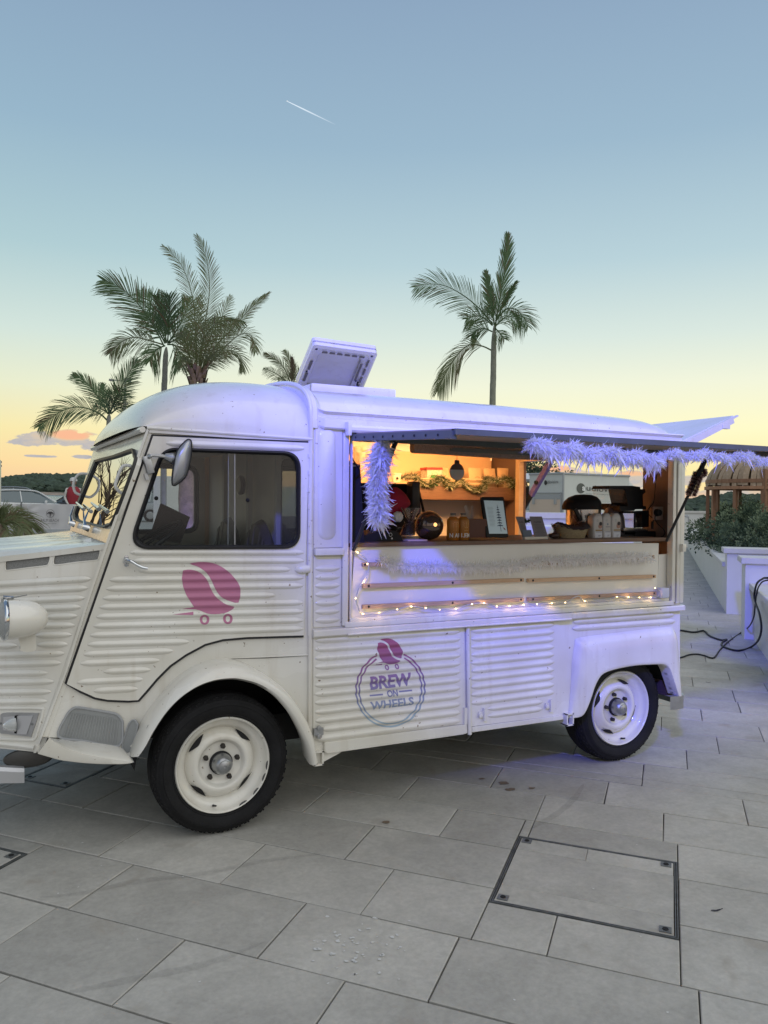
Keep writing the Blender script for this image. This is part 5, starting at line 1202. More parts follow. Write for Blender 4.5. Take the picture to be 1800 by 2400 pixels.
# gas struts
def strut(name, a, b, m1, m2, r1=.014, r2=.008, f=.5, parent=VAN):
    bm = bmesh.new(); a, b = V(a), V(b); tube(bm, [a, a.lerp(b, f)], r1, 8); o = finish(name, bm, m1, parent); bm = bmesh.new(); tube(bm, [a.lerp(b, f), b], r2, 8); finish('strut_rod', bm, m2, o)
strut('gas_strut', hp(HXL+.09, .30, -.03), PY(-.02).at((829, 1290)), BLACKPL, DARK, .012, .010, .55)
s_b = PY(-.03).at((1562, 1268)); s_t = hp(HXR-.05, .30, -.03); strut('gas_strut', s_t, s_b, BLACKPL, DARK, .015, .009, .45)
FEA = softmat('white_feathers', (.82, .82, .84), .45)
def feathers(bm, path, n, L, R, droop=.5, curl=.5, w=.012, core=True):
    P = [V(p) for p in path]; ls = [0]
    for a, b in zip(P, P[1:]): ls.append(ls[-1]+(b-a).length)
    rnd = random.random
    for i in range(n):
        s = ls[-1]*rnd(); k = max(j for j in range(len(ls)) if ls[j] <= s); k = min(k, len(P)-2); t = (s-ls[k])/max(1e-6, ls[k+1]-ls[k]); p = P[k].lerp(P[k+1], t); d = (P[k+1]-P[k]).normalized()
        x = d.orthogonal().normalized(); y = d.cross(x); a = 2*pi*rnd(); rad = x*cos(a)+y*sin(a)
        dirn = (rad*.9+d*random.uniform(-.8, .8)+V((0, 0, -droop*rnd()))).normalized(); l = L*random.uniform(.45, 1.15); side = dirn.cross(V((rnd()-.5, rnd()-.5, rnd()-.5))).normalized()
        nrm = dirn.cross(side); c = random.uniform(-curl, curl); q = p+rad*R*.25*rnd(); prev = None; W = w*random.uniform(.5, 1.2)
        for j in range(4):
            f = j/3; ww = W*(.35, 1, .8, .12)[j]; cc = q+dirn*l*f+nrm*l*c*f*f+V((0, 0, -droop*.35*l*f*f))
            cur = (bm.verts.new(cc+side*ww), bm.verts.new(cc-side*ww+nrm*ww*.3))
            if prev: bm.faces.new((prev[0], cur[0], cur[1], prev[1]))
            prev = cur
random.seed(11)
bm = bmesh.new(); gy = HYo-.02
gl = [PY(gy).at(q) for q in ((1246, 1042), (1290, 1050), (1350, 1056), (1400, 1062), (1450, 1064), (1500, 1074), (1552, 1076), (1600, 1068), (1660, 1072), (1720, 1075), (1780, 1080), (1850, 1084))]
gl = smooth_path(gl, 5); gl = [p+V((0, .012*sin(i*1.3), .012*sin(i*.83)+.008*sin(i*2.1))) for i, p in enumerate(gl)]; ka = int(len(gl)*.52); feathers(bm, gl[:ka+1], 9000, .032, .055, .8, 1.4, .0018); feathers(bm, gl[:ka+1], 210, .062, .03, 1.6, .9, .0045); gr_ = [p+V((0, 0, .008)) for p in gl[ka:]]; feathers(bm, gr_, 8000, .020, .045, .5, 1.4, .0018); feathers(bm, gr_, 110, .045, .03, 1.3, .9, .0045)
tag(finish('feather_garland', bm, FEA, angle=180), 'long white feather garland along the outer edge of the raised hatch', 'garland')
bm = bmesh.new(); pl = PY(-.30); gl = [pl.at(ZC(*q)) for q in ((590, 420), (600, 500), (575, 560), (580, 640), (560, 720), (575, 800), (570, 880), (580, 940), (570, 985))]
feathers(bm, smooth_path(gl, 5), 8000, .040, .06, .6, 1.2, .0024); feathers(bm, smooth_path(gl, 5), 380, .072, .04, .9, .9, .0065); tag(finish('feather_boa', bm, FEA, angle=180), 'white feather boa hanging down from the left strut of the hatch', 'boa')
# candy striped boa round the right strut
bm = bmesh.new(); A0, B0 = s_t.lerp(s_b, .20), s_t.lerp(s_b, .46); ax = (B0-A0).normalized()
A0 = PY((A0+B0).y/2-.02).at(I5(868, 335)); B0 = PY(A0.y).at(I5(775, 585)); ax = (B0-A0).normalized(); x_ = ax.orthogonal().normalized(); y_ = ax.cross(x_)
for i in range(2300):
    t = random.random(); a = random.uniform(0, 2*pi); p = A0.lerp(B0, t)+(x_*cos(a)+y_*sin(a))*.018; band = ((t*6.5+a/(2*pi)) % 1) < .45
    d = ((x_*cos(a)+y_*sin(a))+ax*random.uniform(-.6, .6)).normalized(); s = d.orthogonal()*.0022; l = random.uniform(.012, .022)
    f = bm.faces.new([bm.verts.new(p-s), bm.verts.new(p+s), bm.verts.new(p+d*l)]); f.material_index = 1 if band else 0
C0 = PY(A0.y).at(I5(905, 330))
for i in range(900):
    a = random.uniform(0, 2*pi); e = random.uniform(-pi/2, pi/2); d = V((cos(a)*cos(e), sin(a)*cos(e), sin(e))); p = C0+d*.012; s = d.orthogonal()*.003; f = bm.faces.new([bm.verts.new(p-s), bm.verts.new(p+s), bm.verts.new(p+d*.026)]); f.material_index = 1 if (a % 2) < 1 else 0
tag(finish('striped_tinsel', bm, [mat('pale_pink_tinsel', (.55, .42, .38), .6), mat('dark_red_tinsel', (.10, .02, .025), .6)], smooth=False), 'red and pale striped tinsel candy cane wound on the right strut', 'tinsel')
# mesh lamp panel under the ceiling of the stall
cl = PY(.18)
bm = bmesh.new(); Q = sm2(ln(ZC, (832, 424), (1300, 442), (1700, 468), (1700, 535), (1600, 540), (845, 492), (832, 480)), 1, True); plate(bm, ln(ZC, (832, 424), (1300, 442), (1900, 476), (1900, 552), (1590, 540), (845, 494), (832, 482)), [], lambda q, o: cl.at(q)+V((0, o, 0)), 0, .05); o = finish('lamp_panel', bm, mat('perforated_metal', (.30, .23, .19), .5, .3, noise_s=220, noise_a=.55), VAN, smooth=False)
bm = bmesh.new(); plate(bm, ln(ZC, (1092, 462), (1110, 458), (1900, 500), (1900, 528), (1105, 486), (1092, 480)), [], lambda q, o: cl.at(q)+V((0, -o, 0)), .012, 0); finish('panel_tube', bm, mat('grey_bar', (.12, .14, .13), .5), o, smooth=False)
# stay of the tailgate, seen through the rear opening
if 0: hexa(bm, [V((FX0-.05, yb, 1.93)), V((2.9, yb, 1.93)), V((2.9, yb+.75, 1.98)), V((FX0-.05, yb+.75, 1.98))]+[V((FX0-.05, yb, 1.96)), V((2.9, yb, 1.96)), V((2.9, yb+.75, 2.01)), V((FX0-.05, yb+.75, 2.01))])
PF = PX(2.975); a, b = PF.at((1292, 1078)), PF.at((1216, 1212)); bm = bmesh.new(); c = a.lerp(b, .5); d = (b-a).normalized()
def bar(bm, a, b, w, dpt, nrm=V((0, -1, 0))):
    a, b = V(a), V(b); d = (b-a).normalized(); s = nrm.cross(d).normalized()*w/2; n = nrm*dpt/2
    hexa(bm, [a-s-n, a+s-n, a+s+n, a-s+n, b-s-n, b+s-n, b+s+n, b-s+n])
bar(bm, a, a.lerp(b, .60), .045, .03, V((-1, 0, 0))); SR = finish('hatch_stay', bm, mat('violet_lit_stay', (.17, .15, .50), .4), VAN, smooth=False); bm = bmesh.new(); bar(bm, a.lerp(b, .60), b, .034, .02, V((-1, 0, 0))); lathe(bm, [(0, .02), (.014, .018), (.016, 0)], a.lerp(b, .38)+V((-.03, 0, 0)), (0, -1, 0), 10); finish('stay_slider', bm, DARK, SR, smooth=False)  # white stay; the violet lamplight on it is painted into its colour
# tailgate raised at the rear
tn = PY(.04).at((1720, 978)); hn = PY(.04).at((1590, 1042)); bm = bmesh.new()
w0, w1 = .04, WID-.30
n_ = (tn-hn).cross(V((0, 1, 0))).normalized(); n_ = n_ if n_.z > 0 else -n_
hexa(bm, [V((hn.x, w0, hn.z)), V((tn.x, w0, tn.z)), V((tn.x, w1, tn.z)), V((hn.x, w1, hn.z))]+[V((hn.x, w0, hn.z))+n_*.012, V((tn.x, w0, tn.z))+n_*.012, V((tn.x, w1, tn.z))+n_*.012, V((hn.x, w1, hn.z))+n_*.012])
TG = finish('tailgate', bm, CREAM, VAN, smooth=False)
bm = bmesh.new()
for k in range(13):
    f = (k+.7)/13.5; c = hn.lerp(tn, f); tube(bm, [V((c.x, w0+.04, c.z))-n_*.0, V((c.x, w1-.02, c.z))], .009, 6)
finish('tailgate_ribs', bm, CREAM, TG)
bm = bmesh.new(); bar(bm, hn+V((0, -.012, -.018)), tn+V((-.03, -.012, -.022)), .042, .025); bar(bm, tn+V((-.05, -.01, -.02)), tn+V((.02, -.01, .01)), .01, .02); box(bm, hn.lerp(tn, .80)+V((0, -.012, -.03)), (.07, .03, .025)); finish('tailgate_edge', bm, CREAM, TG, smooth=False)
# roof vent with raised lid
_c = PZ(2.245).at(I3(640, 722)); _d = PZ(2.245).at(I3(1390, 795)); VX = (_c.x+_d.x)/2-.05; VY = _c.y+.25
bm = bmesh.new()
for c, s in (((.05+VX, VY-.25, 2.245), (.54, .03, .05)), ((.05+VX, VY+.25, 2.245), (.54, .03, .05)), ((VX-.205, VY, 2.245), (.03, .5, .05)), ((VX+.305, VY, 2.245), (.03, .5, .05))): box(bm, c, s, bev=.004)
box(bm, (VX+.05, VY, 2.21), (.58, .58, .02), bev=.004)
CURB = finish('vent_curb', bm, CREAM, VAN)
BL, BR = PY(1.10).at(I3(300, 700)), PY(1.10).at(I3(1150, 765)); lidw = (BR-BL).length
# the lid leans towards the camera side: find its top edge on a plane through the hinge
def solve_top(qx):
    best = None
    for i in range(200):
        y = BL.y-.6+i*.003*1.0; p = PY(y).at(qx); e = abs((V((0, p.y, p.z))-V((0, BL.y, BL.z))).length-.50)
        if best is None or e < best[0]: best = (e, p)
    return best[1]
TL, TR = solve_top(I3(525, 150)), solve_top(I3(1365, 262))
TR = V((BR.x+(TR.x-BR.x), TL.y, TR.z)); ln_ = ((TL-BL).cross(BR-BL)).normalized(); ln_ = ln_ if ln_.dot(CP-BL) > 0 else -ln_
def lid(f, g, o=0.0): return (BL.lerp(BR, f)).lerp(TL.lerp(TR, f), g)+ln_*o
def lidplate(bm, pts, o0, o1): plate(bm, pts, [], lambda q, o: lid(q[0], q[1], o), o0, o1)
bm = bmesh.new(); rr = rrect(0, 0, 1, 1, .05, 4); lidplate(bm, rr, -.02, -.05); VENT = finish('vent_lid', bm, CREAM, VAN, smooth=False)
bm = bmesh.new(); a_, b_ = ringstrip(bm, rr, rrect(.03, .03, .97, .955, .05, 4), lambda q: lid(q[0], q[1], .0), lambda q: lid(q[0], q[1], .006)); ringstrip(bm, rr, rr, lambda q: lid(q[0], q[1], -.03), lambda q: lid(q[0], q[1], .0)); ringstrip(bm, rrect(.03, .03, .97, .955, .05, 4), rrect(.14, .03, .80, .80, .05, 4), lambda q: lid(q[0], q[1], .006), lambda q: lid(q[0], q[1], -.012)); bmesh.ops.recalc_face_normals(bm, faces=bm.faces); finish('lid_rim', bm, CREAM, VENT, angle=30)
SLOT = mat('vent_slot', (.17, .16, .15), .7)
for x0, x1, y0, y1 in [(.16+.115*k, .16+.115*k+.08, .865, .895) for k in range(6)]+[(.05, .085, .18, .38), (.05, .085, .46, .66), (.885, .915, .1, .2), (.885, .915, .26, .4), (.885, .915, .46, .6), (.885, .915, .66, .82), (.80, .83, .3, .72)]:
    bm = bmesh.new(); lidplate(bm, [(x0, y0), (x1, y0), (x1, y1), (x0, y1)], .0075, .004); finish('vent_slot', bm, SLOT, VENT, smooth=False)
for x, y in ((.06, .93), (.92, .93), (.05, .42), (.86, .08), (.83, .3)):
    bm = bmesh.new(); lathe(bm, [(0, .004), (.007, .003), (.008, 0)], lid(x, y, .006), ln_, 10); finish('lid_screw', bm, DARK, VENT)
bm = bmesh.new(); tube(bm, [lid(.86, .30, .015), lid(.86, .24, .02), lid(.93, .0, .05)], .006, 6); finish('lid_stay', bm, DARK, VENT)

# ------------------------------------------------------------------ counter and stall interior
CZ = PY(.02).at((1190, 1272)).z
bm = bmesh.new(); plate(bm, [(833, 1275), (1544, 1273), (1540, 1412), (818, 1452)], [], lambda q, o: PY(.012).at(q)+V((0, -o, 0)), 0, -.02); BOARD = finish('counter_board', bm, LINEN, VAN, smooth=False)
bm = bmesh.new(); plate(bm, [(818, 1275), (833, 1275), (822, 1452), (812, 1452)], [], lambda q, o: PY(.03).at(q)+V((0, -o, 0)), 0, -.02); finish('board_filler', bm, LINEN, VAN, smooth=False)
bm = bmesh.new(); plate(bm, [(1544, 1300), (1570, 1298), (1566, 1411), (1540, 1411)], [], lambda q, o: PY(.03).at(q)+V((0, -o, 0)), 0, -.02); finish('board_filler', bm, LINEN, VAN, smooth=False)
cx0, cx1 = PY(.02).at((815, 1270)).x, PY(.02).at((1553, 1270)).x
bm = bmesh.new(); box(bm, ((cx0+cx1)/2, .30, CZ+.004), (cx1-cx0, .62, .022), bev=.002); COUNTER = finish('counter_top', bm, WALNUT, VAN)
# timber strips with screws
for a, b in (((40, 262), (300, 256)), ((40, 470), (1598, 410)), ((40, 672), (1598, 600))):
    bm = bmesh.new(); P0, P1 = PY(-.004).at(K3(*a)), PY(-.004).at(K3(*b)); bar(bm, P0, P1, .020, .022); st = finish('timber_strip', bm, PINE, VAN, smooth=False)
    for f in (.03, .53, .98) if b[0] > 500 else (.06,):
        bm = bmesh.new(); lathe(bm, [(0, .002), (.006, .0015), (.007, 0)], P0.lerp(P1, f)+V((0, -.011, 0)), (0, -1, 0), 8); finish('screw', bm, BLACKMT, st)
for a, b in (((102, 1273), (925, 1246)), ((102, 1395), (928, 1355)), ((60, 1170), (915, 1120))):
    bm = bmesh.new(); P0, P1 = PY(-.004).at(ZD(*a)), PY(-.004).at(ZD(*b)); bar(bm, P0, P1, .020, .022); st = finish('timber_strip', bm, PINE, VAN, smooth=False)
    for f in (.03, .53, .98):
        bm = bmesh.new(); lathe(bm, [(0, .002), (.006, .0015), (.007, 0)], P0.lerp(P1, f)+V((0, -.011, 0)), (0, -1, 0), 8); finish('screw', bm, BLACKMT, st)
# tinsel along the board
TIN = softmat('white_tinsel', (.92, .92, .92), .6)
bm = bmesh.new(); tp = smooth_path([PY(-.03).at(q) for q in [K3(205, 215), K3(400, 270), K3(700, 272), K3(1000, 285), K3(1300, 285), K3(1600, 262)]+[ZD(150, 1150), ZD(400, 1140), ZD(650, 1125), ZD(800, 1120), ZD(905, 1125)]], 6)
feathers(bm, tp, 4200, .048, .02, .25, .35, .0022); tag(finish('tinsel_garland', bm, TIN, smooth=False), 'fluffy white tinsel strung across the cream counter board', 'tinsel')
# fairy lights: clear rope with warm bulbs
def onb(Z, *q, y=-.022): return PY(y).at(Z(*q))
rp = [ZC(395, 1190), ZC(420, 1215), ZC(480, 1255), ZC(505, 1320), ZC(495, 1380), ZC(470, 1420), ZC(430, 1480), ZC(412, 1545), ZC(425, 1600), ZC(460, 1655), ZC(560, 1650), ZC(705, 1625), ZC(805, 1600), ZC(915, 1618), ZC(1015, 1625), ZC(1130, 1618), ZC(1245, 1585), ZC(1335, 1578), ZC(1425, 1602), ZC(1520, 1598), ZC(1620, 1590)]
rp += [ZD(*q) for q in ((75, 1428), (160, 1425), (255, 1420), (345, 1415), (425, 1375), (470, 1405), (560, 1400), (640, 1392), (680, 1378), (755, 1380), (825, 1382), (900, 1382), (960, 1375), (955, 1340), (930, 1320))]
FL = thing('fairy_lights', 'string of warm fairy lights in clear tube round the counter board', 'fairy lights', PY(-.02).at(ZC(412, 1600)))
bm = bmesh.new(); tube(bm, smooth_path([PY(-.022).at(q) for q in rp], 4), .0035, 6); finish('clear_rope', bm, mat('clear_rope', (.62, .62, .60), .25, trans=.3), FL)
BULB = mat('warm_bulb', (1, .8, .4), .3, emit=(1.0, .66, .24), es=11)
for i, q in enumerate([ZC(425, 1212), ZC(495, 1295), ZC(470, 1420), ZC(410, 1543), ZC(462, 1655), ZC(710, 1622), ZC(812, 1602), ZC(915, 1612), ZC(1132, 1617), ZC(1248, 1584), ZC(1335, 1577), ZC(1427, 1601), ZC(1520, 1597), ZC(1620, 1591), ZC(580, 1645), ZC(1015, 1625)]+[ZD(*q) for q in ((75, 1430), (163, 1427), (258, 1421), (345, 1416), (472, 1407), (680, 1379), (755, 1381), (826, 1383), (898, 1383), (928, 1322))]):
    bm = bmesh.new(); p = PY(-.028).at(q); bmesh.ops.create_uvsphere(bm, u_segments=8, v_segments=6, radius=.003 if i not in (14, 15) else .0022, matrix=Matrix.Translation(p)); finish('bulb', bm, BULB, FL)
    if i % 2 == 0:
        l_ = lamp('bulb_glow', 'POINT', p+V((0, -.012, 0)), p+V((0, -1, 0)), .045, (1.0, .66, .28), shadow_soft_size=.006); attach(l_, FL)
bm = bmesh.new(); c = PY(-.02).at(ZD(978, 1352)); box(bm, c, (.062, .05, .062), bev=.006); tag(finish('light_controller', bm, mat('pale_plastic_box', (.55, .57, .62), .3), angle=30), 'small pale plastic control box at the lower right end of the board', 'control box')
# back wall lining (behind the shelf), warm lit
yb = WID-.07
bm = bmesh.new(); box(bm, ((X0+.05+FX0-.04)/2, yb, 1.5), (FX0-.04-X0-.06, .012, 1.0)); finish('back_lining', bm, INT, VAN, smooth=False)
PB = PY(yb-.02); SHP = PY(yb-.30)
# shelf beam, rail and panel under it
a, b = SHP.at(ZC(640, 780)), SHP.at(ZC(1590, 792)); bm = bmesh.new()
box(bm, V(((a.x+b.x)/2, yb-.16, (a.z+b.z)/2)), (b.x-a.x, .30, .105), bev=.003); SHELF = finish('back_shelf', bm, WALNUT, VAN); zsh = (a.z+b.z)/2+.0525
bm = bmesh.new(); P_ = SHP
for zz in (683, 713): tube(bm, [P_.at(ZC(780, zz)), P_.at(ZC(1480, zz+4))], .006, 6)
for x in (790, 1015, 1145, 1200, 1480): tube(bm, [P_.at(ZC(x, 684)), P_.at(ZC(x, 760))], .006, 6)
finish('gallery_rail', bm, mat('pale_wood', (.60, .46, .30), .5), SHELF)
bm = bmesh.new(); pA, pB = PB.at(ZC(660, 815)), PB.at(ZC(1310, 1010)); box(bm, V(((pA.x+pB.x)/2, yb-.014, (pA.z+pB.z)/2-.05)), (pB.x-pA.x, .012, pA.z-pB.z+.14)); finish('splash_panel', bm, mat('reeded_panel', (.50, .46, .38), .35, noise_s=90, noise_a=.08, stretch=(30, 1, .2)), VAN, smooth=False)
bm = bmesh.new(); box(bm, V(((pA.x+pB.x)/2, yb-.08, pA.z+.03)), (pB.x-pA.x-.05, .02, .006)); finish('led_strip', bm, mat('led_glow', (1, .8, .5), .5, emit=(1.0, .68, .32), es=9), SHELF, smooth=False)
# low back counter
bm = bmesh.new(); box(bm, (1.55, yb-.28, .98), (2.2, .5, .05)); box(bm, (1.55, yb-.28, .72), (2.2, .48, .5)); finish('back_counter', bm, WALNUT, VAN, smooth=False)
# warm ceiling lamp inside and strip light under the shelf
lamp('stall_ceiling_lamp', 'AREA', (1.65, 1.12, 2.03), (1.75, 2.05, 1.50), 27, (1.0, .47, .16), shape='RECTANGLE', size=1.8, size_y=.2, spread=radians(125))
lamp('shelf_strip_light', 'AREA', ((pA.x+pB.x)/2-.1, yb-.10, pA.z+.02), ((pA.x+pB.x)/2-.1, yb-.05, pA.z-.4), 1.6, (1.0, .66, .30), shape='RECTANGLE', size=1.0, size_y=.04)
def boxq(name, y, depth, Z, q4, m, label, cat, group=None, front=True):
    """upright object traced by its four front corners (bl, br, tr, tl) on plane y"""
    bm = bmesh.new(); P = [PY(y).at(Z(*q)) for q in q4]; hexa(bm, [P[0], P[1], P[1]+V((0, depth, 0)), P[0]+V((0, depth, 0)), P[3], P[2], P[2]+V((0, depth, 0)), P[3]+V((0, depth, 0))])
    o = finish(name, bm, m, None, smooth=False); return tag(o, label, cat, group)
ys = SHP.o.y+.08
# goods on the back shelf
KRAFT = mat('kraft_paper', (.55, .40, .24), .7, noise_s=14, noise_a=.08, bump=.3, bump_s=25)
def pouch(q4, label, depth=.07, mark=True, yy=None):
    yy = yy or ys; P = [PY(yy).at(q) for q in q4]; bm = bmesh.new(); n = 7; bot, top = [], []
    zsf = zsh+.002
    P[0].z = P[1].z = min(P[0].z, zsf) if yy == ys else P[0].z
    g = []
    for j in range(8):
        f = j/7; L, R = P[0].lerp(P[3], f), P[1].lerp(P[2], f); dd = depth*(1-f)**.7*.5+.003
        row = []
        for i in range(n):
            t = i/(n-1); p = L.lerp(R, t); b_ = dd*sin(pi*t)**.5; row.append((p+V((0, -b_+.004*random.uniform(-1, 1), .004*random.uniform(-1, 1) if 0 < j < 7 else 0)), p+V((0, b_, 0))))
        g.append(row)
    F = [[bm.verts.new(a) for a, b in row] for row in g]; B = [[bm.verts.new(b) for a, b in row] for row in g]
    for S in (F, B):
        for j in range(7):
            for i in range(n-1): bm.faces.new((S[j][i], S[j][i+1], S[j+1][i+1], S[j+1][i]))
    for j in range(7):
        bm.faces.new((F[j][0], B[j][0], B[j+1][0], F[j+1][0])); bm.faces.new((F[j][-1], B[j][-1], B[j+1][-1], F[j+1][-1]))
    for i in range(n-1): bm.faces.new((F[7][i], F[7][i+1], B[7][i+1], B[7][i]))
    bmesh.ops.recalc_face_normals(bm, faces=bm.faces); o = finish('coffee_bag', bm, KRAFT, angle=50)
    if mark:
        bm = bmesh.new(); c = (P[0]+P[1]+P[2]+P[3])/4; c = V((c.x, yy-depth*.42, c.z-.01)); r = (P[1]-P[0]).length*.2
        tube(bm, [c+V((r*cos(a), 0, r*.55*sin(a))) for a in [pi*.1+i*pi*1.5/12 for i in range(13)]], .0018, 4); tube(bm, [c+V((-r*.8, 0, -r*.4)), c+V((r, 0, -r*.5))], .0015, 4); t = finish('bag_mark', bm, mat('bag_ink', (.16, .11, .07), .6))
    tag(o, label, 'coffee bag', 'paper bags on the back shelf')
    if mark: attach(t, o)
pouch(ln(ZC, (1230, 700), (1322, 710), (1315, 606), (1222, 602)), 'kraft paper coffee bag on the back shelf beside the hanging bauble')
pouch(ln(ZC, (1345, 700), (1428, 705), (1410, 608), (1330, 606)), 'kraft paper coffee bag, middle one of three upright on the back shelf')
pouch(ln(ZC, (1440, 705), (1518, 715), (1508, 608), (1428, 603)), 'kraft paper coffee bag nearest the window opening on the back shelf')
pouch(ln(ZC, (1040, 690), (1100, 695), (1083, 600), (1008, 597)), 'kraft paper coffee bag leaning behind the red tin on the shelf', mark=False, yy=ys+.05)
boxq('gift_box', ys+.0, .10, ZC, ((930, 752), (1040, 755), (1033, 612), (924, 612)), mat('patterned_box', (.55, .52, .44), .5, noise_s=60, noise_a=.6), 'white patterned gift box with red lid on the back shelf', 'gift box')
GBX = bpy.data.objects['gift_box']; _l = boxq('box_lid', ys-.008, .11, ZC, ((920, 617), (1040, 617), (1034, 601), (924, 600)), mat('red_lid', (.40, .03, .03), .5), 'red lid', 'lid'); del _l['category']; del _l['label']; attach(_l, GBX)
bm = bmesh.new(); c = PY(ys-.05).at(ZC(975, 690)); lathe(bm, [(0, -.05), (.03, -.05), (.035, 0), (.025, .035), (0, .04)], c, (0, 0, 1), 14); g_ = finish('gift_figure', bm, mat('green_felt', (.05, .22, .06), .8)); tag(g_, 'small green and red felt decoration in front of the gift box', 'decoration')
# cup stacks and paper cup at the left
def cups(q0, q1, y, r, n, m, label):
    a, b = PY(y).at(ZC(*q0)), PY(y).at(ZC(*q1)); bm = bmesh.new(); H = b.z-a.z; pr = []
    for i in range(n): z = H*i/n; pr += [(r*.80, z), (r*.97, z+H/n*.9), (r*1.04, z+H/n*.93), (r*.99, z+H/n)]
    lathe(bm, pr, a, (0, 0, 1), 20); tag(finish('cup_stack', bm, m), label, 'cup stack', 'stacked cups in the stall')
cups((425, 690), (420, 452), ys-.05, .038, 6, mat('clear_cup', (.72, .60, .52), .15, trans=.6), 'taller stack of clear plastic cups at the back left of the stall')
cups((458, 675), (458, 490), ys-.12, .044, 5, mat('clear_cup'), 'shorter stack of clear plastic cups right of the taller stack')
bm = bmesh.new(); a, b = PY(ys-.2).at(ZC(700, 708)), PY(ys-.2).at(ZC(697, 645)); H = b.z-a.z; lathe(bm, [(0, 0), (.030, 0), (.042, H), (.045, H+.002), (.045, H-.006), (.04, H-.008), (.028, .01), (0, .01)], a, (0, 0, 1), 24); o = finish('paper_cup', bm, mat('paper_cup', (.62, .52, .42), .6)); bm = bmesh.new(); lathe(bm, [(0, 0.001), (.011, 0.001)], a+V((-.008, -.038, H*.45)), (0, -1, .2), 12); t = finish('cup_print', bm, BLACKMT); tag(o, 'cream paper cup with round dark print on top of the coffee machine', 'paper cup'); attach(t, o)
# green frosted garland along the shelf rail
GR1 = mat('fir_green', (.035, .065, .025), .6); GR2 = mat('frosted_tip', (.42, .42, .32), .6)
bm = bmesh.new(); gp_ = smooth_path([PY(SHP.o.y-.03).at(ZC(*q)) for q in ((735, 675), (830, 665), (880, 710), (950, 725), (1010, 680), (1060, 700), (1090, 740), (1160, 700), (1220, 745), (1300, 765), (1340, 730), (1360, 680), (1430, 700), (1500, 680), (1545, 735), (1580, 685))], 6)
for i in range(4200):
    k = random.randrange(len(gp_)-1); p = gp_[k].lerp(gp_[k+1], random.random()); d = V((random.gauss(0, 1), random.gauss(0, 1), random.gauss(0, 1))).normalized(); l = random.uniform(.025, .055); s = d.orthogonal()*.0032; q = p+d*.006
    f = bm.faces.new([bm.verts.new(q-s), bm.verts.new(q+s), bm.verts.new(q+d*l)]); f.material_index = 1 if random.random() < .35 else 0
tag(finish('fir_garland', bm, [GR1, GR2], smooth=False), 'green frosted fir garland draped along the back shelf rail', 'garland')
# hanging bauble sign
c = PY(.40).at(ZC(1139, 632)); r = (PY(.40).at(ZC(1190, 632))-PY(.40).at(ZC(1087, 632))).length/2
bm = bmesh.new(); lathe(bm, [(0, -.004), (r, -.004), (r, .004), (0, .004)], c, (0, -1, 0), 40); o = finish('bauble_sign', bm, mat('smoked_disc', (.08, .055, .05), .35), smooth=False)
bm = bmesh.new(); A = [(c.x+r*.985*cos(a), c.z+r*.985*sin(a)) for a in [radians(180-14)+i*radians(208)/24 for i in range(25)]]; plate(bm, A, [], lambda q, o_: V((q[0], c.y-o_, q[1])), .0055, .004); t = finish('pale_half', bm, mat('pale_half', (.55, .56, .53), .5), smooth=False)
bm = bmesh.new(); box(bm, c+V((0, 0, r+.008)), (.03, .008, .022)); tube(bm, [c+V((0, 0, r+.01)), c+V((.0, 0, r+.09))], .0012, 4); t2 = finish('hanging_loop', bm, DARK)
tag(o, 'flat round bauble shaped disc, half pale, hanging from the ceiling panel', 'bauble'); attach(t, o); attach(t2, o)
# coffee machine bulk at the left (dark) and tripod bits
CM = thing('coffee_machine', 'dark coffee machine behind the boa at the left of the stall', 'coffee machine', (1.1, 1.2, 1.28))
bm = bmesh.new(); PM_ = PY(.75); a, b = PM_.at(ZC(420, 1100)), PM_.at(ZC(850, 718)); box(bm, V(((a.x+b.x)/2, .96, (a.z+b.z)/2)), (b.x-a.x, .42, b.z-a.z), bev=.02); finish('machine_body', bm, BLACKPL, CM)
bm = bmesh.new(); tube(bm, [PY(.9).at(ZC(*q)) for q in ((672, 728), (690, 722), (780, 735), (788, 800), (770, 860))], .008, 8); box(bm, PY(.9).at(ZC(730, 765)), (.12, .03, .05), bev=.01); finish('group_bar', bm, CHROME, CM)
bm = bmesh.new(); box(bm, PY(.68).at(ZC(825, 800)), (.055, .08, .17), bev=.01); finish('side_tank', bm, mat('smoked_grey', (.05, .05, .05), .3), CM)
bm = bmesh.new(); tube(bm, [PY(.7).at(ZC(858, 735)), PY(.7).at(ZC(880, 830)), PY(.7).at(ZC(900, 920))], [.006, .008, .010], 6); tube(bm, [PY(.7).at(ZC(850, 740)), PY(.7).at(ZC(860, 960))], .02, 6); finish('steam_wand', bm, BLACKPL, CM)
# black flight-case column at the window edge with its cable
bm = bmesh.new(); a, b = PY(.12).at(ZC(362, 1145)), PY(.12).at(ZC(420, 560)); hexa(bm, [V((a.x-.03, .06, a.z)), V((b.x+.02, .06, a.z)), V((b.x+.02, .4, a.z)), V((a.x-.03, .4, a.z)), V((a.x-.03, .06, b.z)), V((b.x-.01, .06, b.z-.02)), V((b.x-.01, .4, b.z-.02)), V((a.x-.03, .4, b.z))]); o = finish('black_dispenser', bm, BLACKMT, smooth=False)
bm = bmesh.new(); q = PY(.058).at(ZC(392, 588)); box(bm, q, (.055, .004, .008)); t = finish('silver_trim', bm, ALU, smooth=False); tag(o, 'tall black dispenser against the left edge of the serving opening', 'dispenser'); attach(t, o)
bm = bmesh.new(); tube(bm, smooth_path([PY(.05).at(ZC(*q)) for q in ((362, 430), (368, 500), (400, 560), (435, 610), (430, 650), (405, 675))], 5), .004, 6); tag(finish('hanging_cable', bm, BLACKPL), 'black cable curling down beside the tall black dispenser', 'cable')
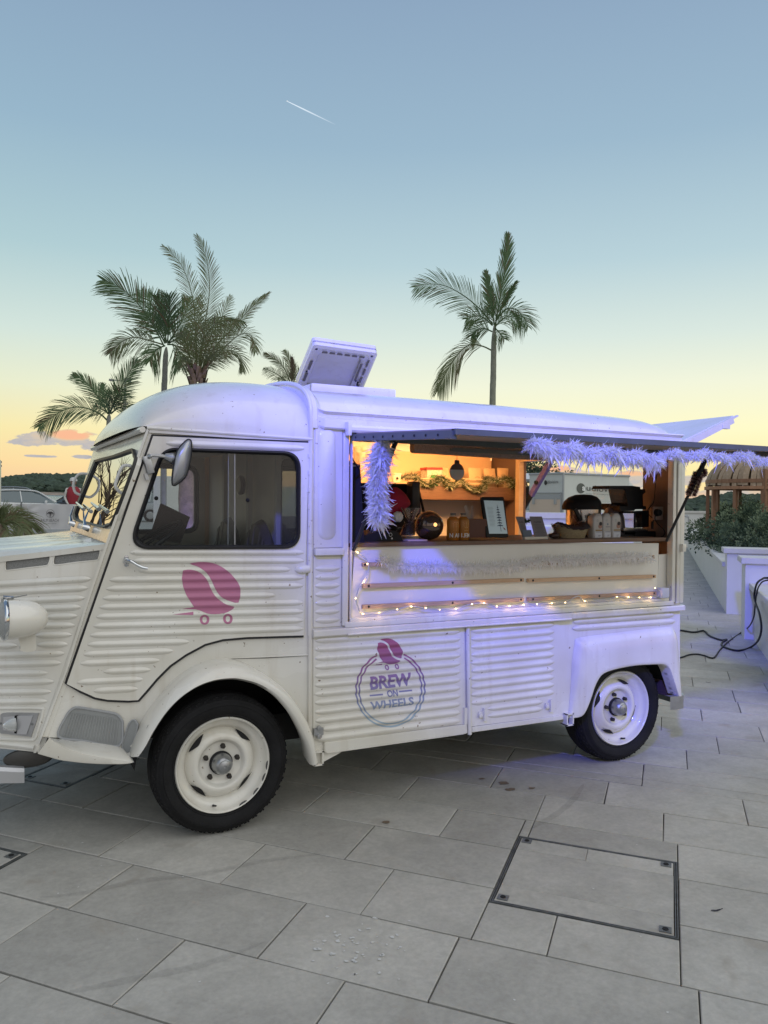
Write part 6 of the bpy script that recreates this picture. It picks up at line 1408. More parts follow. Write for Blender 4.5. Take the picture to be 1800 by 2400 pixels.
# santa hat on something behind the boa
RED = mat('red_felt', (.30, .010, .03), .85, noise_s=30, noise_a=.15)
SH = thing('santa_hat', 'dark red santa hat with white pompom hanging beside the boa', 'hat', PY(.20).at(ZC(660, 990)))
bm = bmesh.new(); HP = sm2(ln(ZC, (620, 790), (655, 755), (700, 742), (740, 765), (775, 800), (806, 862), (770, 900), (735, 930), (700, 925), (690, 960), (690, 990), (655, 998), (630, 950), (622, 880)), 3, True)
ctr = PY(.2).at(ZC(690, 860)); F = [bm.verts.new(PY(.2).at(q)) for q in HP]; mid1 = [bm.verts.new(ctr+(PY(.2).at(q)-ctr)*.8+V((0, -.03, 0))) for q in HP]; mid2 = [bm.verts.new(ctr+(PY(.2).at(q)-ctr)*.4+V((0, -.045, .004))) for q in HP]; mid3 = [bm.verts.new(ctr+(PY(.2).at(q)-ctr)*.7+V((0, .035, 0))) for q in HP]
n = len(HP)
for r0, r1 in ((mid3, F), (F, mid1), (mid1, mid2)):
    for k in range(n): bm.faces.new((r0[k], r0[(k+1) % n], r1[(k+1) % n], r1[k]))
bm.faces.new(mid2); bm.faces.new(mid3[::-1]); bmesh.ops.recalc_face_normals(bm, faces=bm.faces); finish('hat_cone', bm, RED, SH, angle=60)
bm = bmesh.new(); c = PY(.14).at(ZC(714, 955)); bmesh.ops.create_icosphere(bm, subdivisions=3, radius=.027, matrix=Matrix.Translation(c))
for v in bm.verts: v.co += (v.co-c).normalized()*random.uniform(-.002, .004)
finish('pompom', bm, mat('pompom_wool', (.62, .60, .56), .95), SH, smooth=False)
# black scale / tray in front of it
CT = CZ+.0155
bm = bmesh.new(); P_ = PY(.10)
plate(bm, ln(ZC, (470, 1138), (752, 1138), (740, 1090), (705, 1058), (640, 1055), (560, 1062), (470, 1090)), [], lambda q, o_: P_.at(q)+V((0, o_, 0)), 0, .18); o = finish('black_grinder_base', bm, BLACKPL, smooth=False); bm = bmesh.new(); lathe(bm, [(.008, .001), (.010, .001)], P_.at(ZC(660, 1085))+V((0, -.002, 0)), (0, -1, 0), 16); lathe(bm, [(0, .001), (.005, .001)], P_.at(ZC(670, 1112))+V((0, -.002, 0)), (0, -1, 0), 12); t = finish('button', bm, ALU); tag(o, 'low black card terminal base on the counter under the boa', 'terminal'); attach(t, o)
bm = bmesh.new(); c = PY(.2).at(ZC(535, 1022)); lathe(bm, [(.022, -.035), (.024, .03), (.02, .032)], c, (0, 0, 1), 16); o = finish('black_tin', bm, BLACKPL); bm = bmesh.new(); box(bm, c+V((.0, -.024, .0)), (.012, .004, .05)); t = finish('tin_label', bm, WHITEPL); tag(o, 'small black tin with a white stripe beside the boa end', 'tin'); attach(t, o)
# glass brewer: dripper on server
def stand(Z, x, ybase, y): return PY(y).at(Z(x, ybase))
yg = .12; zb_ = CT
b0 = PY(yg).at(ZC(800, 1130)); sc = (PY(yg).at(ZC(900, 1130))-PY(yg).at(ZC(800, 1130))).length/100
BW = thing('glass_brewer', 'ribbed glass coffee dripper standing on its glass server', 'glass brewer', (b0.x, yg, zb_))
bm = bmesh.new(); z0 = zb_; pr = [(0, .002), (60*sc, .002), (66*sc, .008), (64*sc, .03), (48*sc, .075), (34*sc, .095), (38*sc, .105)]; lathe(bm, pr, V((b0.x, yg, z0)), (0, 0, 1), 30); finish('server', bm, CLEAR, BW)
ztop = PY(yg).at(ZC(810, 890)).z; zn = z0+.10; bm = bmesh.new(); n = 48; A = []
for j in range(6):
    f = j/5; r = (14+48*f)*sc; A.append([bm.verts.new(V((b0.x+.004+(r+(.0022 if k % 2 else -.0022)*(.3+f))*cos(2*pi*k/n), yg+(r+(.0022 if k % 2 else -.0022)*(.3+f))*sin(2*pi*k/n), zn+(ztop-zn)*f))) for k in range(n)])
for a_, b_ in zip(A, A[1:]):
    for k in range(n): bm.faces.new((a_[k], a_[(k+1) % n], b_[(k+1) % n], b_[k]))
finish('dripper', bm, glassmat('ribbed_glass', (.86, .86, .88), 3.0, .05), BW, smooth=False)
bm = bmesh.new(); tube(bm, smooth_path([V((b0.x+d*sc, yg, z)) for d, z in ((50, ztop-.02), (74, ztop-.03), (72, ztop-.055), (40, ztop-.06))], 4), .004, 6); tube(bm, smooth_path([V((b0.x-d*sc, yg, z)) for d, z in ((55, z0+.07), (88, z0+.065), (86, z0+.03), (62, z0+.025))], 4), .004, 6); finish('handles', bm, CLEAR, BW)
# wooden coaster + round mirrored globe
c = PY(.12).at(ZC(950, 1050)); r = (PY(.12).at(ZC(1041, 1050))-PY(.12).at(ZC(858, 1050))).length/2
bm = bmesh.new(); bmesh.ops.create_uvsphere(bm, u_segments=40, v_segments=24, radius=r, matrix=Matrix.Translation(V((c.x, .14, CT+r)))); GLB = finish('smoked_globe', bm, mat('smoked_globe', (.14, .10, .08), .06, .75, spec=1)); tag(GLB, 'smoky reflective glass globe on the counter between brewer and bottles', 'globe')
bm = bmesh.new(); bmesh.ops.create_uvsphere(bm, u_segments=12, v_segments=8, radius=.012, matrix=Matrix.Translation(V((c.x-.005, .14-r*.92, CT+r*1.08)))); t = finish('candle_glow', bm, mat('glow_core', (1, .6, .3), .5, emit=(1, .5, .16), es=1.6)); attach(t, GLB)
bm = bmesh.new(); box(bm, V((c.x-.12, .10, CT+.004)), (.12, .10, .008)); tag(finish('wooden_coaster', bm, OAKPLY, smooth=False), 'thin wooden coaster under the glass brewer', 'coaster')
# juice bottles
JUICE = mat('amber_juice', (.42, .17, .03), .12, trans=.25, ior=1.35)
def bottle(x, label, txt, lx):
    a = PY(.07).at(ZC(x, 1138)); sc = (PY(.07).at(ZC(x+100, 1138))-a).length/100; o = V((a.x, .07, CT)); H = PY(.07).at(ZC(x, 928)).z-CT
    T = thing('juice_bottle', label, 'bottle', o, 'amber juice bottles')
    bm = bmesh.new(); lathe(bm, [(0, .001), (34*sc, .001), (38*sc, .01), (38*sc, H*.70), (36*sc, H*.76), (20*sc, H*.86)], o, (0, 0, 1), 28); finish('bottle_body', bm, JUICE, T)
    bm = bmesh.new(); lathe(bm, [(21*sc, H*.86), (14*sc, H*.93)], o, (0, 0, 1), 20); finish('bottle_neck', bm, CLEAR, T)
    bm = bmesh.new(); lathe(bm, [(17*sc, H*.92), (17.5*sc, H*.93), (17.5*sc, H*.995), (15*sc, H), (0, H)], o, (0, 0, 1), 20); finish('cap', bm, mat('grey_cap', (.12, .12, .12), .4), T)
    bm = bmesh.new(); t = text_bm(txt, .02); R = 38.6*sc; wd = lx; z0 = H*.115
    for v in t.verts: ang = (v.co.x-.5)*wd; v.co = o+V((R*sin(ang), -R*cos(ang), z0+v.co.y*H*.15))
    finish('bottle_lettering', t, mat('white_ink', (.62, .60, .56), .5), T, smooth=False); bm.free()
    bm = bmesh.new()
    for i in range(7):
        L = random.uniform(.3, .6); vs = [bm.verts.new(o+V((R*sin(s), -R*cos(s), H*(.36+.05*i)+dz))) for s, dz in ((-L, 0), (0, 0), (L, 0), (L, .002), (0, .002), (-L, .002))]; bm.faces.new((vs[0], vs[1], vs[4], vs[5])); bm.faces.new((vs[1], vs[2], vs[3], vs[4]))
    finish('fine_print', bm, mat('faint_ink', (.52, .27, .08), .5), T, smooth=False)
bottle(1110, 'amber juice bottle nearer the globe, lettered N AIR low on the glass', 'N AIR', 2.2)
bottle(1183, 'amber juice bottle against the brown box, lettered LEM low on the glass', 'LEM', 1.7)
# brown box with straws
boxq('napkin_box', .06, .13, ZC, ((1222, 1108), (1360, 1108), (1355, 972), (1215, 970)), mat('brown_board', (.11, .045, .03), .6, noise_s=10, noise_a=.1), 'plain dark brown box between the bottles and the menu tablet', 'box')
ST = thing('straw_bundle', 'bundle of pale paper straws standing behind the brown box', 'straws', PY(.16).at(ZC(1235, 1060)))
random.seed(5)
for i in range(11):
    b_ = PY(.16).at(ZC(1215+random.uniform(0, 50), 1060)); t_ = PY(.16).at(ZC(1195+random.uniform(0, 65), 872+random.uniform(0, 40))); bm = bmesh.new(); tube(bm, [b_, t_], .0035, 6, caps=False); finish('straw', bm, mat('paper_straw', (.55, .50, .44), .6), ST)
# menu tablet
TB = thing('menu_tablet', 'black framed menu tablet showing a blue fir tree', 'menu tablet', PY(.08).at(ZC(1420, 1108)))
PTB = Plane(PY(.05).at(ZC(1430, 1104)), V((0, -1, .16)))
bm = bmesh.new(); plate(bm, ln(ZC, (1358, 1104), (1512, 1104), (1510, 1098), (1478, 820), (1470, 813), (1322, 812), (1316, 820), (1353, 1095)), [], lambda q, o_: PTB.at(q)+PTB.n*o_, .0, -.014); finish('tablet_frame', bm, BLACKPL, TB, smooth=False)
sq = ln(ZC, (1372, 1078), (1503, 1078), (1470, 842), (1333, 838)); bm = bmesh.new(); plate(bm, sq, [], lambda q, o_: PTB.at(q)+PTB.n*o_, .0012, 0); finish('menu_sheet', bm, mat('menu_sheet', (.40, .50, .54), .35, emit=(.5, .62, .66), es=.12), TB, smooth=False)
bm = bmesh.new()
def tq(x, y): A = V((*sq[3], 0)); B = V((*sq[2], 0)); C = V((*sq[1], 0)); D = V((*sq[0], 0)); p = A.lerp(B, x).lerp(D.lerp(C, x), y); return (p.x, p.y)
BL_ = []
for cy, w, h in ((.20, .08, .05), (.27, .14, .05), (.35, .19, .055), (.43, .21, .05), (.51, .25, .06), (.59, .22, .05), (.67, .25, .055), (.75, .30, .06)):
    n = 9; up_ = [(.66+w*(i/n-.5)*1.0, cy-h*.5*(1-abs(i/n-.5)*2)) for i in range(n+1)]; lo_ = [(.66+w*(i/n-.5), cy+h*.35*(.3+abs(sin(i*2.3+cy*40)))) for i in range(n, -1, -1)]
    plate(bm, [tq(*q) for q in up_+lo_], [], lambda q, o_: PTB.at(q)+PTB.n*o_, .0022, None)
plate(bm, [tq(*q) for q in ((.652, .12), (.668, .12), (.675, .93), (.650, .93))], [], lambda q, o_: PTB.at(q)+PTB.n*o_, .0020, None)
finish('fir_picture', bm, mat('navy_ink', (.035, .06, .11), .5), TB, smooth=False)
bm = bmesh.new()
for i in range(15): x1 = .12+random.uniform(.22, .30) if i % 3 else .40; plate(bm, [tq(.10, .2+.04*i), tq(x1, .2+.04*i), tq(x1, .208+.04*i), tq(.10, .208+.04*i)], [], lambda q, o_: PTB.at(q)+PTB.n*o_, .0022, None)
finish('menu_lines', bm, mat('grey_ink', (.18, .23, .26), .6), TB, smooth=False)
bm = bmesh.new(); plate(bm, [tq(*q) for q in ((.78, .80), (.90, .84), (.93, .90), (.84, .87))], [], lambda q, o_: PTB.at(q)+PTB.n*o_, .0024, None); finish('red_accent', bm, mat('dull_red_ink', (.25, .08, .07), .6), TB, smooth=False)
# two grey menu cards
GC = mat('grey_card', (.17, .155, .165), .6, noise_s=8, noise_a=.05)
def card(q4, y, label, title):
    P = Plane(PY(y).at(q4[0]), V((0, -1, .25))); bm = bmesh.new(); f = lambda q, o_: P.at(q)+P.n*o_; plate(bm, q4, [], f, 0, -.003); o = finish('menu_card', bm, GC, smooth=False)
    g = lambda x, y_: tuple((V((*q4[3], 0)).lerp(V((*q4[2], 0)), x)).lerp(V((*q4[0], 0)).lerp(V((*q4[1], 0)), x), y_).xy); bm = bmesh.new()
    for i in range(9):
        w = random.uniform(.25, .38); yy = .38+.06*i; plate(bm, [g(.5-w, yy), g(.5+w, yy), g(.5+w, yy+.012), g(.5-w, yy+.012)], [], f, .001, None)
    plate(bm, [g(.42, .06), g(.58, .06), g(.58, .075), g(.42, .075)], [], f, .001, None)
    A, B, C = P.at(g(.2, .30))+P.n*.001, P.at(g(.8, .30))+P.n*.001, P.at(g(.2, .22))+P.n*.001; text_on(bm, title, A, B, C, .01)
    t = finish('card_print', bm, mat('card_ink', (.05, .045, .06), .6), smooth=False); tag(o, label, 'menu card', 'grey menu cards on the counter'); attach(t, o)
card([K2(55, 1425), K2(158, 1420), K2(62, 1005), K2(-95, 1000)], .06, 'grey menu card leaning next to the tablet', 'DARK')
card([K2(278, 1418), K2(545, 1425), K2(415, 1000), K2(180, 998)], .05, 'grey menu card nearer the wicker basket', 'COFFEE')
bm = bmesh.new(); a = PY(.03).at(K2(65, 1450)); b = PY(.03).at(K2(510, 1450)); box(bm, V(((a.x+b.x)/2, .035, CT+.008)), (b.x-a.x, .03, .016), bev=.003); tag(finish('card_holder', bm, mat('clear_acrylic', (.85, .82, .74), .1, trans=.4)), 'clear acrylic foot holding the two grey menu cards', 'holder')
boxq('gift_card', .045, .002, K2, ((60, 1418), (240, 1418), (205, 1262), (30, 1262)), mat('card_blue', (.11, .14, .18), .5), 'small blue grey card in front of the left menu card', 'card')
bm = bmesh.new(); random.seed(2); pc = PY(.16).at(K2(125, 1080))
for i in range(26):
    d = V((random.gauss(0, 1), random.gauss(0, 1), random.gauss(0, 1.0))).normalized(); s = d.orthogonal()*.006; bm.faces.new([bm.verts.new(pc+s*.3), bm.verts.new(pc+d*.012+s), bm.verts.new(pc+d*.03), bm.verts.new(pc+d*.012-s)])
tag(finish('green_sprig', bm, mat('sprig_green', (.05, .12, .05), .6), smooth=False), 'small green sprig between the two grey menu cards', 'sprig')
# basket with dark cloth, sweets bag
c = PY(.12).at(K2(1000, 1440)); rx = (PY(.12).at(K2(1310, 1300))-PY(.12).at(K2(690, 1300))).length/2
BK = thing('wicker_basket', 'oval pale wicker basket lined with dark cloth on the counter', 'basket', (c.x, .13, CT))
bm = bmesh.new(); N_ = 44; A = []
for j in range(9):
    f = j/8; A.append([bm.verts.new(V((c.x+rx*(.74+.26*f)*cos(2*pi*k/N_)*(1+.012*((k+j) % 2)), .13+.085*(.74+.26*f)*sin(2*pi*k/N_)*(1+.02*((k+j) % 2)), CT+.07*f+.014*f*cos(2*2*pi*k/N_)))) for k in range(N_)])
for a_, b_ in zip(A, A[1:]):
    for k in range(N_): bm.faces.new((a_[k], a_[(k+1) % N_], b_[(k+1) % N_], b_[k]))
bm.faces.new(A[0][::-1]); finish('woven_side', bm, mat('wicker', (.30, .24, .14), .7, noise_s=70, noise_a=.4, stretch=(1, 1, 3)), BK, smooth=False)
bm = bmesh.new(); A = []
for j in range(5):
    f = j/4; A.append([bm.verts.new(V((c.x+rx*(1.04-.6*f)*cos(2*pi*k/N_), .13+.09*(1.04-.6*f)*sin(2*pi*k/N_), CT+.064+.02*sin(pi*f)+.012*cos(4*pi*k/N_)+.004*random.uniform(-1, 1)))) for k in range(N_)])
for a_, b_ in zip(A, A[1:]):
    for k in range(N_): bm.faces.new((a_[k], a_[(k+1) % N_], b_[(k+1) % N_], b_[k]))
bm.faces.new(A[-1]); finish('dark_lining', bm, mat('dark_cloth', (.03, .018, .022), .8), BK)
def cello(c, h, r, dirx, label):
    T = thing('cellophane_bag', label, 'sweet bag', c, 'cellophane bags by the basket')
    bm = bmesh.new(); bmesh.ops.create_icosphere(bm, subdivisions=2, radius=r, matrix=Matrix.Translation(c+V((0, 0, r*.6)))@Matrix.Diagonal((1.25, 1, .7, 1)));
    for v in bm.verts: v.co += V((random.uniform(-1, 1), random.uniform(-1, 1), random.uniform(-1, 1)))*r*.1
    finish('sweets', bm, mat('dark_sweets', (.05, .03, .025), .3), T)
    bm = bmesh.new(); nk = c+V((dirx*.01, 0, r*1.35))
    for i in range(9):
        a = i/8*pi*2; tip = nk+V((dirx*.03+.03*cos(a), .02*sin(a), h)); s = V((cos(a+1.2), sin(a+1.2), 0))*.012; bm.faces.new([bm.verts.new(nk+s*.3), bm.verts.new(tip+s), bm.verts.new(tip-s+V((0, 0, -.01))), bm.verts.new(nk-s*.3)])
    finish('cellophane', bm, glassmat('cellophane', (.80, .78, .78), 2.2, .15), T, smooth=False)
    bm = bmesh.new(); tube(bm, [nk+V((-.012, -.006, 0)), nk+V((0, -.012, .003)), nk+V((.012, -.006, 0))], .003, 6); finish('ribbon', bm, mat('dark_ribbon', (.08, .015, .02), .5), T)
cello(V((PY(.10).at(K2(650, 1440)).x, .10, CT)), .055, .028, .25, 'cellophane bag of dark sweets tied with ribbon left of the basket')
cello(V((PY(.17).at(K2(1080, 1300)).x, .15, CT+.06)), .05, .024, -.3, 'cellophane sweet bag in the left part of the wicker basket')
cello(V((PY(.17).at(K2(1250, 1300)).x, .15, CT+.06)), .05, .024, .4, 'cellophane sweet bag in the right part of the wicker basket')
# steel kettle with black lid
c = PY(.26).at(K1(300, 620)); r = (PY(.26).at(K1(500, 620))-PY(.26).at(K1(100, 620))).length/2; ztop = PY(.26).at(K1(300, 470)).z; zl = PY(.26).at(K1(300, 245)).z
UR = thing('steel_urn', 'steel urn with big domed black lid behind the basket', 'urn', (c.x, .26, CT))
bm = bmesh.new(); lathe(bm, [(0, .001), (r*.96, .001), (r, .02), (r, ztop-CT), (0, ztop-CT)], V((c.x, .26, CT)), (0, 0, 1), 36); finish('urn_body', bm, mat('brushed_steel', (.50, .47, .43), .22, .95, noise_s=30, noise_a=.1), UR)
bm = bmesh.new(); hh = zl-ztop; lathe(bm, [(0, 0), (r*.98, 0), (r*1.04, hh*.02), (r*1.05, hh*.3), (r*.97, hh*.58), (r*.78, hh*.82), (r*.45, hh*.97), (0, hh)], V((c.x, .26, ztop)), (0, 0, 1), 36)
for v in bm.verts:
    if v.co.x < c.x: k_ = (c.x-v.co.x)/r; v.co.x -= r*.30*k_**2; v.co.z -= hh*.10*k_**2*(1 if v.co.z > ztop+hh*.1 else .5)
bmesh.ops.recalc_face_normals(bm, faces=bm.faces); finish('urn_lid', bm, mat('lid_black', (.012, .011, .012), .6, spec=.2), UR)
bm = bmesh.new(); bar(bm, PY(.26-r*1.06).at(K1(180, 470)), PY(.26-r*1.06).at(K1(262, 640)), .022, .012); finish('urn_handle', bm, BLACKPL, UR, smooth=False)
# milk cartons
MILK = mat('milk_carton', (.46, .44, .42), .35)
def carton(x0, x1, ytop_, label, photo):
    y = .07; a, b = PY(y).at(K1(x0, 925)), PY(y).at(K1(x1, 925)); H = PY(y).at(K1(x0, ytop_)).z-CT; w = b.x-a.x; cx = (a.x+b.x)/2; T = thing('milk_carton', label, 'milk carton', (cx, y, CT), 'oat milk cartons on the counter')
    bm = bmesh.new(); R_ = []
    for z, s, o_ in ((0, .94, 0), (.01, 1, 0), (H*.78, 1, 0), (H*.90, .9, .05), (H*.97, .62, .18), (H, .5, .2)):
        rr = rrect(-w/2*s+w*o_, -w*.42*s, w/2*s+w*o_*.6, w*.42*s, w*.16*s, 3); R_.append([bm.verts.new(V((cx+p[0], y+w*.4+p[1], CT+z))) for p in rr])
    for A_, B_ in zip(R_, R_[1:]):
        for k in range(len(A_)): bm.faces.new((A_[k], A_[(k+1) % len(A_)], B_[(k+1) % len(A_)], B_[k]))
    bm.faces.new(R_[-1]); bm.faces.new(R_[0][::-1]); finish('carton_body', bm, MILK, T, angle=40)
    yf_ = y+w*.4-w*.42-.0012
    def pq(u0, z0, u1, z1, nm, m): bm = bmesh.new(); bm.faces.new([bm.verts.new(V((cx+w*u, yf_-(.0006 if nm != 'white_label' else 0), CT+H*z))) for u, z in ((u0, z0), (u1, z0), (u1, z1), (u0, z1))]); finish(nm, bm, m, T, smooth=False)
    pq(-.34, .02, .42, .27, 'white_label', mat('label_white', (.58, .60, .66), .5))
    pq(-.26, .235, .36, .255, 'label_line', mat('label_ink', (.08, .08, .14), .5)); pq(-.0, .10, .25, .115, 'label_line', mat('label_ink')); pq(.0, .05, .15, .06, 'label_line', mat('label_ink'))
    if photo:
        pq(-.30, .29, .40, .34, 'ochre_band', mat('ochre_print', (.28, .17, .05), .5)); bm = bmesh.new(); lathe(bm, [(0, 0), (w*.2, 0)], V((cx+w*.18, yf_-.0008, CT+H*.48)), (0, -1, 0), 18); finish('face_print', bm, mat('skin_print', (.36, .2, .15), .5), T); bm = bmesh.new(); lathe(bm, [(0, 0), (w*.16, 0)], V((cx+w*.22, yf_-.0014, CT+H*.585)), (0, -1, 0), 14); finish('hair_print', bm, mat('hair_print', (.04, .03, .03), .6), T)
    else: pq(-.2, .44, .34, .46, 'label_line', mat('label_ink')); pq(-.05, .52, .12, .60, 'drop_print', mat('grey_ink'))
    bm = bmesh.new(); lathe(bm, [(w*.09, 0), (w*.07, .0001)], V((cx-w*.1, yf_-.0008, CT+H*.72)), (0, -1, 0), 12); finish('crest_print', bm, mat('grey_ink'), T)
carton(450, 590, 535, 'milk carton nearest the steel urn, printed with a face', True)
carton(592, 716, 532, 'milk carton in the middle of the three, without a face print', False)
carton(722, 862, 532, 'milk carton nearest the coffee brewer, printed with a face', True)
# grey kettle behind the cartons
c = PY(.3).at(K1(745, 600)); bm = bmesh.new(); rr_ = .075; lathe(bm, [(0, .001), (rr_, .001), (rr_*1.05, .05), (rr_*.95, .12), (rr_*.7, .17), (rr_*.3, .20), (0, .205)], V((c.x, .3, CT)), (0, 0, 1), 28); tag(finish('grey_kettle', bm, mat('kettle_grey', (.20, .18, .20), .3, .6)), 'round grey kettle behind the milk cartons', 'kettle')
# filter coffee maker
FM = thing('filter_coffee_maker', 'black filter coffee maker with clear water tank at the right of the counter', 'coffee maker', (PY(.25).at(K1(1080, 800)).x, .25, CT))
P_ = PY(.2)
def kb(nm, q, m, d=.16, y=None, bev=0.0):
    bm = bmesh.new(); P2 = P_ if y is None else PY(y); plate(bm, ln(K1, *q), [], lambda a_, o_: P2.at(a_)+V((0, o_, 0)), 0, d); finish(nm, bm, m, FM, smooth=False)
kb('water_tank', ((665, 168), (948, 170), (962, 355), (940, 378), (690, 372)), glassmat('tank_plastic', (.93, .93, .92), .6, .1), .14)
kb('tank_lid', ((672, 165), (686, 118), (1030, 118), (1150, 135), (1158, 170)), BLACKPL, .15, .195)
kb('filter_housing', ((920, 168), (1235, 168), (1238, 215), (1190, 250), (1195, 430), (1160, 465), (970, 465), (960, 360), (945, 300)), BLACKPL, .15)
kb('cross_arm', ((845, 425), (1235, 425), (1240, 470), (1080, 470), (1060, 492), (850, 495)), BLACKPL, .15)
kb('support_post', ((705, 385), (740, 385), (780, 480), (720, 480)), BLACKPL, .1, .3)
kb('glass_jug', ((920, 530), (1175, 530), (1172, 750), (915, 750)), glassmat('jug_glass', (.88, .86, .83), 1.0, .03), .12)
kb('jug_handle', ((1170, 495), (1280, 490), (1280, 735), (1180, 742)), BLACKPL, .05); kb('jug_rim', ((900, 500), (1180, 498), (1180, 530), (900, 530)), BLACKPL, .13); kb('jug_seam', ((1072, 530), (1092, 530), (1084, 750), (1068, 750)), BLACKPL, .01, .197)
kb('hot_plate', ((905, 752), (1240, 752), (1240, 785), (905, 785)), mat('steel_plate', (.6, .6, .58), .2, .9), .14); kb('base_plate', ((905, 785), (1265, 785), (1262, 815), (905, 812)), BLACKPL, .15)
kb('machine_foot', ((1085, 805), (1375, 800), (1385, 870), (1350, 912), (1120, 908), (1070, 875)), BLACKPL, .15, .18); kb('machine_foot', ((865, 850), (1060, 850), (1060, 885), (865, 925)), BLACKPL, .1, .18)
bm = bmesh.new(); box(bm, PY(.16).at(K1(1080, 905))+V((0, 0, 0)), (.13, .06, .008)); tag(finish('steel_tray', bm, mat('steel_plate'), smooth=False), 'bright steel drip tray in front of the filter coffee maker', 'tray')
# sockets and leads on the end panel
c = PY(.12).at(K1(1415, 530)); bm = bmesh.new(); box(bm, c+V((0, .0, 0)), (.075, .02, .085), bev=.004); o = finish('wall_socket', bm, mat('beige_plastic', (.30, .24, .21), .5), VAN)
bm = bmesh.new(); lathe(bm, [(0, .03), (.02, .028), (.024, .01), (.024, 0)], PY(.1).at(K1(1395, 520)), (0, -1, 0), 16); tube(bm, smooth_path([PY(.09).at(K1(*q)) for q in ((1378, 560), (1375, 620), (1420, 690), (1500, 770), (1520, 830), (1480, 880), (1400, 912))], 4), .0035, 6); tag(finish('plug_lead', bm, BLACKPL), 'black plug and lead on the socket beside the coffee maker', 'lead')
bm = bmesh.new(); tube(bm, smooth_path([PY(.14).at(K1(*q)) for q in ((1400, -60), (1380, 100), (1355, 350), (1300, 430), (1262, 490), (1290, 560), (1350, 620), (1335, 700))], 4), .003, 6); tube(bm, [PY(.14).at(K1(1335, 650)), PY(.14).at(K1(1330, 765))], .009, 8); tag(finish('hanging_lead', bm, BLACKPL), 'thin black lead hanging down the brown end panel', 'lead')
# ------------------------------------------------------------------ white walls on the right
def G(Z, *q): return GP.at(Z(*q))
P2c = G(I6, 875, 975); P1c = G(I6, 1135, 1340)
def wallbox(name, label, c0, along, L, across, Wd, h, cap_h, over, cat='wall'):
    """rendered wall with an overhanging cap stone; c0 a bottom corner"""
    T = thing(name, label, cat, c0+along*L/2+across*Wd/2)
    q = [c0, c0+along*L, c0+along*L+across*Wd, c0+across*Wd]; bm = bmesh.new(); hexa(bm, [p-V((0, 0, .02)) for p in q]+[p+V((0, 0, h)) for p in q]); finish('wall_body', bm, WHITEW, T, smooth=False)
    n = max(1, int(L/1.1)); bm = None
    for i in range(n):
        a, b = L*i/n-(over if i == 0 else -.002), L*(i+1)/n+(over if i == n-1 else -.002); bm = bmesh.new()
        q = [c0+along*a-across*over, c0+along*b-across*over, c0+along*b+across*(Wd+over), c0+along*a+across*(Wd+over)]; hexa(bm, [p+V((0, 0, h)) for p in q]+[p+V((0, 0, h+cap_h)) for p in q]); bmesh.ops.bevel(bm, geom=bm.edges[:], offset=.006, segments=2, affect='EDGES'); finish('cap_stone', bm, CAPM, T)
    return T
BW_ = (G(I6, 550, 330)-G(I6, 830, 760)).normalized(); AW = V((BW_.y, -BW_.x, 0))
wallbox('planter_wall', 'long low white planter wall running back beside the walkway', P2c+BW_*.43, BW_, 17.5, AW, .34, .66, .065, .04)
wallbox('cross_wall', 'white end wall with cap stone behind the nearer one, closing the shrub bed', P2c, AW, 4.5, BW_, .43, .885, .07, .05)
wallbox('cross_wall', 'nearest tall white wall end with cap stone beside the black cable', P1c, AW, 4.0, BW_, .45, .895, .07, .05)
wallbox('low_wall', 'nearest low white wall at the right edge with cables lying on its cap', P1c+AW*.10-BW_*3.2, BW_, 3.2, AW, .4, .60, .065, .06)
bm = bmesh.new(); q = [P2c+BW_*.45+AW*.3, P2c+BW_*17.8+AW*.3, P2c+BW_*17.8+AW*9, P2c+BW_*.45+AW*9]; hexa(bm, [p-V((0, 0, .01)) for p in q]+[p+V((0, 0, .55)) for p in q]); struct(finish('planting_bed', bm, mat('soil', (.06, .045, .03), .95, noise_s=9, noise_a=.3), smooth=False))
# far short wall and coping at the end of the walkway
e0 = G(I5, 765, 1185); wallbox('end_wall', 'short white wall where the walkway meets the sea front', e0-AW*.25+BW_*.2, AW, 3.0, BW_, .3, 1.25, .08, .05)
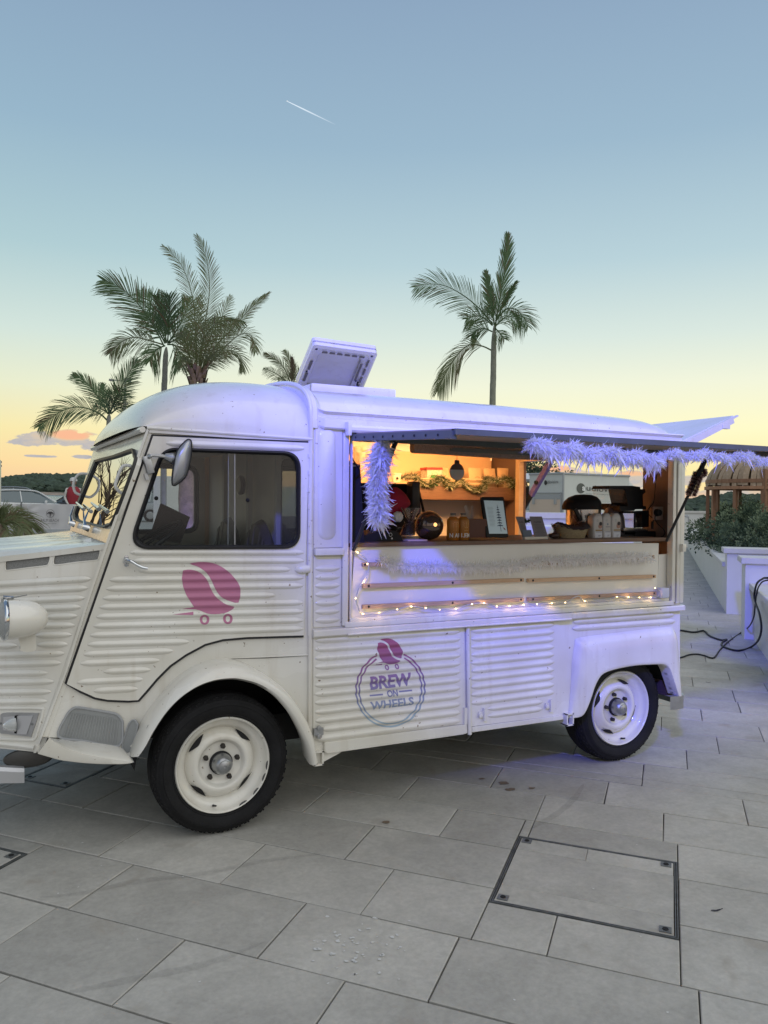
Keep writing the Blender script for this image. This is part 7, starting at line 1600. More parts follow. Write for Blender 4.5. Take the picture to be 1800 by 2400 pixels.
# shrubs: leaf clumps on twigs
LEAF1 = softmat('shrub_leaf', (.105, .15, .095), .3); LEAF2 = softmat('shrub_leaf_pale', (.20, .25, .15), .3); LEAF3 = softmat('shrub_leaf_dark', (.055, .085, .055), .3)
TWIG = mat('twig', (.09, .065, .045), .8)
def shrub(name, c, rx, ry, h, n, leaf, label, cat='shrub', group=None, mats=(LEAF1, LEAF2, LEAF3), seed=0):
    random.seed(seed); T = thing(name, label, cat, c, group); bm = bmesh.new(); tips = []
    for i in range(34):
        a = random.uniform(0, 2*pi); e = random.uniform(.25, 1.35); d = V((cos(a)*cos(e)*rx, sin(a)*cos(e)*ry, sin(e)*h)); p0 = c+V((d.x*.1, d.y*.1, 0)); p1 = c+d*.6+V((0, 0, h*.1)); p2 = c+d*random.uniform(.85, 1.02); tube(bm, [p0, p1, p2], [.018, .010, .004], 5); tips.append(p2)
    finish('branches', bm, TWIG, T)
    bm = bmesh.new(); clumps = []
    for i in range(n//28):
        a = random.uniform(0, 2*pi); u = .08+.92*random.random(); e = math.asin(u); rad = random.uniform(.72, 1.02) if random.random() < .85 else random.uniform(.3, .8)
        k = 1+.16*sin(3*a+seed)+.13*sin(5*a+e*4+seed*2); clumps.append((c+V((cos(a)*cos(e)*rx*rad*k, sin(a)*cos(e)*ry*rad*k, (.05+.95*sin(e)*rad*k)*h)), random.random()))
    for cc, tone in clumps:
        R = leaf*random.uniform(1.3, 2.6); out = (cc-c-V((0, 0, h*.25))).normalized()
        for j in range(28):
            d = (V((random.gauss(0, 1), random.gauss(0, 1), random.gauss(0, 1))).normalized()+out*.6+V((0, 0, .35))).normalized(); p = cc+d*R*random.uniform(.2, 1.0); s = d.cross(V((random.gauss(0, 1), random.gauss(0, 1), random.gauss(0, 1)))).normalized(); l = leaf*random.uniform(.6, 1.2); w = l*.24
            f = bm.faces.new([bm.verts.new(p), bm.verts.new(p+d*l*.5+s*w), bm.verts.new(p+d*l), bm.verts.new(p+d*l*.5-s*w)]); f.material_index = 1 if tone > .62 else (2 if tone < .3 else 0)
    f = finish('foliage', bm, list(mats), T, smooth=False); return T
def bedp(a, b): return P2c+BW_*a+AW*b+V((0, 0, .5))
for i, (a, b, rx, h, lab) in enumerate([(1.6, 1.35, .95, .66, 'grey green shrub spilling over the cap of the nearer cross wall'), (1.6, 3.0, 1.1, .85, 'grey green shrub at the right edge in front of the gazebo'), (3.2, 1.0, 1.0, .85, 'grey green shrub second from the front along the planter wall'),
        (3.4, 2.7, 1.2, 1.05, 'tall grey green shrub below the gazebo posts'), (5.2, 1.0, 1.05, .95, 'grey green shrub in the middle of the planter wall'), (5.6, 3.0, 1.3, .85, 'broad grey green shrub hiding the foot of the gazebo'), (7.8, 1.1, 1.15, .95, 'grey green shrub near the far end of the planter wall'), (10.5, 1.3, 1.3, 1.0, 'grey green shrub at the far left end of the bed, against the sea')]):
    shrub('leafy_shrub', bedp(a, b), rx, rx, h, int(21000/(1+i*.1)), .050+.004*i, lab, 'shrub', 'shrubs in the raised bed', seed=i+1)
# ------------------------------------------------------------------ gazebo
GD = 20.5; gq = ray(1800, 1200); gdir = V((gq.x, gq.y, 0)).normalized(); gc = V((CP.x, CP.y, 0))+gdir*GD
def zat(dist, v, u=900): d = ray(u, v); return CP.z+d.z*dist/V((d.x, d.y, 0)).length
gr = abs((PD((gc-CP).dot(FZ)).at((1671, 1150))-PD((gc-CP).dot(FZ)).at((1800, 1150))).x)**2
A_ = PD((gc-CP).dot(FZ)); gr = (A_.at((1671, 1150))-A_.at((1800, 1150))).length*1.02
GZ = thing('garden_gazebo', 'round timber gazebo with a slatted dome roof rising above the shrubs', 'gazebo', gc)
GW1 = wood('gazebo_timber', (.26, .13, .07), (.38, .21, .12), .6, 5, (2, 2, .4)); GW2 = wood('weathered_slat', (.30, .21, .13), (.46, .36, .26), .7, 6, (2, 2, .6))
zr = zat(GD, 1145, 1800); zt = zat(GD, 1062, 1800); zr2 = zat(GD, 1149, 1800); zr3 = zat(GD, 1128, 1800)
for k in range(12):
    a = 2*pi*k/12+.12; p = gc+V((gr*cos(a), gr*sin(a), 0)); M = Matrix.Rotation(a, 3, 'Z'); bm = bmesh.new(); box(bm, p+V((0, 0, (zr+.2)/2)), (.075, .075, zr-.2), M, bev=.008); finish('gazebo_post', bm, GW1, GZ, smooth=False)
for zz, r_, hh_ in ((zr, gr, .07), (zr+.15, gr*.985, .08)):
    bm = bmesh.new(); n = 48
    R_ = [[bm.verts.new(gc+V(((r_+dr)*cos(2*pi*k/n), (r_+dr)*sin(2*pi*k/n), zz+dz))) for k in range(n)] for dr, dz in ((.08, -hh_/2), (.08, hh_/2), (-.06, hh_/2), (-.06, -hh_/2))]
    for j in range(4):
        for k in range(n): bm.faces.new((R_[j][k], R_[j][(k+1) % n], R_[(j+1) % 4][(k+1) % n], R_[(j+1) % 4][k]))
    bmesh.ops.recalc_face_normals(bm, faces=bm.faces); finish('ring_beam', bm, GW1, GZ, smooth=False)
base_me = None; NSL = 60
for k in range(NSL):
    if base_me is None:
        bm = bmesh.new(); H = zt-zr-.1; w = .055
        pr = [(gr*1.04*cos(t)**.75 if t < pi/2-.01 else .12, H*sin(t)**.9) for t in [pi/2*i/10 for i in range(11)]]
        rows_ = []
        for r_, z in pr:
            rows_.append([bm.verts.new(V((r_+dx, dy, z))) for dx, dy in ((0, -w), (0, w), (-.035, w), (-.035, -w))])
        for A, B in zip(rows_, rows_[1:]):
            for j in range(4): bm.faces.new((A[j], A[(j+1) % 4], B[(j+1) % 4], B[j]))
        bmesh.ops.recalc_face_normals(bm, faces=bm.faces); o = finish('dome_slat', bm, GW2, None, smooth=False); base_me = o.data; COL.objects.unlink(o); bpy.data.objects.remove(o)
    o = bpy.data.objects.new('dome_slat', base_me); COL.objects.link(o); o.location = gc+V((0, 0, zr+.05)); o.rotation_euler = (0, random.uniform(-.015, .015), 2*pi*k/NSL+random.uniform(-.02, .02)); o.parent = GZ; o.matrix_parent_inverse = Matrix.Translation(-gc)
for k in range(11):
    a = -.95+.07*k; p = gc+V((gr*.93*cos(a), gr*.93*sin(a), 0)); bm = bmesh.new(); box(bm, p+V((0, 0, (zr+.7)/2)), (.03, .09, zr-.7), Matrix.Rotation(a, 3, 'Z')); finish('screen_slat', bm, GW1, GZ, smooth=False)
bm = bmesh.new(); PG = PD((gc-CP).dot(FZ)-gr*.9)
ga = PG.at((1794, 1100)); gb = PG.at((1794, 1240)); bar(bm, ga, gb, .16, .12); finish('front_post', bm, GW1, GZ, smooth=False)
# ------------------------------------------------------------------ crowd barrier at the end of the walkway
bc = GP.at(ZD(1120, 1050)); bc = gp(1604, 27.5); BAR = thing('crowd_barrier', 'galvanised crowd barrier at the far end of the walkway', 'barrier', bc)
pb_ = PD((bc-CP).dot(FZ)); bm = bmesh.new()
loop = [pb_.at(I5(*q)) for q in ((600, 1085), (600, 832), (730, 832), (750, 850), (752, 1070), (735, 1088))]; tube(bm, smooth_path(loop, 3, True), .028, 6, closed=True); finish('barrier_frame', bm, ZINC, BAR)
for x in (622, 645, 668, 690, 700): bm = bmesh.new(); tube(bm, [pb_.at(I5(x, 838)), pb_.at(I5(x, 1080))], .012, 5); finish('barrier_bar', bm, ZINC, BAR)
bm = bmesh.new(); tube(bm, [pb_.at(I5(664, 1085)), pb_.at(I5(655, 1178))], .022, 6); finish('barrier_foot', bm, ZINC, BAR)
# ------------------------------------------------------------------ cables
CAB = mat('black_cable', (.008, .008, .010), .5)
WFc = Plane(P1c+AW*.10-AW*.07, AW)
def cable(pts, ng, label, r, ztop=.69):
    P = []
    for i, q in enumerate(pts):
        if i < ng: p = GP.at(I6(*q)); p.z = r+.002
        else: p = WFc.at(I6(*q))
        P.append(p)
    if P[-1].z < 0: pass
    end = P[-1]; P += [V((end.x, end.y, end.z))+AW*.25-BW_*.05, V((end.x, end.y, end.z-.03))+AW*.6-BW_*.1]
    bm = bmesh.new(); tube(bm, smooth_path(P, 6), r, 8); tag(finish('power_cable', bm, CAB), label, 'cable')
cable([(-150, 1222), (205, 1228), (400, 1255), (550, 1235), (640, 1310), (800, 1368), (880, 1360), (818, 1400), (815, 1450), (950, 1508), (1080, 1518), (1230, 1470), (1338, 1350), (1380, 1180), (1350, 970), (1300, 830), (1278, 700), (1315, 540), (1400, 470), (1475, 458)], 12, 'thicker black cable looping from behind the van up over the low wall', .011)
cable([(-150, 1660), (205, 1620), (330, 1580), (450, 1570), (560, 1590), (690, 1623), (780, 1510), (900, 1390), (1080, 1262), (1200, 1160), (1270, 1020), (1290, 850), (1310, 690), (1355, 560), (1475, 490)], 9, 'thinner black cable crossing the loop and climbing to the low wall', .008)
bm = bmesh.new(); p = wb = G(I6, 1475, 1200); box(bm, P1c+AW*.95-BW_*.05+V((0, 0, 1.0)), (.12, .1, .06)); tag(finish('cable_connector', bm, BLACKMT, smooth=False), 'small black connector on top of the tall white wall end', 'connector')
# ------------------------------------------------------------------ truck "audiovisions"
TD = 44.0
def onD(d): return PD(d)
def zpx(d, u, v): return PD(d).at((u, v))
rc = gp(1319, TD, 0)                                  # near vertical corner between rear and side
tl, tf = zpx((rc-CP).dot(FZ), *ZD(335, 580)), None
TRK = thing('box_truck', 'white box truck lettered audiovisions parked beyond the far window', 'truck', rc)
hgt = PD((rc-CP).dot(FZ)).at(ZD(335, 580)).z
# side runs to the right and away; rear runs to the left
sdir = (gp(1474, 47.5)-rc); sdir.z = 0; sdir.normalize(); sp_end = gp(1474, 48.2); sdir = (sp_end-rc); sl = sdir.length; sdir.normalize(); rdir = V((-sdir.y, sdir.x, 0))
BOXM = mat('truck_box', (.52, .55, .52), .5, noise_s=2, noise_a=.03)
wdt = 2.5
def tb(s, r, z): return rc+sdir*s+rdir*r+V((0, 0, z))
bm = bmesh.new(); hexa(bm, [tb(0, 0, .95), tb(sl, 0, .95), tb(sl, wdt, .95), tb(0, wdt, .95)]+[tb(0, 0, hgt), tb(sl, 0, hgt), tb(sl, wdt, hgt), tb(0, wdt, hgt)]); finish('cargo_box', bm, BOXM, TRK, smooth=False)
bm = bmesh.new()
for a, b in ((tb(0, -.02, .95), tb(0, -.02, hgt+.03)), (tb(-.01, 0, hgt+.01), tb(-.01, wdt, hgt+.01)), (tb(0, -.02, hgt), tb(sl, -.02, hgt))): tube(bm, [a, b], .06, 6)
finish('box_trim', bm, mat('trim_grey', (.33, .35, .35), .5), TRK)
bm = bmesh.new(); hexa(bm, [tb(-.06, .15, .95), tb(-.02, .15, .95), tb(-.02, wdt-.1, .95), tb(-.06, wdt-.1, .95)]+[tb(-.06, .15, hgt*.62), tb(-.02, .15, hgt*.62), tb(-.02, wdt-.1, hgt*.62), tb(-.06, wdt-.1, hgt*.62)]); finish('tail_lift', bm, mat('tail_lift', (.56, .46, .36), .6), TRK, smooth=False)
bm = bmesh.new(); hexa(bm, [tb(-.065, .15, hgt*.56), tb(-.02, .15, hgt*.56), tb(-.02, wdt-.1, hgt*.56), tb(-.065, wdt-.1, hgt*.56)]+[tb(-.065, .15, hgt*.64), tb(-.02, .15, hgt*.64), tb(-.02, wdt-.1, hgt*.64), tb(-.065, wdt-.1, hgt*.64)]); tube(bm, [tb(-.03, .1, hgt*.67), tb(-.03, wdt-.1, hgt*.67)], .03, 6); tube(bm, [tb(-.03, .1, .95), tb(-.03, .1, hgt*.67)], .05, 6); finish('lift_edge', bm, mat('trim_grey'), TRK, smooth=False)
for r_ in (.45, wdt-.45): bm = bmesh.new(); box(bm, tb(-.10, r_, hgt*.53), (.12, .12, .35)); finish('lift_bracket', bm, mat('trim_grey'), TRK, smooth=False)
SIDE = Plane(tb(0, -.03, 0), -rdir); REARP = Plane(tb(-.05, 0, 0), -sdir)
TXT = mat('truck_print', (.03, .032, .03), .5); TX2 = mat('truck_print_white', (.7, .72, .7), .5)
bm = bmesh.new(); f = lambda q: SIDE.at(q); text_on(bm, 'audiovisions', f(K2(1195, 490)), f(K2(1195+915, 560)), f(K2(1195, 375)), .0)
finish('side_lettering', bm, TXT, TRK, smooth=False)
bm = bmesh.new(); cq = [SIDE.at(K2(*q)) for q in ell(1178, 453, 84, 100, 30)]; bm.faces.new([bm.verts.new(p-rdir*.012*-1) for p in cq]); o = finish('logo_disc', bm, mat('disc_grey', (.09, .10, .09), .5), TRK, smooth=False)
for v in o.data.vertices: v.co = v.co + rdir*.004
bm = bmesh.new(); text_on(bm, 'a', f(K2(1190, 500)), f(K2(1254, 500)), f(K2(1190, 415)), .03, off=-rdir*.03); finish('disc_letter', bm, TX2, TRK, smooth=False)
bm = bmesh.new(); text_on(bm, 'www.audiovisions', f(K2(1265, 552)), f(K2(1265+640, 600)), f(K2(1265, 535)), .0); finish('web_line', bm, mat('disc_grey'), TRK, smooth=False)
bm = bmesh.new(); f2 = lambda q: REARP.at(q); text_on(bm, 'audiovisions', f2(K2(490, 362)), f2(K2(738, 352)), f2(K2(490, 300)), .0, off=-sdir*.02); cq = [REARP.at(K2(*q)) for q in ell(486, 342, 28, 48, 20)]; bm.faces.new([bm.verts.new(p) for p in cq]); finish('rear_lettering', bm, TXT, TRK, smooth=False)
# cab of the truck beyond the box
bm = bmesh.new(); hexa(bm, [tb(sl+.2, .1, .5), tb(sl+2.0, .1, .5), tb(sl+2.0, wdt-.2, .5), tb(sl+.2, wdt-.2, .5)]+[tb(sl+.2, .1, 2.3), tb(sl+1.5, .2, 2.3), tb(sl+1.5, wdt-.3, 2.3), tb(sl+.2, wdt-.2, 2.3)]); hexa(bm, [tb(sl+.1, .2, 2.3), tb(sl+1.3, .3, 2.3), tb(sl+1.3, wdt-.4, 2.3), tb(sl+.1, wdt-.3, 2.3)]+[tb(sl+.1, .3, hgt-.1), tb(sl+.5, .5, hgt-.2), tb(sl+.5, wdt-.6, hgt-.2), tb(sl+.1, wdt-.4, hgt-.1)]); finish('truck_cab', bm, BOXM, TRK, smooth=False)
for s in (1.2, sl+1.0):
    for r_ in (.15, wdt-.35): bm = bmesh.new(); lathe(bm, [(0, 0), (.42, 0), (.48, .05), (.48, .22), (.42, .27), (0, .27)], tb(s, r_, .48), rdir, 20); finish('wheel', bm, TYRE, TRK)
bm = bmesh.new(); hexa(bm, [tb(.1, .5, .6), tb(sl+1.8, .5, .6), tb(sl+1.8, 2.0, .6), tb(.1, 2.0, .6)]+[tb(.1, .5, .95), tb(sl+1.8, .5, .95), tb(sl+1.8, 2.0, .95), tb(.1, 2.0, .95)]); finish('truck_frame', bm, DARK, TRK, smooth=False)
# white ledge walls seen through the stall
q0, q1 = gp(1225, 13.0), gp(1500, 13.6); al = (q1-q0).normalized(); ac = V((-al.y, al.x, 0)); h13 = zat(13.2, 1202, 1300)
wallbox('ledge_wall', 'wide white ledge seen through the stall in front of the truck', q0-al*1.5, al, (q1-q0).length+1.4, ac, .5, h13-.09, .09, .05)
bm = bmesh.new(); c = gp(1330, 9.5); box(bm, c+V((0, 0, zat(9.5, 1232, 1330)/2)), (.9, .6, zat(9.5, 1232, 1330)), Matrix.Rotation(.2, 3, 'Z'), bev=.02); tag(finish('white_crate', bm, WHITEPL), 'white plinth seen low through the stall between the cards and the urn', 'plinth')
# white van to the left of the truck, tree and tensile roof behind
def simple_tree(name, base, h, r, n, leaf, label, mats=(LEAF3, LEAF1, LEAF3), seed=1, squash=.8, trunk=.16):
    random.seed(seed); T = thing(name, label, 'tree', base); bm = bmesh.new(); top = base+V((0, 0, h*.5)); tube(bm, [base, base+V((.05, 0, h*.25)), top], [trunk, trunk*.8, trunk*.6], 8)
    ends = []
    for i in range(12): a = 2*pi*i/12; e = random.uniform(.2, 1.2); t = top+V((cos(a)*cos(e), sin(a)*cos(e), sin(e)*squash))*r*.8; tube(bm, [top-V((0, 0, .3)), top.lerp(t, .5)+V((0, 0, .1)), t], [trunk*.5, trunk*.25, .02], 5)
    finish('trunk', bm, TWIG, T); bm = bmesh.new(); cc = base+V((0, 0, h-r*squash*.8))
    for i in range(n//20):
        d = V((random.gauss(0, 1), random.gauss(0, 1), random.gauss(0, 1))).normalized(); k = random.uniform(.55, 1.05)*(1+.2*sin(d.x*5+seed)+.15*sin(d.z*7)); c = cc+V((d.x*r*k, d.y*r*k, d.z*r*squash*k)); tone = random.random()
        for j in range(20):
            e = (V((random.gauss(0, 1), random.gauss(0, 1), random.gauss(0, 1))).normalized()+d*.4).normalized(); p = c+e*leaf*1.6*random.random(); s = e.orthogonal()*leaf*.35; f = bm.faces.new([bm.verts.new(p), bm.verts.new(p+e*leaf*.5+s), bm.verts.new(p+e*leaf), bm.verts.new(p+e*leaf*.5-s)]); f.material_index = 0 if tone < .4 else (1 if tone < .75 else 2)
    finish('crown', bm, list(mats), T, smooth=False); return T
simple_tree('pine_tree', gp(1240, 62, -.4), zat(62, 1078, 1240)+.2, 2.6, 9000, .20, 'dark pine behind the pale tent roof, seen through the stall', seed=4, squash=.9)
# pale tensile roof
bm = bmesh.new(); tc_ = gp(1245, 50); zz0, zz1 = zat(50, 1126, 1240), zat(50, 1108, 1240); n = 20; R_ = []
for j in range(6):
    f = j/5; R_.append([bm.verts.new(tc_+V((3.6*(f)*cos(2*pi*k/n), 2.6*f*sin(2*pi*k/n), zz1-(zz1-zz0)*f**1.4))) for k in range(n)])
for A, B in zip(R_[1:], R_[2:]):
    for k in range(n): bm.faces.new((A[k], A[(k+1) % n], B[(k+1) % n], B[k]))
bm.faces.new(R_[1])
for k in (0, 5, 10, 15): tube(bm, [R_[5][k].co.copy(), V((R_[5][k].co.x, R_[5][k].co.y, 0))], .05, 6)
tag(finish('tent_roof', bm, mat('tent_cloth', (.62, .64, .66), .6)), 'pale domed tent roof beyond the far window, left of the truck', 'tent')
# ------------------------------------------------------------------ cars
GLS = mat('car_glass', (.10, .13, .14), .06, spec=.9, metal=.3)
CARW = mat('car_white', (.60, .62, .62), .22, coat=.6, noise_s=2, noise_a=.02); CARD = mat('car_dark', (.03, .035, .04), .25, coat=.6); CARS = mat('car_silver', (.35, .38, .40), .25, .6, coat=.5)
def car(loc, ang, label, body, suv=False, roofm=None, group='cars parked on the far side'):
    """hatchback, x forward; stations (x, half width, bottom, belt, roof)"""
    T = thing('parked_car', label, 'car', loc, group); T.rotation_euler.z = 0
    M = Matrix.Translation(loc)@Matrix.Rotation(ang, 4, 'Z'); X = lambda p: M@V(p); k = 1.12 if suv else 1.0
    st = [(-2.0, .62, .45, .80), (-1.97, .74, .35, .96), (-1.85, .82, .26, 1.02), (-1.3, .86, .22, 1.0), (-.4, .87, .2, .97), (.5, .87, .2, .95), (1.0, .86, .22, .93), (1.6, .84, .25, .84), (1.95, .76, .32, .72), (2.07, .60, .42, .62)]
    bm = bmesh.new(); R_ = []
    for x, w, zb, zt_ in st:
        zt_ *= k; R_.append([bm.verts.new(X(p)) for p in ((x, -w*.9, zb), (x, -w, zb+.12), (x, -w*1.01, (zb+zt_)/2+.05), (x, -w*.97, zt_-.06), (x, -w*.88, zt_), (x, 0, zt_+.03), (x, w*.88, zt_), (x, w*.97, zt_-.06), (x, w*1.01, (zb+zt_)/2+.05), (x, w, zb+.12), (x, w*.9, zb))])
    for A, B in zip(R_, R_[1:]):
        for j in range(10): bm.faces.new((A[j], A[j+1], B[j+1], B[j]))
        bm.faces.new((A[10], A[0], B[0], B[10]))
    bm.faces.new(R_[0]); bm.faces.new(R_[-1][::-1]); bmesh.ops.recalc_face_normals(bm, faces=bm.faces); finish('body', bm, body, T, angle=40)
    # greenhouse
    gh = [(-1.93, 1.0, .70, .70, 1.0), (-1.72, 1.02, .78, .62, 1.36), (-1.45, 1.0, .80, .60, 1.47), (-.6, .98, .82, .60, 1.52), (.15, .96, .82, .60, 1.50), (.55, .95, .82, .58, 1.40), (1.22, .92, .76, .76, .93)]
    bm = bmesh.new(); R_ = []
    for x, zb, wb, wt, zt_ in gh: zb, zt_ = zb*k, zt_*k; R_.append([bm.verts.new(X(p)) for p in ((x, -wb, zb-.03), (x, -(wb*.3+wt*.7), zb+(zt_-zb)*.75), (x, -wt*.92, zt_), (x, 0, zt_+.03), (x, wt*.92, zt_), (x, (wb*.3+wt*.7), zb+(zt_-zb)*.75), (x, wb, zb-.03))])
    for A, B in zip(R_, R_[1:]):
        for j in range(6): bm.faces.new((A[j], A[j+1], B[j+1], B[j]))
    bm.faces.new(R_[0]); bmesh.ops.recalc_face_normals(bm, faces=bm.faces); finish('windows', bm, GLS, T, angle=30)
    bm = bmesh.new()
    rr = [[X((x, y, (z+.012)*k)) for x, y, z in ((-1.78, s*.62, 1.31), (-1.45, s*.58, 1.475), (-.6, s*.58, 1.53), (.15, s*.58, 1.51), (.55, s*.56, 1.41), (1.25, s*.74, .95))] for s in (-1, 1)]
    for r_ in rr: tube(bm, smooth_path(r_, 3), .035, 6)
    P0 = [V((x, y, (z)*k)) for x, z, y in ((-1.80, 1.36, .6), (-1.45, 1.49, .57), (-.6, 1.545, .57), (.15, 1.525, .57), (.5, 1.43, .55))]
    g = [[bm.verts.new(X((p.x, p.y*t, p.z+.035*(1-t*t)))) for t in (-1, -.5, 0, .5, 1)] for p in P0]
    for A, B in zip(g, g[1:]):
        for j in range(4): bm.faces.new((A[j], A[j+1], B[j+1], B[j]))
    for s in (-1, 1):
        for (xb, xt) in ((-1.28, -1.22), (-.30, -.34)): tube(bm, [X((xb, s*.83, .97*k)), X((xt, s*.60, 1.48*k))], .03, 6)
        q = [X((-1.93, s*.74, .98*k)), X((-1.25, s*.835, .99*k)), X((-1.40, s*.66, 1.42*k)), X((-1.76, s*.62, 1.32*k))]; q2 = [p+(M.to_3x3()@V((0, s*.02, 0))) for p in q]; bm.faces.new([bm.verts.new(p) for p in q2])
    finish('roof_and_pillars', bm, roofm or body, T, angle=50)
    for s in (-1, 1):
        bm = bmesh.new(); box(bm, X((-1.93, s*.66, .86*k)), (.14, .30, .13), Matrix.Rotation(ang, 3, 'Z'), bev=.03); finish('tail_light', bm, mat('tail_light_red', (.32, .03, .03), .25, noise_s=9, noise_a=.3), T)
        bm = bmesh.new(); box(bm, X((.75, s*.98, .98*k)), (.12, .16, .13), Matrix.Rotation(ang, 3, 'Z'), bev=.03); finish('door_mirror', bm, body, T)
        bm = bmesh.new(); box(bm, X((1.93, s*.55, .64*k)), (.12, .32, .12), Matrix.Rotation(ang, 3, 'Z'), bev=.03); finish('headlight', bm, mat('lens_glass'), T)
    for x in (-1.25, 1.28):
        for s in (-1, 1):
            ctr = X((x, s*.80, .31)); axv = M.to_3x3()@V((0, s, 0)); bm = bmesh.new(); lathe(bm, [(0, .06), (.19, .05), (.20, .07), (.30, .075), (.315, .04), (.315, -.1), (0, -.1)], ctr, axv, 20); w_ = finish('wheel', bm, TYRE, T)
            bm = bmesh.new(); lathe(bm, [(0, .07), (.05, .078), (.18, .068), (.19, .06)], ctr, axv, 12); finish('rim', bm, ALU, w_)
    bm = bmesh.new(); tube(bm, [X((-1.2, 0, 1.56*k)), X((-1.3, 0, 1.66*k))], .012, 5); finish('aerial', bm, BLACKPL, T)
    return T
# heading vectors: to the right of the picture and slightly away
def head(deg): return atan2(RX.y, RX.x)+radians(deg)
cpos = gp(60, 43, .42); car(cpos, head(33), 'white hatchback with black rear window behind the lettered banner', CARW, False, CARW)
car(gp(42, 50, .46), head(33), 'pale estate car whose roof shows behind the white hatchback', CARS, True)
car(gp(200, 46, .46), head(178), 'dark car beyond the man in the red waistcoat', CARD)
car(gp(415, 42, .46), head(12), 'silver car seen through the cab windows', CARS)
car(gp(480, 40, .46), head(8), 'pale car seen at the rear of the far cab window', CARW)
car(gp(1236, 56, .0), head(185), 'white van shaped car left of the truck, under the tent roof', CARW, True)
# ------------------------------------------------------------------ banner fence
BFD = 25.0
PBF = PD(BFD); BF = thing('banner_fence', 'white cloth banner fence printed PALM BEACH below the parked cars', 'banner fence', gp(80, BFD))
CLO = mat('banner_cloth', (.56, .56, .56), .7)
def cloth(u0, u1, knot=None):
    bm = bmesh.new(); nx, ny = 46, 16; g = []
    for j in range(ny+1):
        row = []
        for i in range(nx+1):
            u = u0+(u1-u0)*i/nx; v = 1181.5+(1240.5-1181.5)*j/ny+(u-100)*.006*(1 if j < 3 else .3)
            p = PBF.at((u, v)); dk = (u-knot) if knot else 100; pull = math.exp(-abs(dk)/26.0) if knot else 0
            a = atan2(j/ny-.35, dk/60.0) if knot else 0
            p = p + FZ*(.05*sin(a*11)*pull + .012*sin(i*.9) + .01*noise.noise(V((i*.2, j*.3, 1))))
            row.append(bm.verts.new(p))
        g.append(row)
    for j in range(ny):
        for i in range(nx): bm.faces.new((g[j][i], g[j][i+1], g[j+1][i+1], g[j+1][i]))
    return finish('cloth_panel', bm, CLO, BF, angle=180)
cloth(-160, 49, 49); cloth(51, 260, 51)
for u in (-150, 50, 255):
    bm = bmesh.new(); p = PBF.at((u, 1180)); tube(bm, [V((p.x, p.y, 0)), p+V((0, 0, .03))], .025, 8); finish('fence_post', bm, STEEL, BF)
PT = Plane(PBF.o-FZ*.07, -FZ); bm = bmesh.new(); text_on(bm, 'PALM BEACH', PT.at(K4(800, 690)), PT.at(K4(1140, 690)), PT.at(K4(800, 630)), -.004); text_on(bm, 'RESTAURANT LOUNGE', PT.at(K4(845, 730)), PT.at(K4(1095, 730)), PT.at(K4(845, 716)), 0)
n = 30; tube(bm, [PT.at(K4(*q)) for q in ell(978, 528, 76, 76, n)], .006, 4, closed=True)
for k in range(11): a = pi*(k+.0)/10; tube(bm, smooth_path([PT.at(K4(978, 545)), PT.at(K4(978+34*cos(a), 520-34*sin(a)*.8)), PT.at(K4(978+62*cos(a), 540-38*sin(a)))], 3), .010, 4)
tube(bm, [PT.at(K4(978, 545)), PT.at(K4(975, 592))], .012, 4)
finish('banner_print', bm, mat('banner_ink', (.09, .085, .085), .6), BF, smooth=False)
bm = bmesh.new(); q = [gp(-300, BFD+.25), gp(700, BFD+.6), gp(700, BFD+1.0), gp(-300, BFD+.65)]; hexa(bm, q+[p+V((0, 0, .60)) for p in q]); tag(finish('retaining_wall', bm, TERR, smooth=False), 'low grey concrete wall under the banner fence', 'wall')
# white post / kiosk edge at the far left
bm = bmesh.new(); c = gp(-24, 24); z_ = zat(24, 1078, 0); box(bm, c+V((0, 0, z_/2)), (.42, .42, z_), Matrix.Rotation(-YAW, 3, 'Z'), bev=.02); o = finish('white_kiosk', bm, mat('kiosk_white', (.62, .62, .54), .5)); tag(o, 'white kiosk corner just inside the left edge of the picture', 'kiosk')
bm = bmesh.new()
for i in range(2): box(bm, PD(23.3).at((2.5, 1083+9*i)), (.04, .04, .05))
t = finish('kiosk_fitting', bm, BLACKMT, smooth=False); attach(t, o)
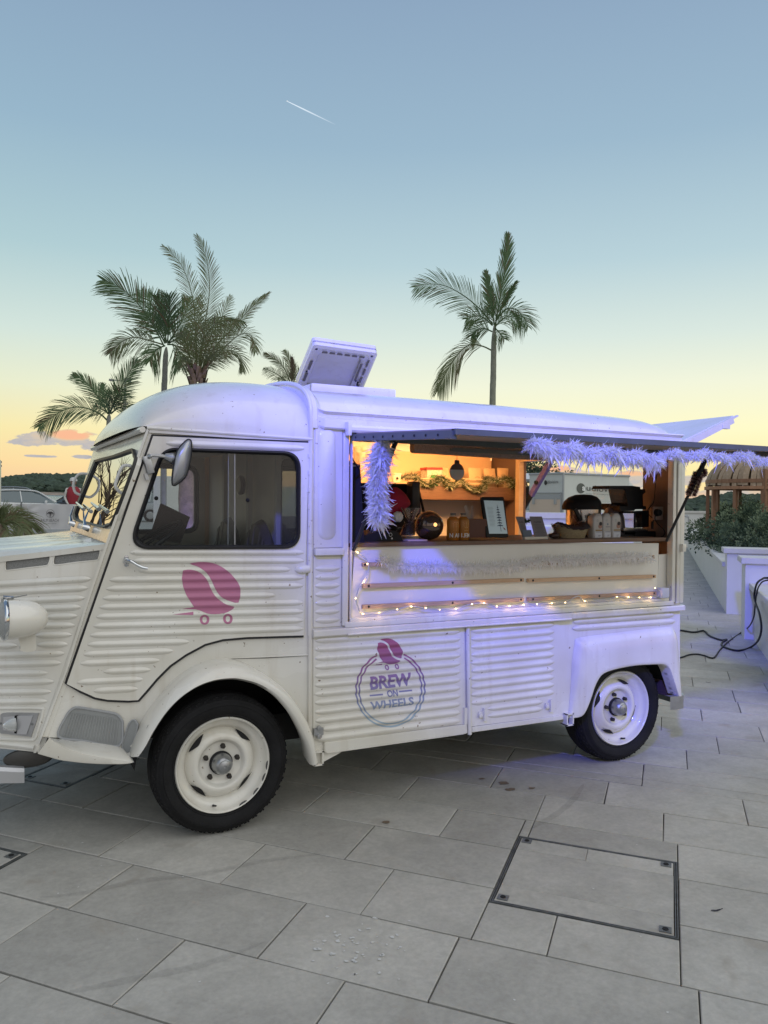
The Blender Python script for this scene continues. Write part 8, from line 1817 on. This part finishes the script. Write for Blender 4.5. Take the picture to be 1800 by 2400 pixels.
# ------------------------------------------------------------------ person in red waistcoat
def person():
    c = gp(172, 27.6, .46); T = thing('person', 'man in a red waistcoat, white shirt and white cap standing behind the banner', 'person', c)
    R3 = Matrix.Rotation(-YAW+.5, 3, 'Z')
    def P(x, y, z): return c+R3@V((x, y, z))
    def skin(name, verts, edges, rad, m):
        me = bpy.data.meshes.new(name); me.from_pydata([P(*v) for v in verts], edges, []); o = bpy.data.objects.new(name, me); COL.objects.link(o); sk = o.modifiers.new('s', 'SKIN'); ss = o.modifiers.new('u', 'SUBSURF'); ss.levels = ss.render_levels = 1
        for v, r in zip(me.skin_vertices[0].data, rad): v.radius = (r, r*.8)
        me.skin_vertices[0].data[0].use_root = True; dg = bpy.context.evaluated_depsgraph_get(); dg.update(); m2 = bpy.data.meshes.new_from_object(o.evaluated_get(dg)); bpy.data.objects.remove(o); o = bpy.data.objects.new(name, m2); COL.objects.link(o); m2.materials.clear(); m2.materials.append(m)
        for p in m2.polygons: p.use_smooth = True
        attach(o, T); return o
    vs = [(0, 0, .95), (0, 0, 1.15), (0, .0, 1.36), (0, .01, 1.48), (0, .0, 1.60), (-.20, 0, 1.42), (-.26, .04, 1.16), (-.20, -.12, .98), (-.17, -.20, .93), (.20, 0, 1.42), (.26, .04, 1.16), (.20, -.12, .98), (.17, -.2, .93), (-.10, 0, .88), (-.11, -.02, .5), (-.11, .02, .08), (-.11, -.12, .04), (.10, 0, .88), (.11, -.02, .5), (.11, .02, .08), (.11, -.12, .04)]
    es = [(0, 1), (1, 2), (2, 3), (3, 4), (2, 5), (5, 6), (6, 7), (7, 8), (2, 9), (9, 10), (10, 11), (11, 12), (0, 13), (13, 14), (14, 15), (15, 16), (0, 17), (17, 18), (18, 19), (19, 20)]
    skin('body', vs, es, [.16, .16, .17, .06, .06, .07, .05, .04, .035, .07, .05, .04, .035, .10, .065, .045, .04, .10, .065, .045, .04], mat('white_shirt', (.55, .54, .50), .8))
    bm = bmesh.new(); bmesh.ops.create_uvsphere(bm, u_segments=16, v_segments=12, radius=.105, matrix=Matrix.Translation(P(0, -.01, 1.66))@Matrix.Diagonal((.85, 1, 1.15, 1))); box(bm, P(0, -.115, 1.655), (.03, .04, .04)); finish('head', bm, mat('tanned_skin', (.30, .17, .12), .6), T)
    bm = bmesh.new()
    lathe(bm, [(.118, -.01), (.118, .03), (.10, .08), (.05, .11), (0, .115)], P(0, 0, 1.69), (0, 0, 1), 18)
    q = [P(-.08, -.09, 1.69), P(.08, -.09, 1.69), P(.06, -.20, 1.68), P(-.06, -.2, 1.68)]; hexa(bm, q+[a+V((0, 0, .012)) for a in q]); finish('cap', bm, mat('white_cap', (.62, .62, .60), .7), T)
    bm = bmesh.new(); R_ = []
    for z, rx, ry in ((.86, .19, .14), (1.05, .195, .15), (1.25, .21, .15), (1.42, .20, .13), (1.50, .12, .09)): R_.append([bm.verts.new(P(rx*cos(2*pi*k/16), ry*sin(2*pi*k/16), z)) for k in range(16)])
    for A, B in zip(R_, R_[1:]):
        for k in range(16): bm.faces.new((A[k], A[(k+1) % 16], B[(k+1) % 16], B[k]))
    finish('waistcoat', bm, mat('red_quilt', (.26, .018, .03), .7, noise_s=10, noise_a=.2), T)
person()
# ------------------------------------------------------------------ palms
PG1 = softmat('palm_green', (.13, .20, .095), .42, .5); PG2 = softmat('palm_olive', (.19, .22, .11), .42, .5); PG3 = softmat('palm_dry', (.19, .145, .09), .3, .7); PTR = mat('palm_trunk_ringed', (.22, .23, .18), .8, noise_s=6, noise_a=.25, bump=.4, bump_s=20); PTB2 = mat('palm_bark', (.22, .16, .11), .9, noise_s=7, noise_a=.45, bump=.9, bump_s=14)
def frond(T, P3, leaf, n, m, droop=.25, spread=55, twist=0.0, bare=.12, thick=.02, flat=.5, seed=0, lw=.028):
    """one pinnate leaf: rachis plus two rows of blades"""
    rnd = random.Random(seed); P = smooth_path(P3, 5); ls = [0]
    for a, b in zip(P, P[1:]): ls.append(ls[-1]+(b-a).length)
    L = ls[-1]; bm = bmesh.new(); tube(bm, P, [thick*(1-.85*l/L) for l in ls], 5)
    view = (P[len(P)//2]-CP).normalized()
    for i in range(n):
        f = bare+(1-bare)*(i+.5)/n; s = f*L; k = max(j for j in range(len(ls)) if ls[j] <= s); k = min(k, len(P)-2); t = (s-ls[k])/(ls[k+1]-ls[k]); p = P[k].lerp(P[k+1], t); d = (P[k+1]-P[k]).normalized()
        side = d.cross(view).normalized(); out = d.cross(side).normalized(); ll = leaf*(sin(pi*min(1, (f*.86+.12)))**.55)*(1.0 if f < .9 else .8); ang = radians(spread)*(1-.55*f)
        for sg in (-1, 1):
            l = ll*rnd.uniform(.8, 1.12); az_ = rnd.uniform(-flat, flat)+twist; ss = (side*cos(az_)*sg+out*sin(az_)).normalized()
            dr = (d*cos(ang)+ss*sin(ang)+V((rnd.uniform(-.06, .06),)*3)).normalized(); w = dr.cross(out if rnd.random() < .5 else ss.cross(d)).normalized()
            q0 = p; q1 = p+dr*l*.45+V((0, 0, -droop*l*.12)); q2 = p+dr*l*.85+V((0, 0, -droop*l*.5)); q3 = p+dr*l+V((0, 0, -droop*l*.8*rnd.uniform(.8, 1.3)))
            W = lw*.50*rnd.uniform(.8, 1.1)
            a = [bm.verts.new(q0-w*W*.35), bm.verts.new(q1-w*W*.6), bm.verts.new(q2-w*W*.35), bm.verts.new(q3), bm.verts.new(q2+w*W*.35), bm.verts.new(q1+w*W*.6), bm.verts.new(q0+w*W*.35)]
            f1 = bm.faces.new((a[0], a[1], a[5], a[6])); f2 = bm.faces.new((a[1], a[2], a[4], a[5])); f3 = bm.faces.new((a[2], a[3], a[4]))
            if rnd.random() < .12:
                for q_ in (f1, f2, f3): q_.material_index = 1
    return finish('frond', bm, [m, PG3], T, smooth=False)
def palm(name, label, Z, dist, trunk, tr, fronds, m, leaf, tmat=PTR, droop=.25, lw=.03, group=None, depthr=.9, boots=False, tname='trunk'):
    """trunk and fronds traced in the photo, each frond given its own lean towards or away from the viewer"""
    PL = PD(dist); base = PL.at(Z(*trunk[0])); g = V((base.x, base.y, 0)); T = thing(name, label, 'palm tree', g, group)
    bm = bmesh.new(); pts = [V((base.x, base.y, 0))]+[PL.at(Z(*q)) for q in trunk]; P = smooth_path(pts, 6); n = len(P)
    tube(bm, P, [tr*(1.25-.30*i/n+(.05 if i % 3 == 0 else 0))*(1 if i < n-4 or boots else (.85, .7, .5, .25)[i-n+4]) for i in range(n)], 12); finish(tname, bm, tmat, T)
    for i, fr in enumerate(fronds):
        pts, kw = (fr[0], fr[1]) if isinstance(fr[0], (list, tuple)) and isinstance(fr[-1], dict) else (fr, {})
        sg = kw.pop('lean', (-1)**i*.5) if kw else (-1)**i*.5
        P3 = []
        nn = len(pts)
        for j, q in enumerate(pts): P3.append(PD(dist+depthr*sg*(j/(nn-1))**1.2).at(Z(*q)))
        frond(T, P3, kw.get('leaf', leaf), kw.get('n', 46), kw.get('m', m), kw.get('droop', droop), kw.get('spread', 55), kw.get('twist', 0), kw.get('bare', .12), kw.get('thick', .022), kw.get('flat', .5), seed=i*13+int(dist*7), lw=kw.get('lw', lw))
    if boots:
        bm = bmesh.new(); top = PL.at(Z(*trunk[-1])); rnd = random.Random(3)
        for i in range(150):
            a = rnd.uniform(0, 2*pi); z = rnd.uniform(-1.6, .35); d = V((cos(a), sin(a), 0)); p = top+V((0, 0, z))+d*tr*.8; tip = p+d*rnd.uniform(.08, .22)+V((0, 0, rnd.uniform(.12, .3))); s = V((-d.y, d.x, 0))*.06
            vs = [bm.verts.new(q) for q in (p-s, p+s, tip+s*.5, tip-s*.5, p-s+d*.03, p+s+d*.03)]; bm.faces.new((vs[0], vs[1], vs[2], vs[3])); bm.faces.new((vs[4], vs[3], vs[2], vs[5]))
        finish('leaf_boots', bm, PTB2, T, smooth=False)
    return T
palm('king_palm', 'slim palm with few fronds standing behind the middle of the van roof', I2, 21.5, [(1055, 1880), (1062, 1600), (1066, 1350), (1072, 1090)], .070, [
    ([(1080, 1100), (1115, 900), (1165, 620), (1195, 350), (1200, 200)], dict(leaf=.80, n=52, spread=26, m=PG1, lean=.3, lw=.04)),
    ([(1060, 1080), (920, 920), (760, 790), (580, 700), (420, 690), (300, 720)], dict(leaf=.85, n=54, lean=-.6, droop=.3, spread=52)),
    ([(1090, 1040), (1190, 930), (1290, 940), (1360, 1020), (1400, 1100)], dict(leaf=.62, n=44, lean=-.8, droop=.4)),
    ([(1040, 1330), (950, 1290), (830, 1280), (720, 1370), (610, 1540), (520, 1730)], dict(leaf=.66, n=56, droop=.7, spread=44, m=PG2, lean=.5)),
    ([(1050, 1150), (970, 1120), (900, 1140), (850, 1190)], dict(leaf=.55, n=34, droop=.5)),
    ([(1055, 1090), (960, 1010), (880, 1000), (800, 1030)], dict(leaf=.62, n=40, droop=.25)),
    ([(1080, 1150), (1090, 1000), (1060, 930), (1010, 890)], dict(leaf=.62, n=40, lean=-1.2, droop=.4)),
    ([(1085, 1120), (1130, 1170), (1170, 1220)], dict(leaf=.4, n=24, droop=.5)),
    ([(1075, 1090), (1040, 880), (1010, 700), (990, 560)], dict(leaf=.6, n=46, spread=24, lean=.7, lw=.045)),
    ([(1095, 1030), (1190, 830), (1290, 660)], dict(leaf=.36, n=24, spread=24, bare=.25)),
    ([(1080, 1100), (1180, 1010), (1260, 1010), (1310, 1090)], dict(leaf=.55, n=38, droop=.6, lean=.9))], PG1, .8, lw=.032)
palm('king_palm', 'slim trunked palm on the left of the crowded pair above the cab', I1, 20.5, [(612, 1480), (617, 1300), (622, 1150), (630, 1040)], .064, [
    ([(610, 1030), (510, 840), (370, 660), (250, 570), (135, 520)], dict(leaf=.95, n=60, lean=-.4, spread=50, lw=.04)),
    ([(600, 1020), (480, 985), (370, 965), (270, 1010), (190, 1090)], dict(leaf=.62, n=46, droop=.5, lean=.3, m=PG2)),
    ([(640, 1000), (650, 860), (655, 740), (650, 640)], dict(leaf=.80, n=40, spread=38, lean=-.9, lw=.036)),
    ([(650, 1000), (740, 860), (790, 740), (800, 660)], dict(leaf=.7, n=40, spread=42, lean=.4, lw=.036)),
    ([(640, 1020), (700, 1030), (740, 1110), (745, 1200)], dict(leaf=.60, n=40, droop=.6, lean=-.7)),
    ([(620, 1030), (570, 1050), (530, 1090), (500, 1150)], dict(leaf=.55, n=36, droop=.6)),
    ([(650, 1010), (830, 910), (1000, 850), (1120, 840), (1240, 852)], dict(leaf=.50, n=56, droop=.5, lean=-.3)),
    ([(625, 1000), (570, 850), (510, 700), (440, 600)], dict(leaf=.8, n=50, lean=.6, lw=.04)),
    ([(620, 1010), (560, 900), (500, 830), (440, 800)], dict(leaf=.7, n=40, lean=.9, lw=.04)),
    ([(640, 1010), (690, 960), (760, 950), (830, 990)], dict(leaf=.6, n=36, droop=.5, lean=-.9)),
    ([(630, 1010), (610, 840), (590, 720), (560, 650)], dict(leaf=.7, n=38, lean=-.5, spread=36, lw=.036))], PG1, .9, lw=.036)
palm('date_palm', 'shaggy date palm with thick trunk on the right of the pair above the cab', I1, 19.6, [(796, 2400), (800, 2000), (862, 1480), (872, 1330)], .19, [
    ([(870, 1260), (860, 950), (830, 640), (740, 390), (600, 255)], dict(leaf=.60, n=74, lean=.4, spread=48)),
    ([(885, 1260), (925, 900), (965, 600), (940, 350), (865, 175)], dict(leaf=.62, n=76, lean=-.3, spread=48)),
    ([(900, 1240), (1000, 1050), (1150, 890), (1290, 735), (1430, 615)], dict(leaf=.45, n=66, lean=.3, spread=38)),
    ([(900, 1250), (1040, 1090), (1190, 950), (1290, 950), (1325, 1080)], dict(leaf=.5, n=60, droop=.5, lean=-.5)),
    ([(900, 1260), (1000, 1130), (1130, 1070), (1210, 1120), (1225, 1230)], dict(leaf=.42, n=54, droop=.5, lean=.4, m=PG2)),
    ([(885, 1250), (950, 1010), (1060, 810), (1130, 640)], dict(leaf=.5, n=60, lean=.7, m=PG2)),
    ([(860, 1250), (810, 1100), (770, 980), (740, 930)], dict(leaf=.45, n=46, lean=-.6)),
    ([(865, 1260), (820, 1180), (760, 1130)], dict(leaf=.4, n=34, droop=.6)),
    ([(880, 1250), (905, 1020), (1010, 860), (1120, 840)], dict(leaf=.45, n=54, lean=-.8)),
    ([(890, 1260), (960, 1130), (1050, 1060), (1110, 1100)], dict(leaf=.4, n=42, droop=.4, lean=-.9, m=PG2)),
    ([(875, 1250), (850, 1000), (870, 800), (900, 640)], dict(leaf=.52, n=60, lean=.8)),
    ([(890, 1255), (990, 1010), (1080, 900), (1180, 840)], dict(leaf=.45, n=54, lean=.9))], PG2, .55, tmat=PTB2, lw=.026, boots=True, tname='trunk')
_p = PD(19.6).at((440, 1230)); _t = (CP-_p); _t.z = 0; _t.normalize(); lamp('violet_palm_uplight', 'SPOT', V((_p.x, _p.y, .2))+_t*1.6, V((_p.x, _p.y, 1.9)), 160, (.16, .13, 1.0), spot_size=radians(90), spot_blend=.6, shadow_soft_size=.1)
palm('small_date_palm', 'tip of a small palm just left of the raised roof vent', I1, 23, [(1600, 1480), (1602, 1340)], .08, [
    ([(1602, 1350), (1605, 1210), (1575, 1120), (1545, 1065)], dict(leaf=.42, n=46, spread=34)), ([(1598, 1340), (1550, 1210), (1470, 1130), (1390, 1090)], dict(leaf=.36, n=46, spread=40)), ([(1595, 1340), (1520, 1270), (1450, 1230), (1385, 1210)], dict(leaf=.34, n=42, droop=.3)),
    ([(1605, 1340), (1612, 1220), (1606, 1120)], dict(leaf=.3, n=36, spread=26, m=PG3)), ([(1600, 1345), (1550, 1300), (1500, 1290)], dict(leaf=.3, n=30, droop=.4)), ([(1608, 1345), (1640, 1260), (1680, 1210)], dict(leaf=.34, n=34))], PG2, .4, tmat=PTB2, lw=.022)
palm('king_palm', 'short slim palm at the far left above the windscreen', I4, 19.0, [(1172, 960), (1172, 860), (1174, 760), (1180, 690)], .048, [
    ([(1165, 770), (1070, 685), (930, 630), (800, 620), (660, 665), (540, 745), (420, 830)], dict(leaf=.62, n=58, droop=.4, spread=52, lean=-.3)), ([(1165, 690), (1060, 510), (940, 360), (790, 262)], dict(leaf=.55, n=50, spread=36, lean=.4)),
    ([(1190, 670), (1270, 480), (1370, 290), (1485, 110)], dict(leaf=.55, n=50, spread=50, lean=-.2)), ([(1195, 690), (1290, 620), (1400, 625), (1530, 655)], dict(leaf=.42, n=42, droop=.5)),
    ([(1175, 670), (1130, 520), (1100, 360)], dict(leaf=.5, n=40, spread=30, lean=.8)), ([(1180, 690), (1100, 640), (1010, 610)], dict(leaf=.42, n=34, droop=.6, lean=.6)), ([(1190, 680), (1250, 540), (1330, 420)], dict(leaf=.55, n=42, lean=-.7)),
    ([(1180, 680), (1180, 560), (1210, 450)], dict(leaf=.6, n=40, lean=-.9))], PG1, .6, lw=.030)
palm('young_palm', 'young arching palm at the bottom left below the banner', K4, 9.5, [(40, 1240), (50, 900), (50, 720)], .06, [
    ([(50, 720), (200, 590), (380, 600), (520, 700), (620, 800)], dict(leaf=.34, n=50, droop=.8)), ([(40, 720), (-60, 560), (-200, 600), (-300, 760)], dict(leaf=.34, n=44, droop=.8)), ([(50, 720), (140, 560), (270, 520), (400, 560)], dict(leaf=.3, n=44, droop=.6, lean=.9)),
    ([(40, 720), (0, 560), (-40, 480)], dict(leaf=.3, n=36, spread=40)), ([(60, 740), (240, 690), (380, 760), (460, 880)], dict(leaf=.3, n=44, droop=.9, lean=-.9)), ([(50, 740), (120, 800), (190, 960)], dict(leaf=.24, n=32, droop=.9, lean=-1)), ([(50, 720), (300, 600), (480, 650), (590, 760)], dict(leaf=.3, n=44, droop=.8, lean=.6, m=PG3))], PG2, .3, tmat=PTB2, lw=.016, depthr=.35)
shrub('grass_clump', gp(40, 9.0)+V((0, 0, .2)), .7, .5, .72, 4200, .10, 'green tufted plants in front of the banner at the left edge', 'plant', seed=21, mats=(PG2, LEAF2, LEAF1))
shrub('grass_clump', gp(470, 13.5)+V((0, 0, .2)), .5, .4, .75, 2600, .12, 'yellow green tuft at the foot of the thick palm behind the cab', 'plant', seed=22, mats=(mat('yellow_leaf', (.16, .17, .05), .6), LEAF2, PG2))
# dark hedge mass / white building glimpsed through the cab
bm = bmesh.new(); c = gp(405, 24); box(bm, c+V((0, 0, 1.1)), (1.0, .5, 2.3), Matrix.Rotation(-YAW, 3, 'Z'), bev=.03); tag(finish('white_pillar', bm, WHITEW), 'pale pillar seen through the far cab window', 'pillar')
# leafless tree standing left of the frame: seen only as branches mirrored in the windscreen
def bare_tree(base, label):
    rnd = random.Random(8); bm = bmesh.new()
    def br(p, d, L, r, lv):
        m_ = p+d*L*.5+V((rnd.uniform(-1, 1), rnd.uniform(-1, 1), 0))*L*.06; e = p+d*L+V((0, 0, -.02*L)); tube(bm, [p, m_, e], [r, r*.85, r*.6], 5, caps=False)
        if lv == 0: return
        for i in range(3 if lv > 1 else 4):
            q = p.lerp(e, rnd.uniform(.45, 1)); dd = (d+V((rnd.uniform(-1, 1), rnd.uniform(-1, 1), rnd.uniform(-.5, .7)))*.75).normalized(); br(q, dd, L*rnd.uniform(.6, .8), r*.55, lv-1)
    br(base, V((0, 0, 1)), 2.5, .14, 5); tag(finish('bare_tree', bm, TWIG), label, 'tree')
bare_tree(gp(-275, 33, .4), 'leafless tree just outside the left edge, mirrored in the windscreen')
# lamp post
LP = thing('street_lamp', 'thin double headed street lamp behind the short left palm', 'street lamp', gp(293, 34))
PLp = PD(33.0); bm = bmesh.new(); a = PLp.at(I4(1345, 800)); b = PLp.at(I4(1352, 335)); tube(bm, [V((a.x, a.y, 0)), a, b], [.09, .06, .05], 8); finish('lamp_pole', bm, mat('pale_pole', (.45, .44, .40), .5), LP)
bm = bmesh.new(); bar(bm, PLp.at(I4(1345, 328)), PLp.at(I4(1412, 325)), .17, .22); bar(bm, PLp.at(I4(1178, 322)), PLp.at(I4(1235, 332)), .07, .18); finish('lamp_head', bm, GREYPL, LP, smooth=False)
bm = bmesh.new(); tube(bm, [PLp.at(I4(1235, 328)), PLp.at(I4(1350, 338))], .02, 6); tube(bm, [PLp.at(I4(1340, 585)), PLp.at(I4(1380, 583))], .04, 6); bar(bm, PLp.at(I4(1348, 540)), PLp.at(I4(1346, 640)), .12, .1); finish('lamp_arm', bm, mat('pale_pole'), LP)
# contrail
bm = bmesh.new(); PC = PD(5200); a, b = PC.at((674.5, 238)), PC.at((786, 292)); n = 12
tube(bm, [a.lerp(b, i/n) for i in range(n+1)], [2.0+2.2*min(1, i/4)*(1 if i < 6 else (1-(i-6)/6.2)) for i in range(n+1)], 8)
m = bpy.data.materials.new('contrail_vapour'); m.use_nodes = True; nt = m.node_tree; nt.nodes.clear(); out = nt.nodes.new('ShaderNodeOutputMaterial'); tr = nt.nodes.new('ShaderNodeBsdfTransparent'); em = nt.nodes.new('ShaderNodeEmission'); em.inputs[0].default_value = (.75, .85, .95, 1); em.inputs[1].default_value = .95
mx = nt.nodes.new('ShaderNodeMixShader'); g = nt.nodes.new('ShaderNodeTexCoord'); sx = nt.nodes.new('ShaderNodeSeparateXYZ'); nt.links.new(g.outputs['Generated'], sx.inputs[0]); rp_ = nt.nodes.new('ShaderNodeMapRange'); nt.links.new(sx.outputs[0], rp_.inputs[0]); rp_.inputs[3].default_value = .85; rp_.inputs[4].default_value = .05
nt.links.new(rp_.outputs[0], mx.inputs[0]); nt.links.new(tr.outputs[0], mx.inputs[1]); nt.links.new(em.outputs[0], mx.inputs[2]); nt.links.new(mx.outputs[0], out.inputs[0])
tag(finish('contrail', bm, m), 'short white aircraft trail high in the blue sky', 'contrail')
bm = bmesh.new(); bmesh.ops.create_icosphere(bm, subdivisions=1, radius=3.2, matrix=Matrix.Translation(PC.at((673, 237)))); tag(finish('distant_aircraft', bm, mat('sunlit_metal', (.9, .9, .9), .4, emit=(1, 1, .95), es=.6)), 'bright speck of an aircraft at the head of the trail', 'aircraft')
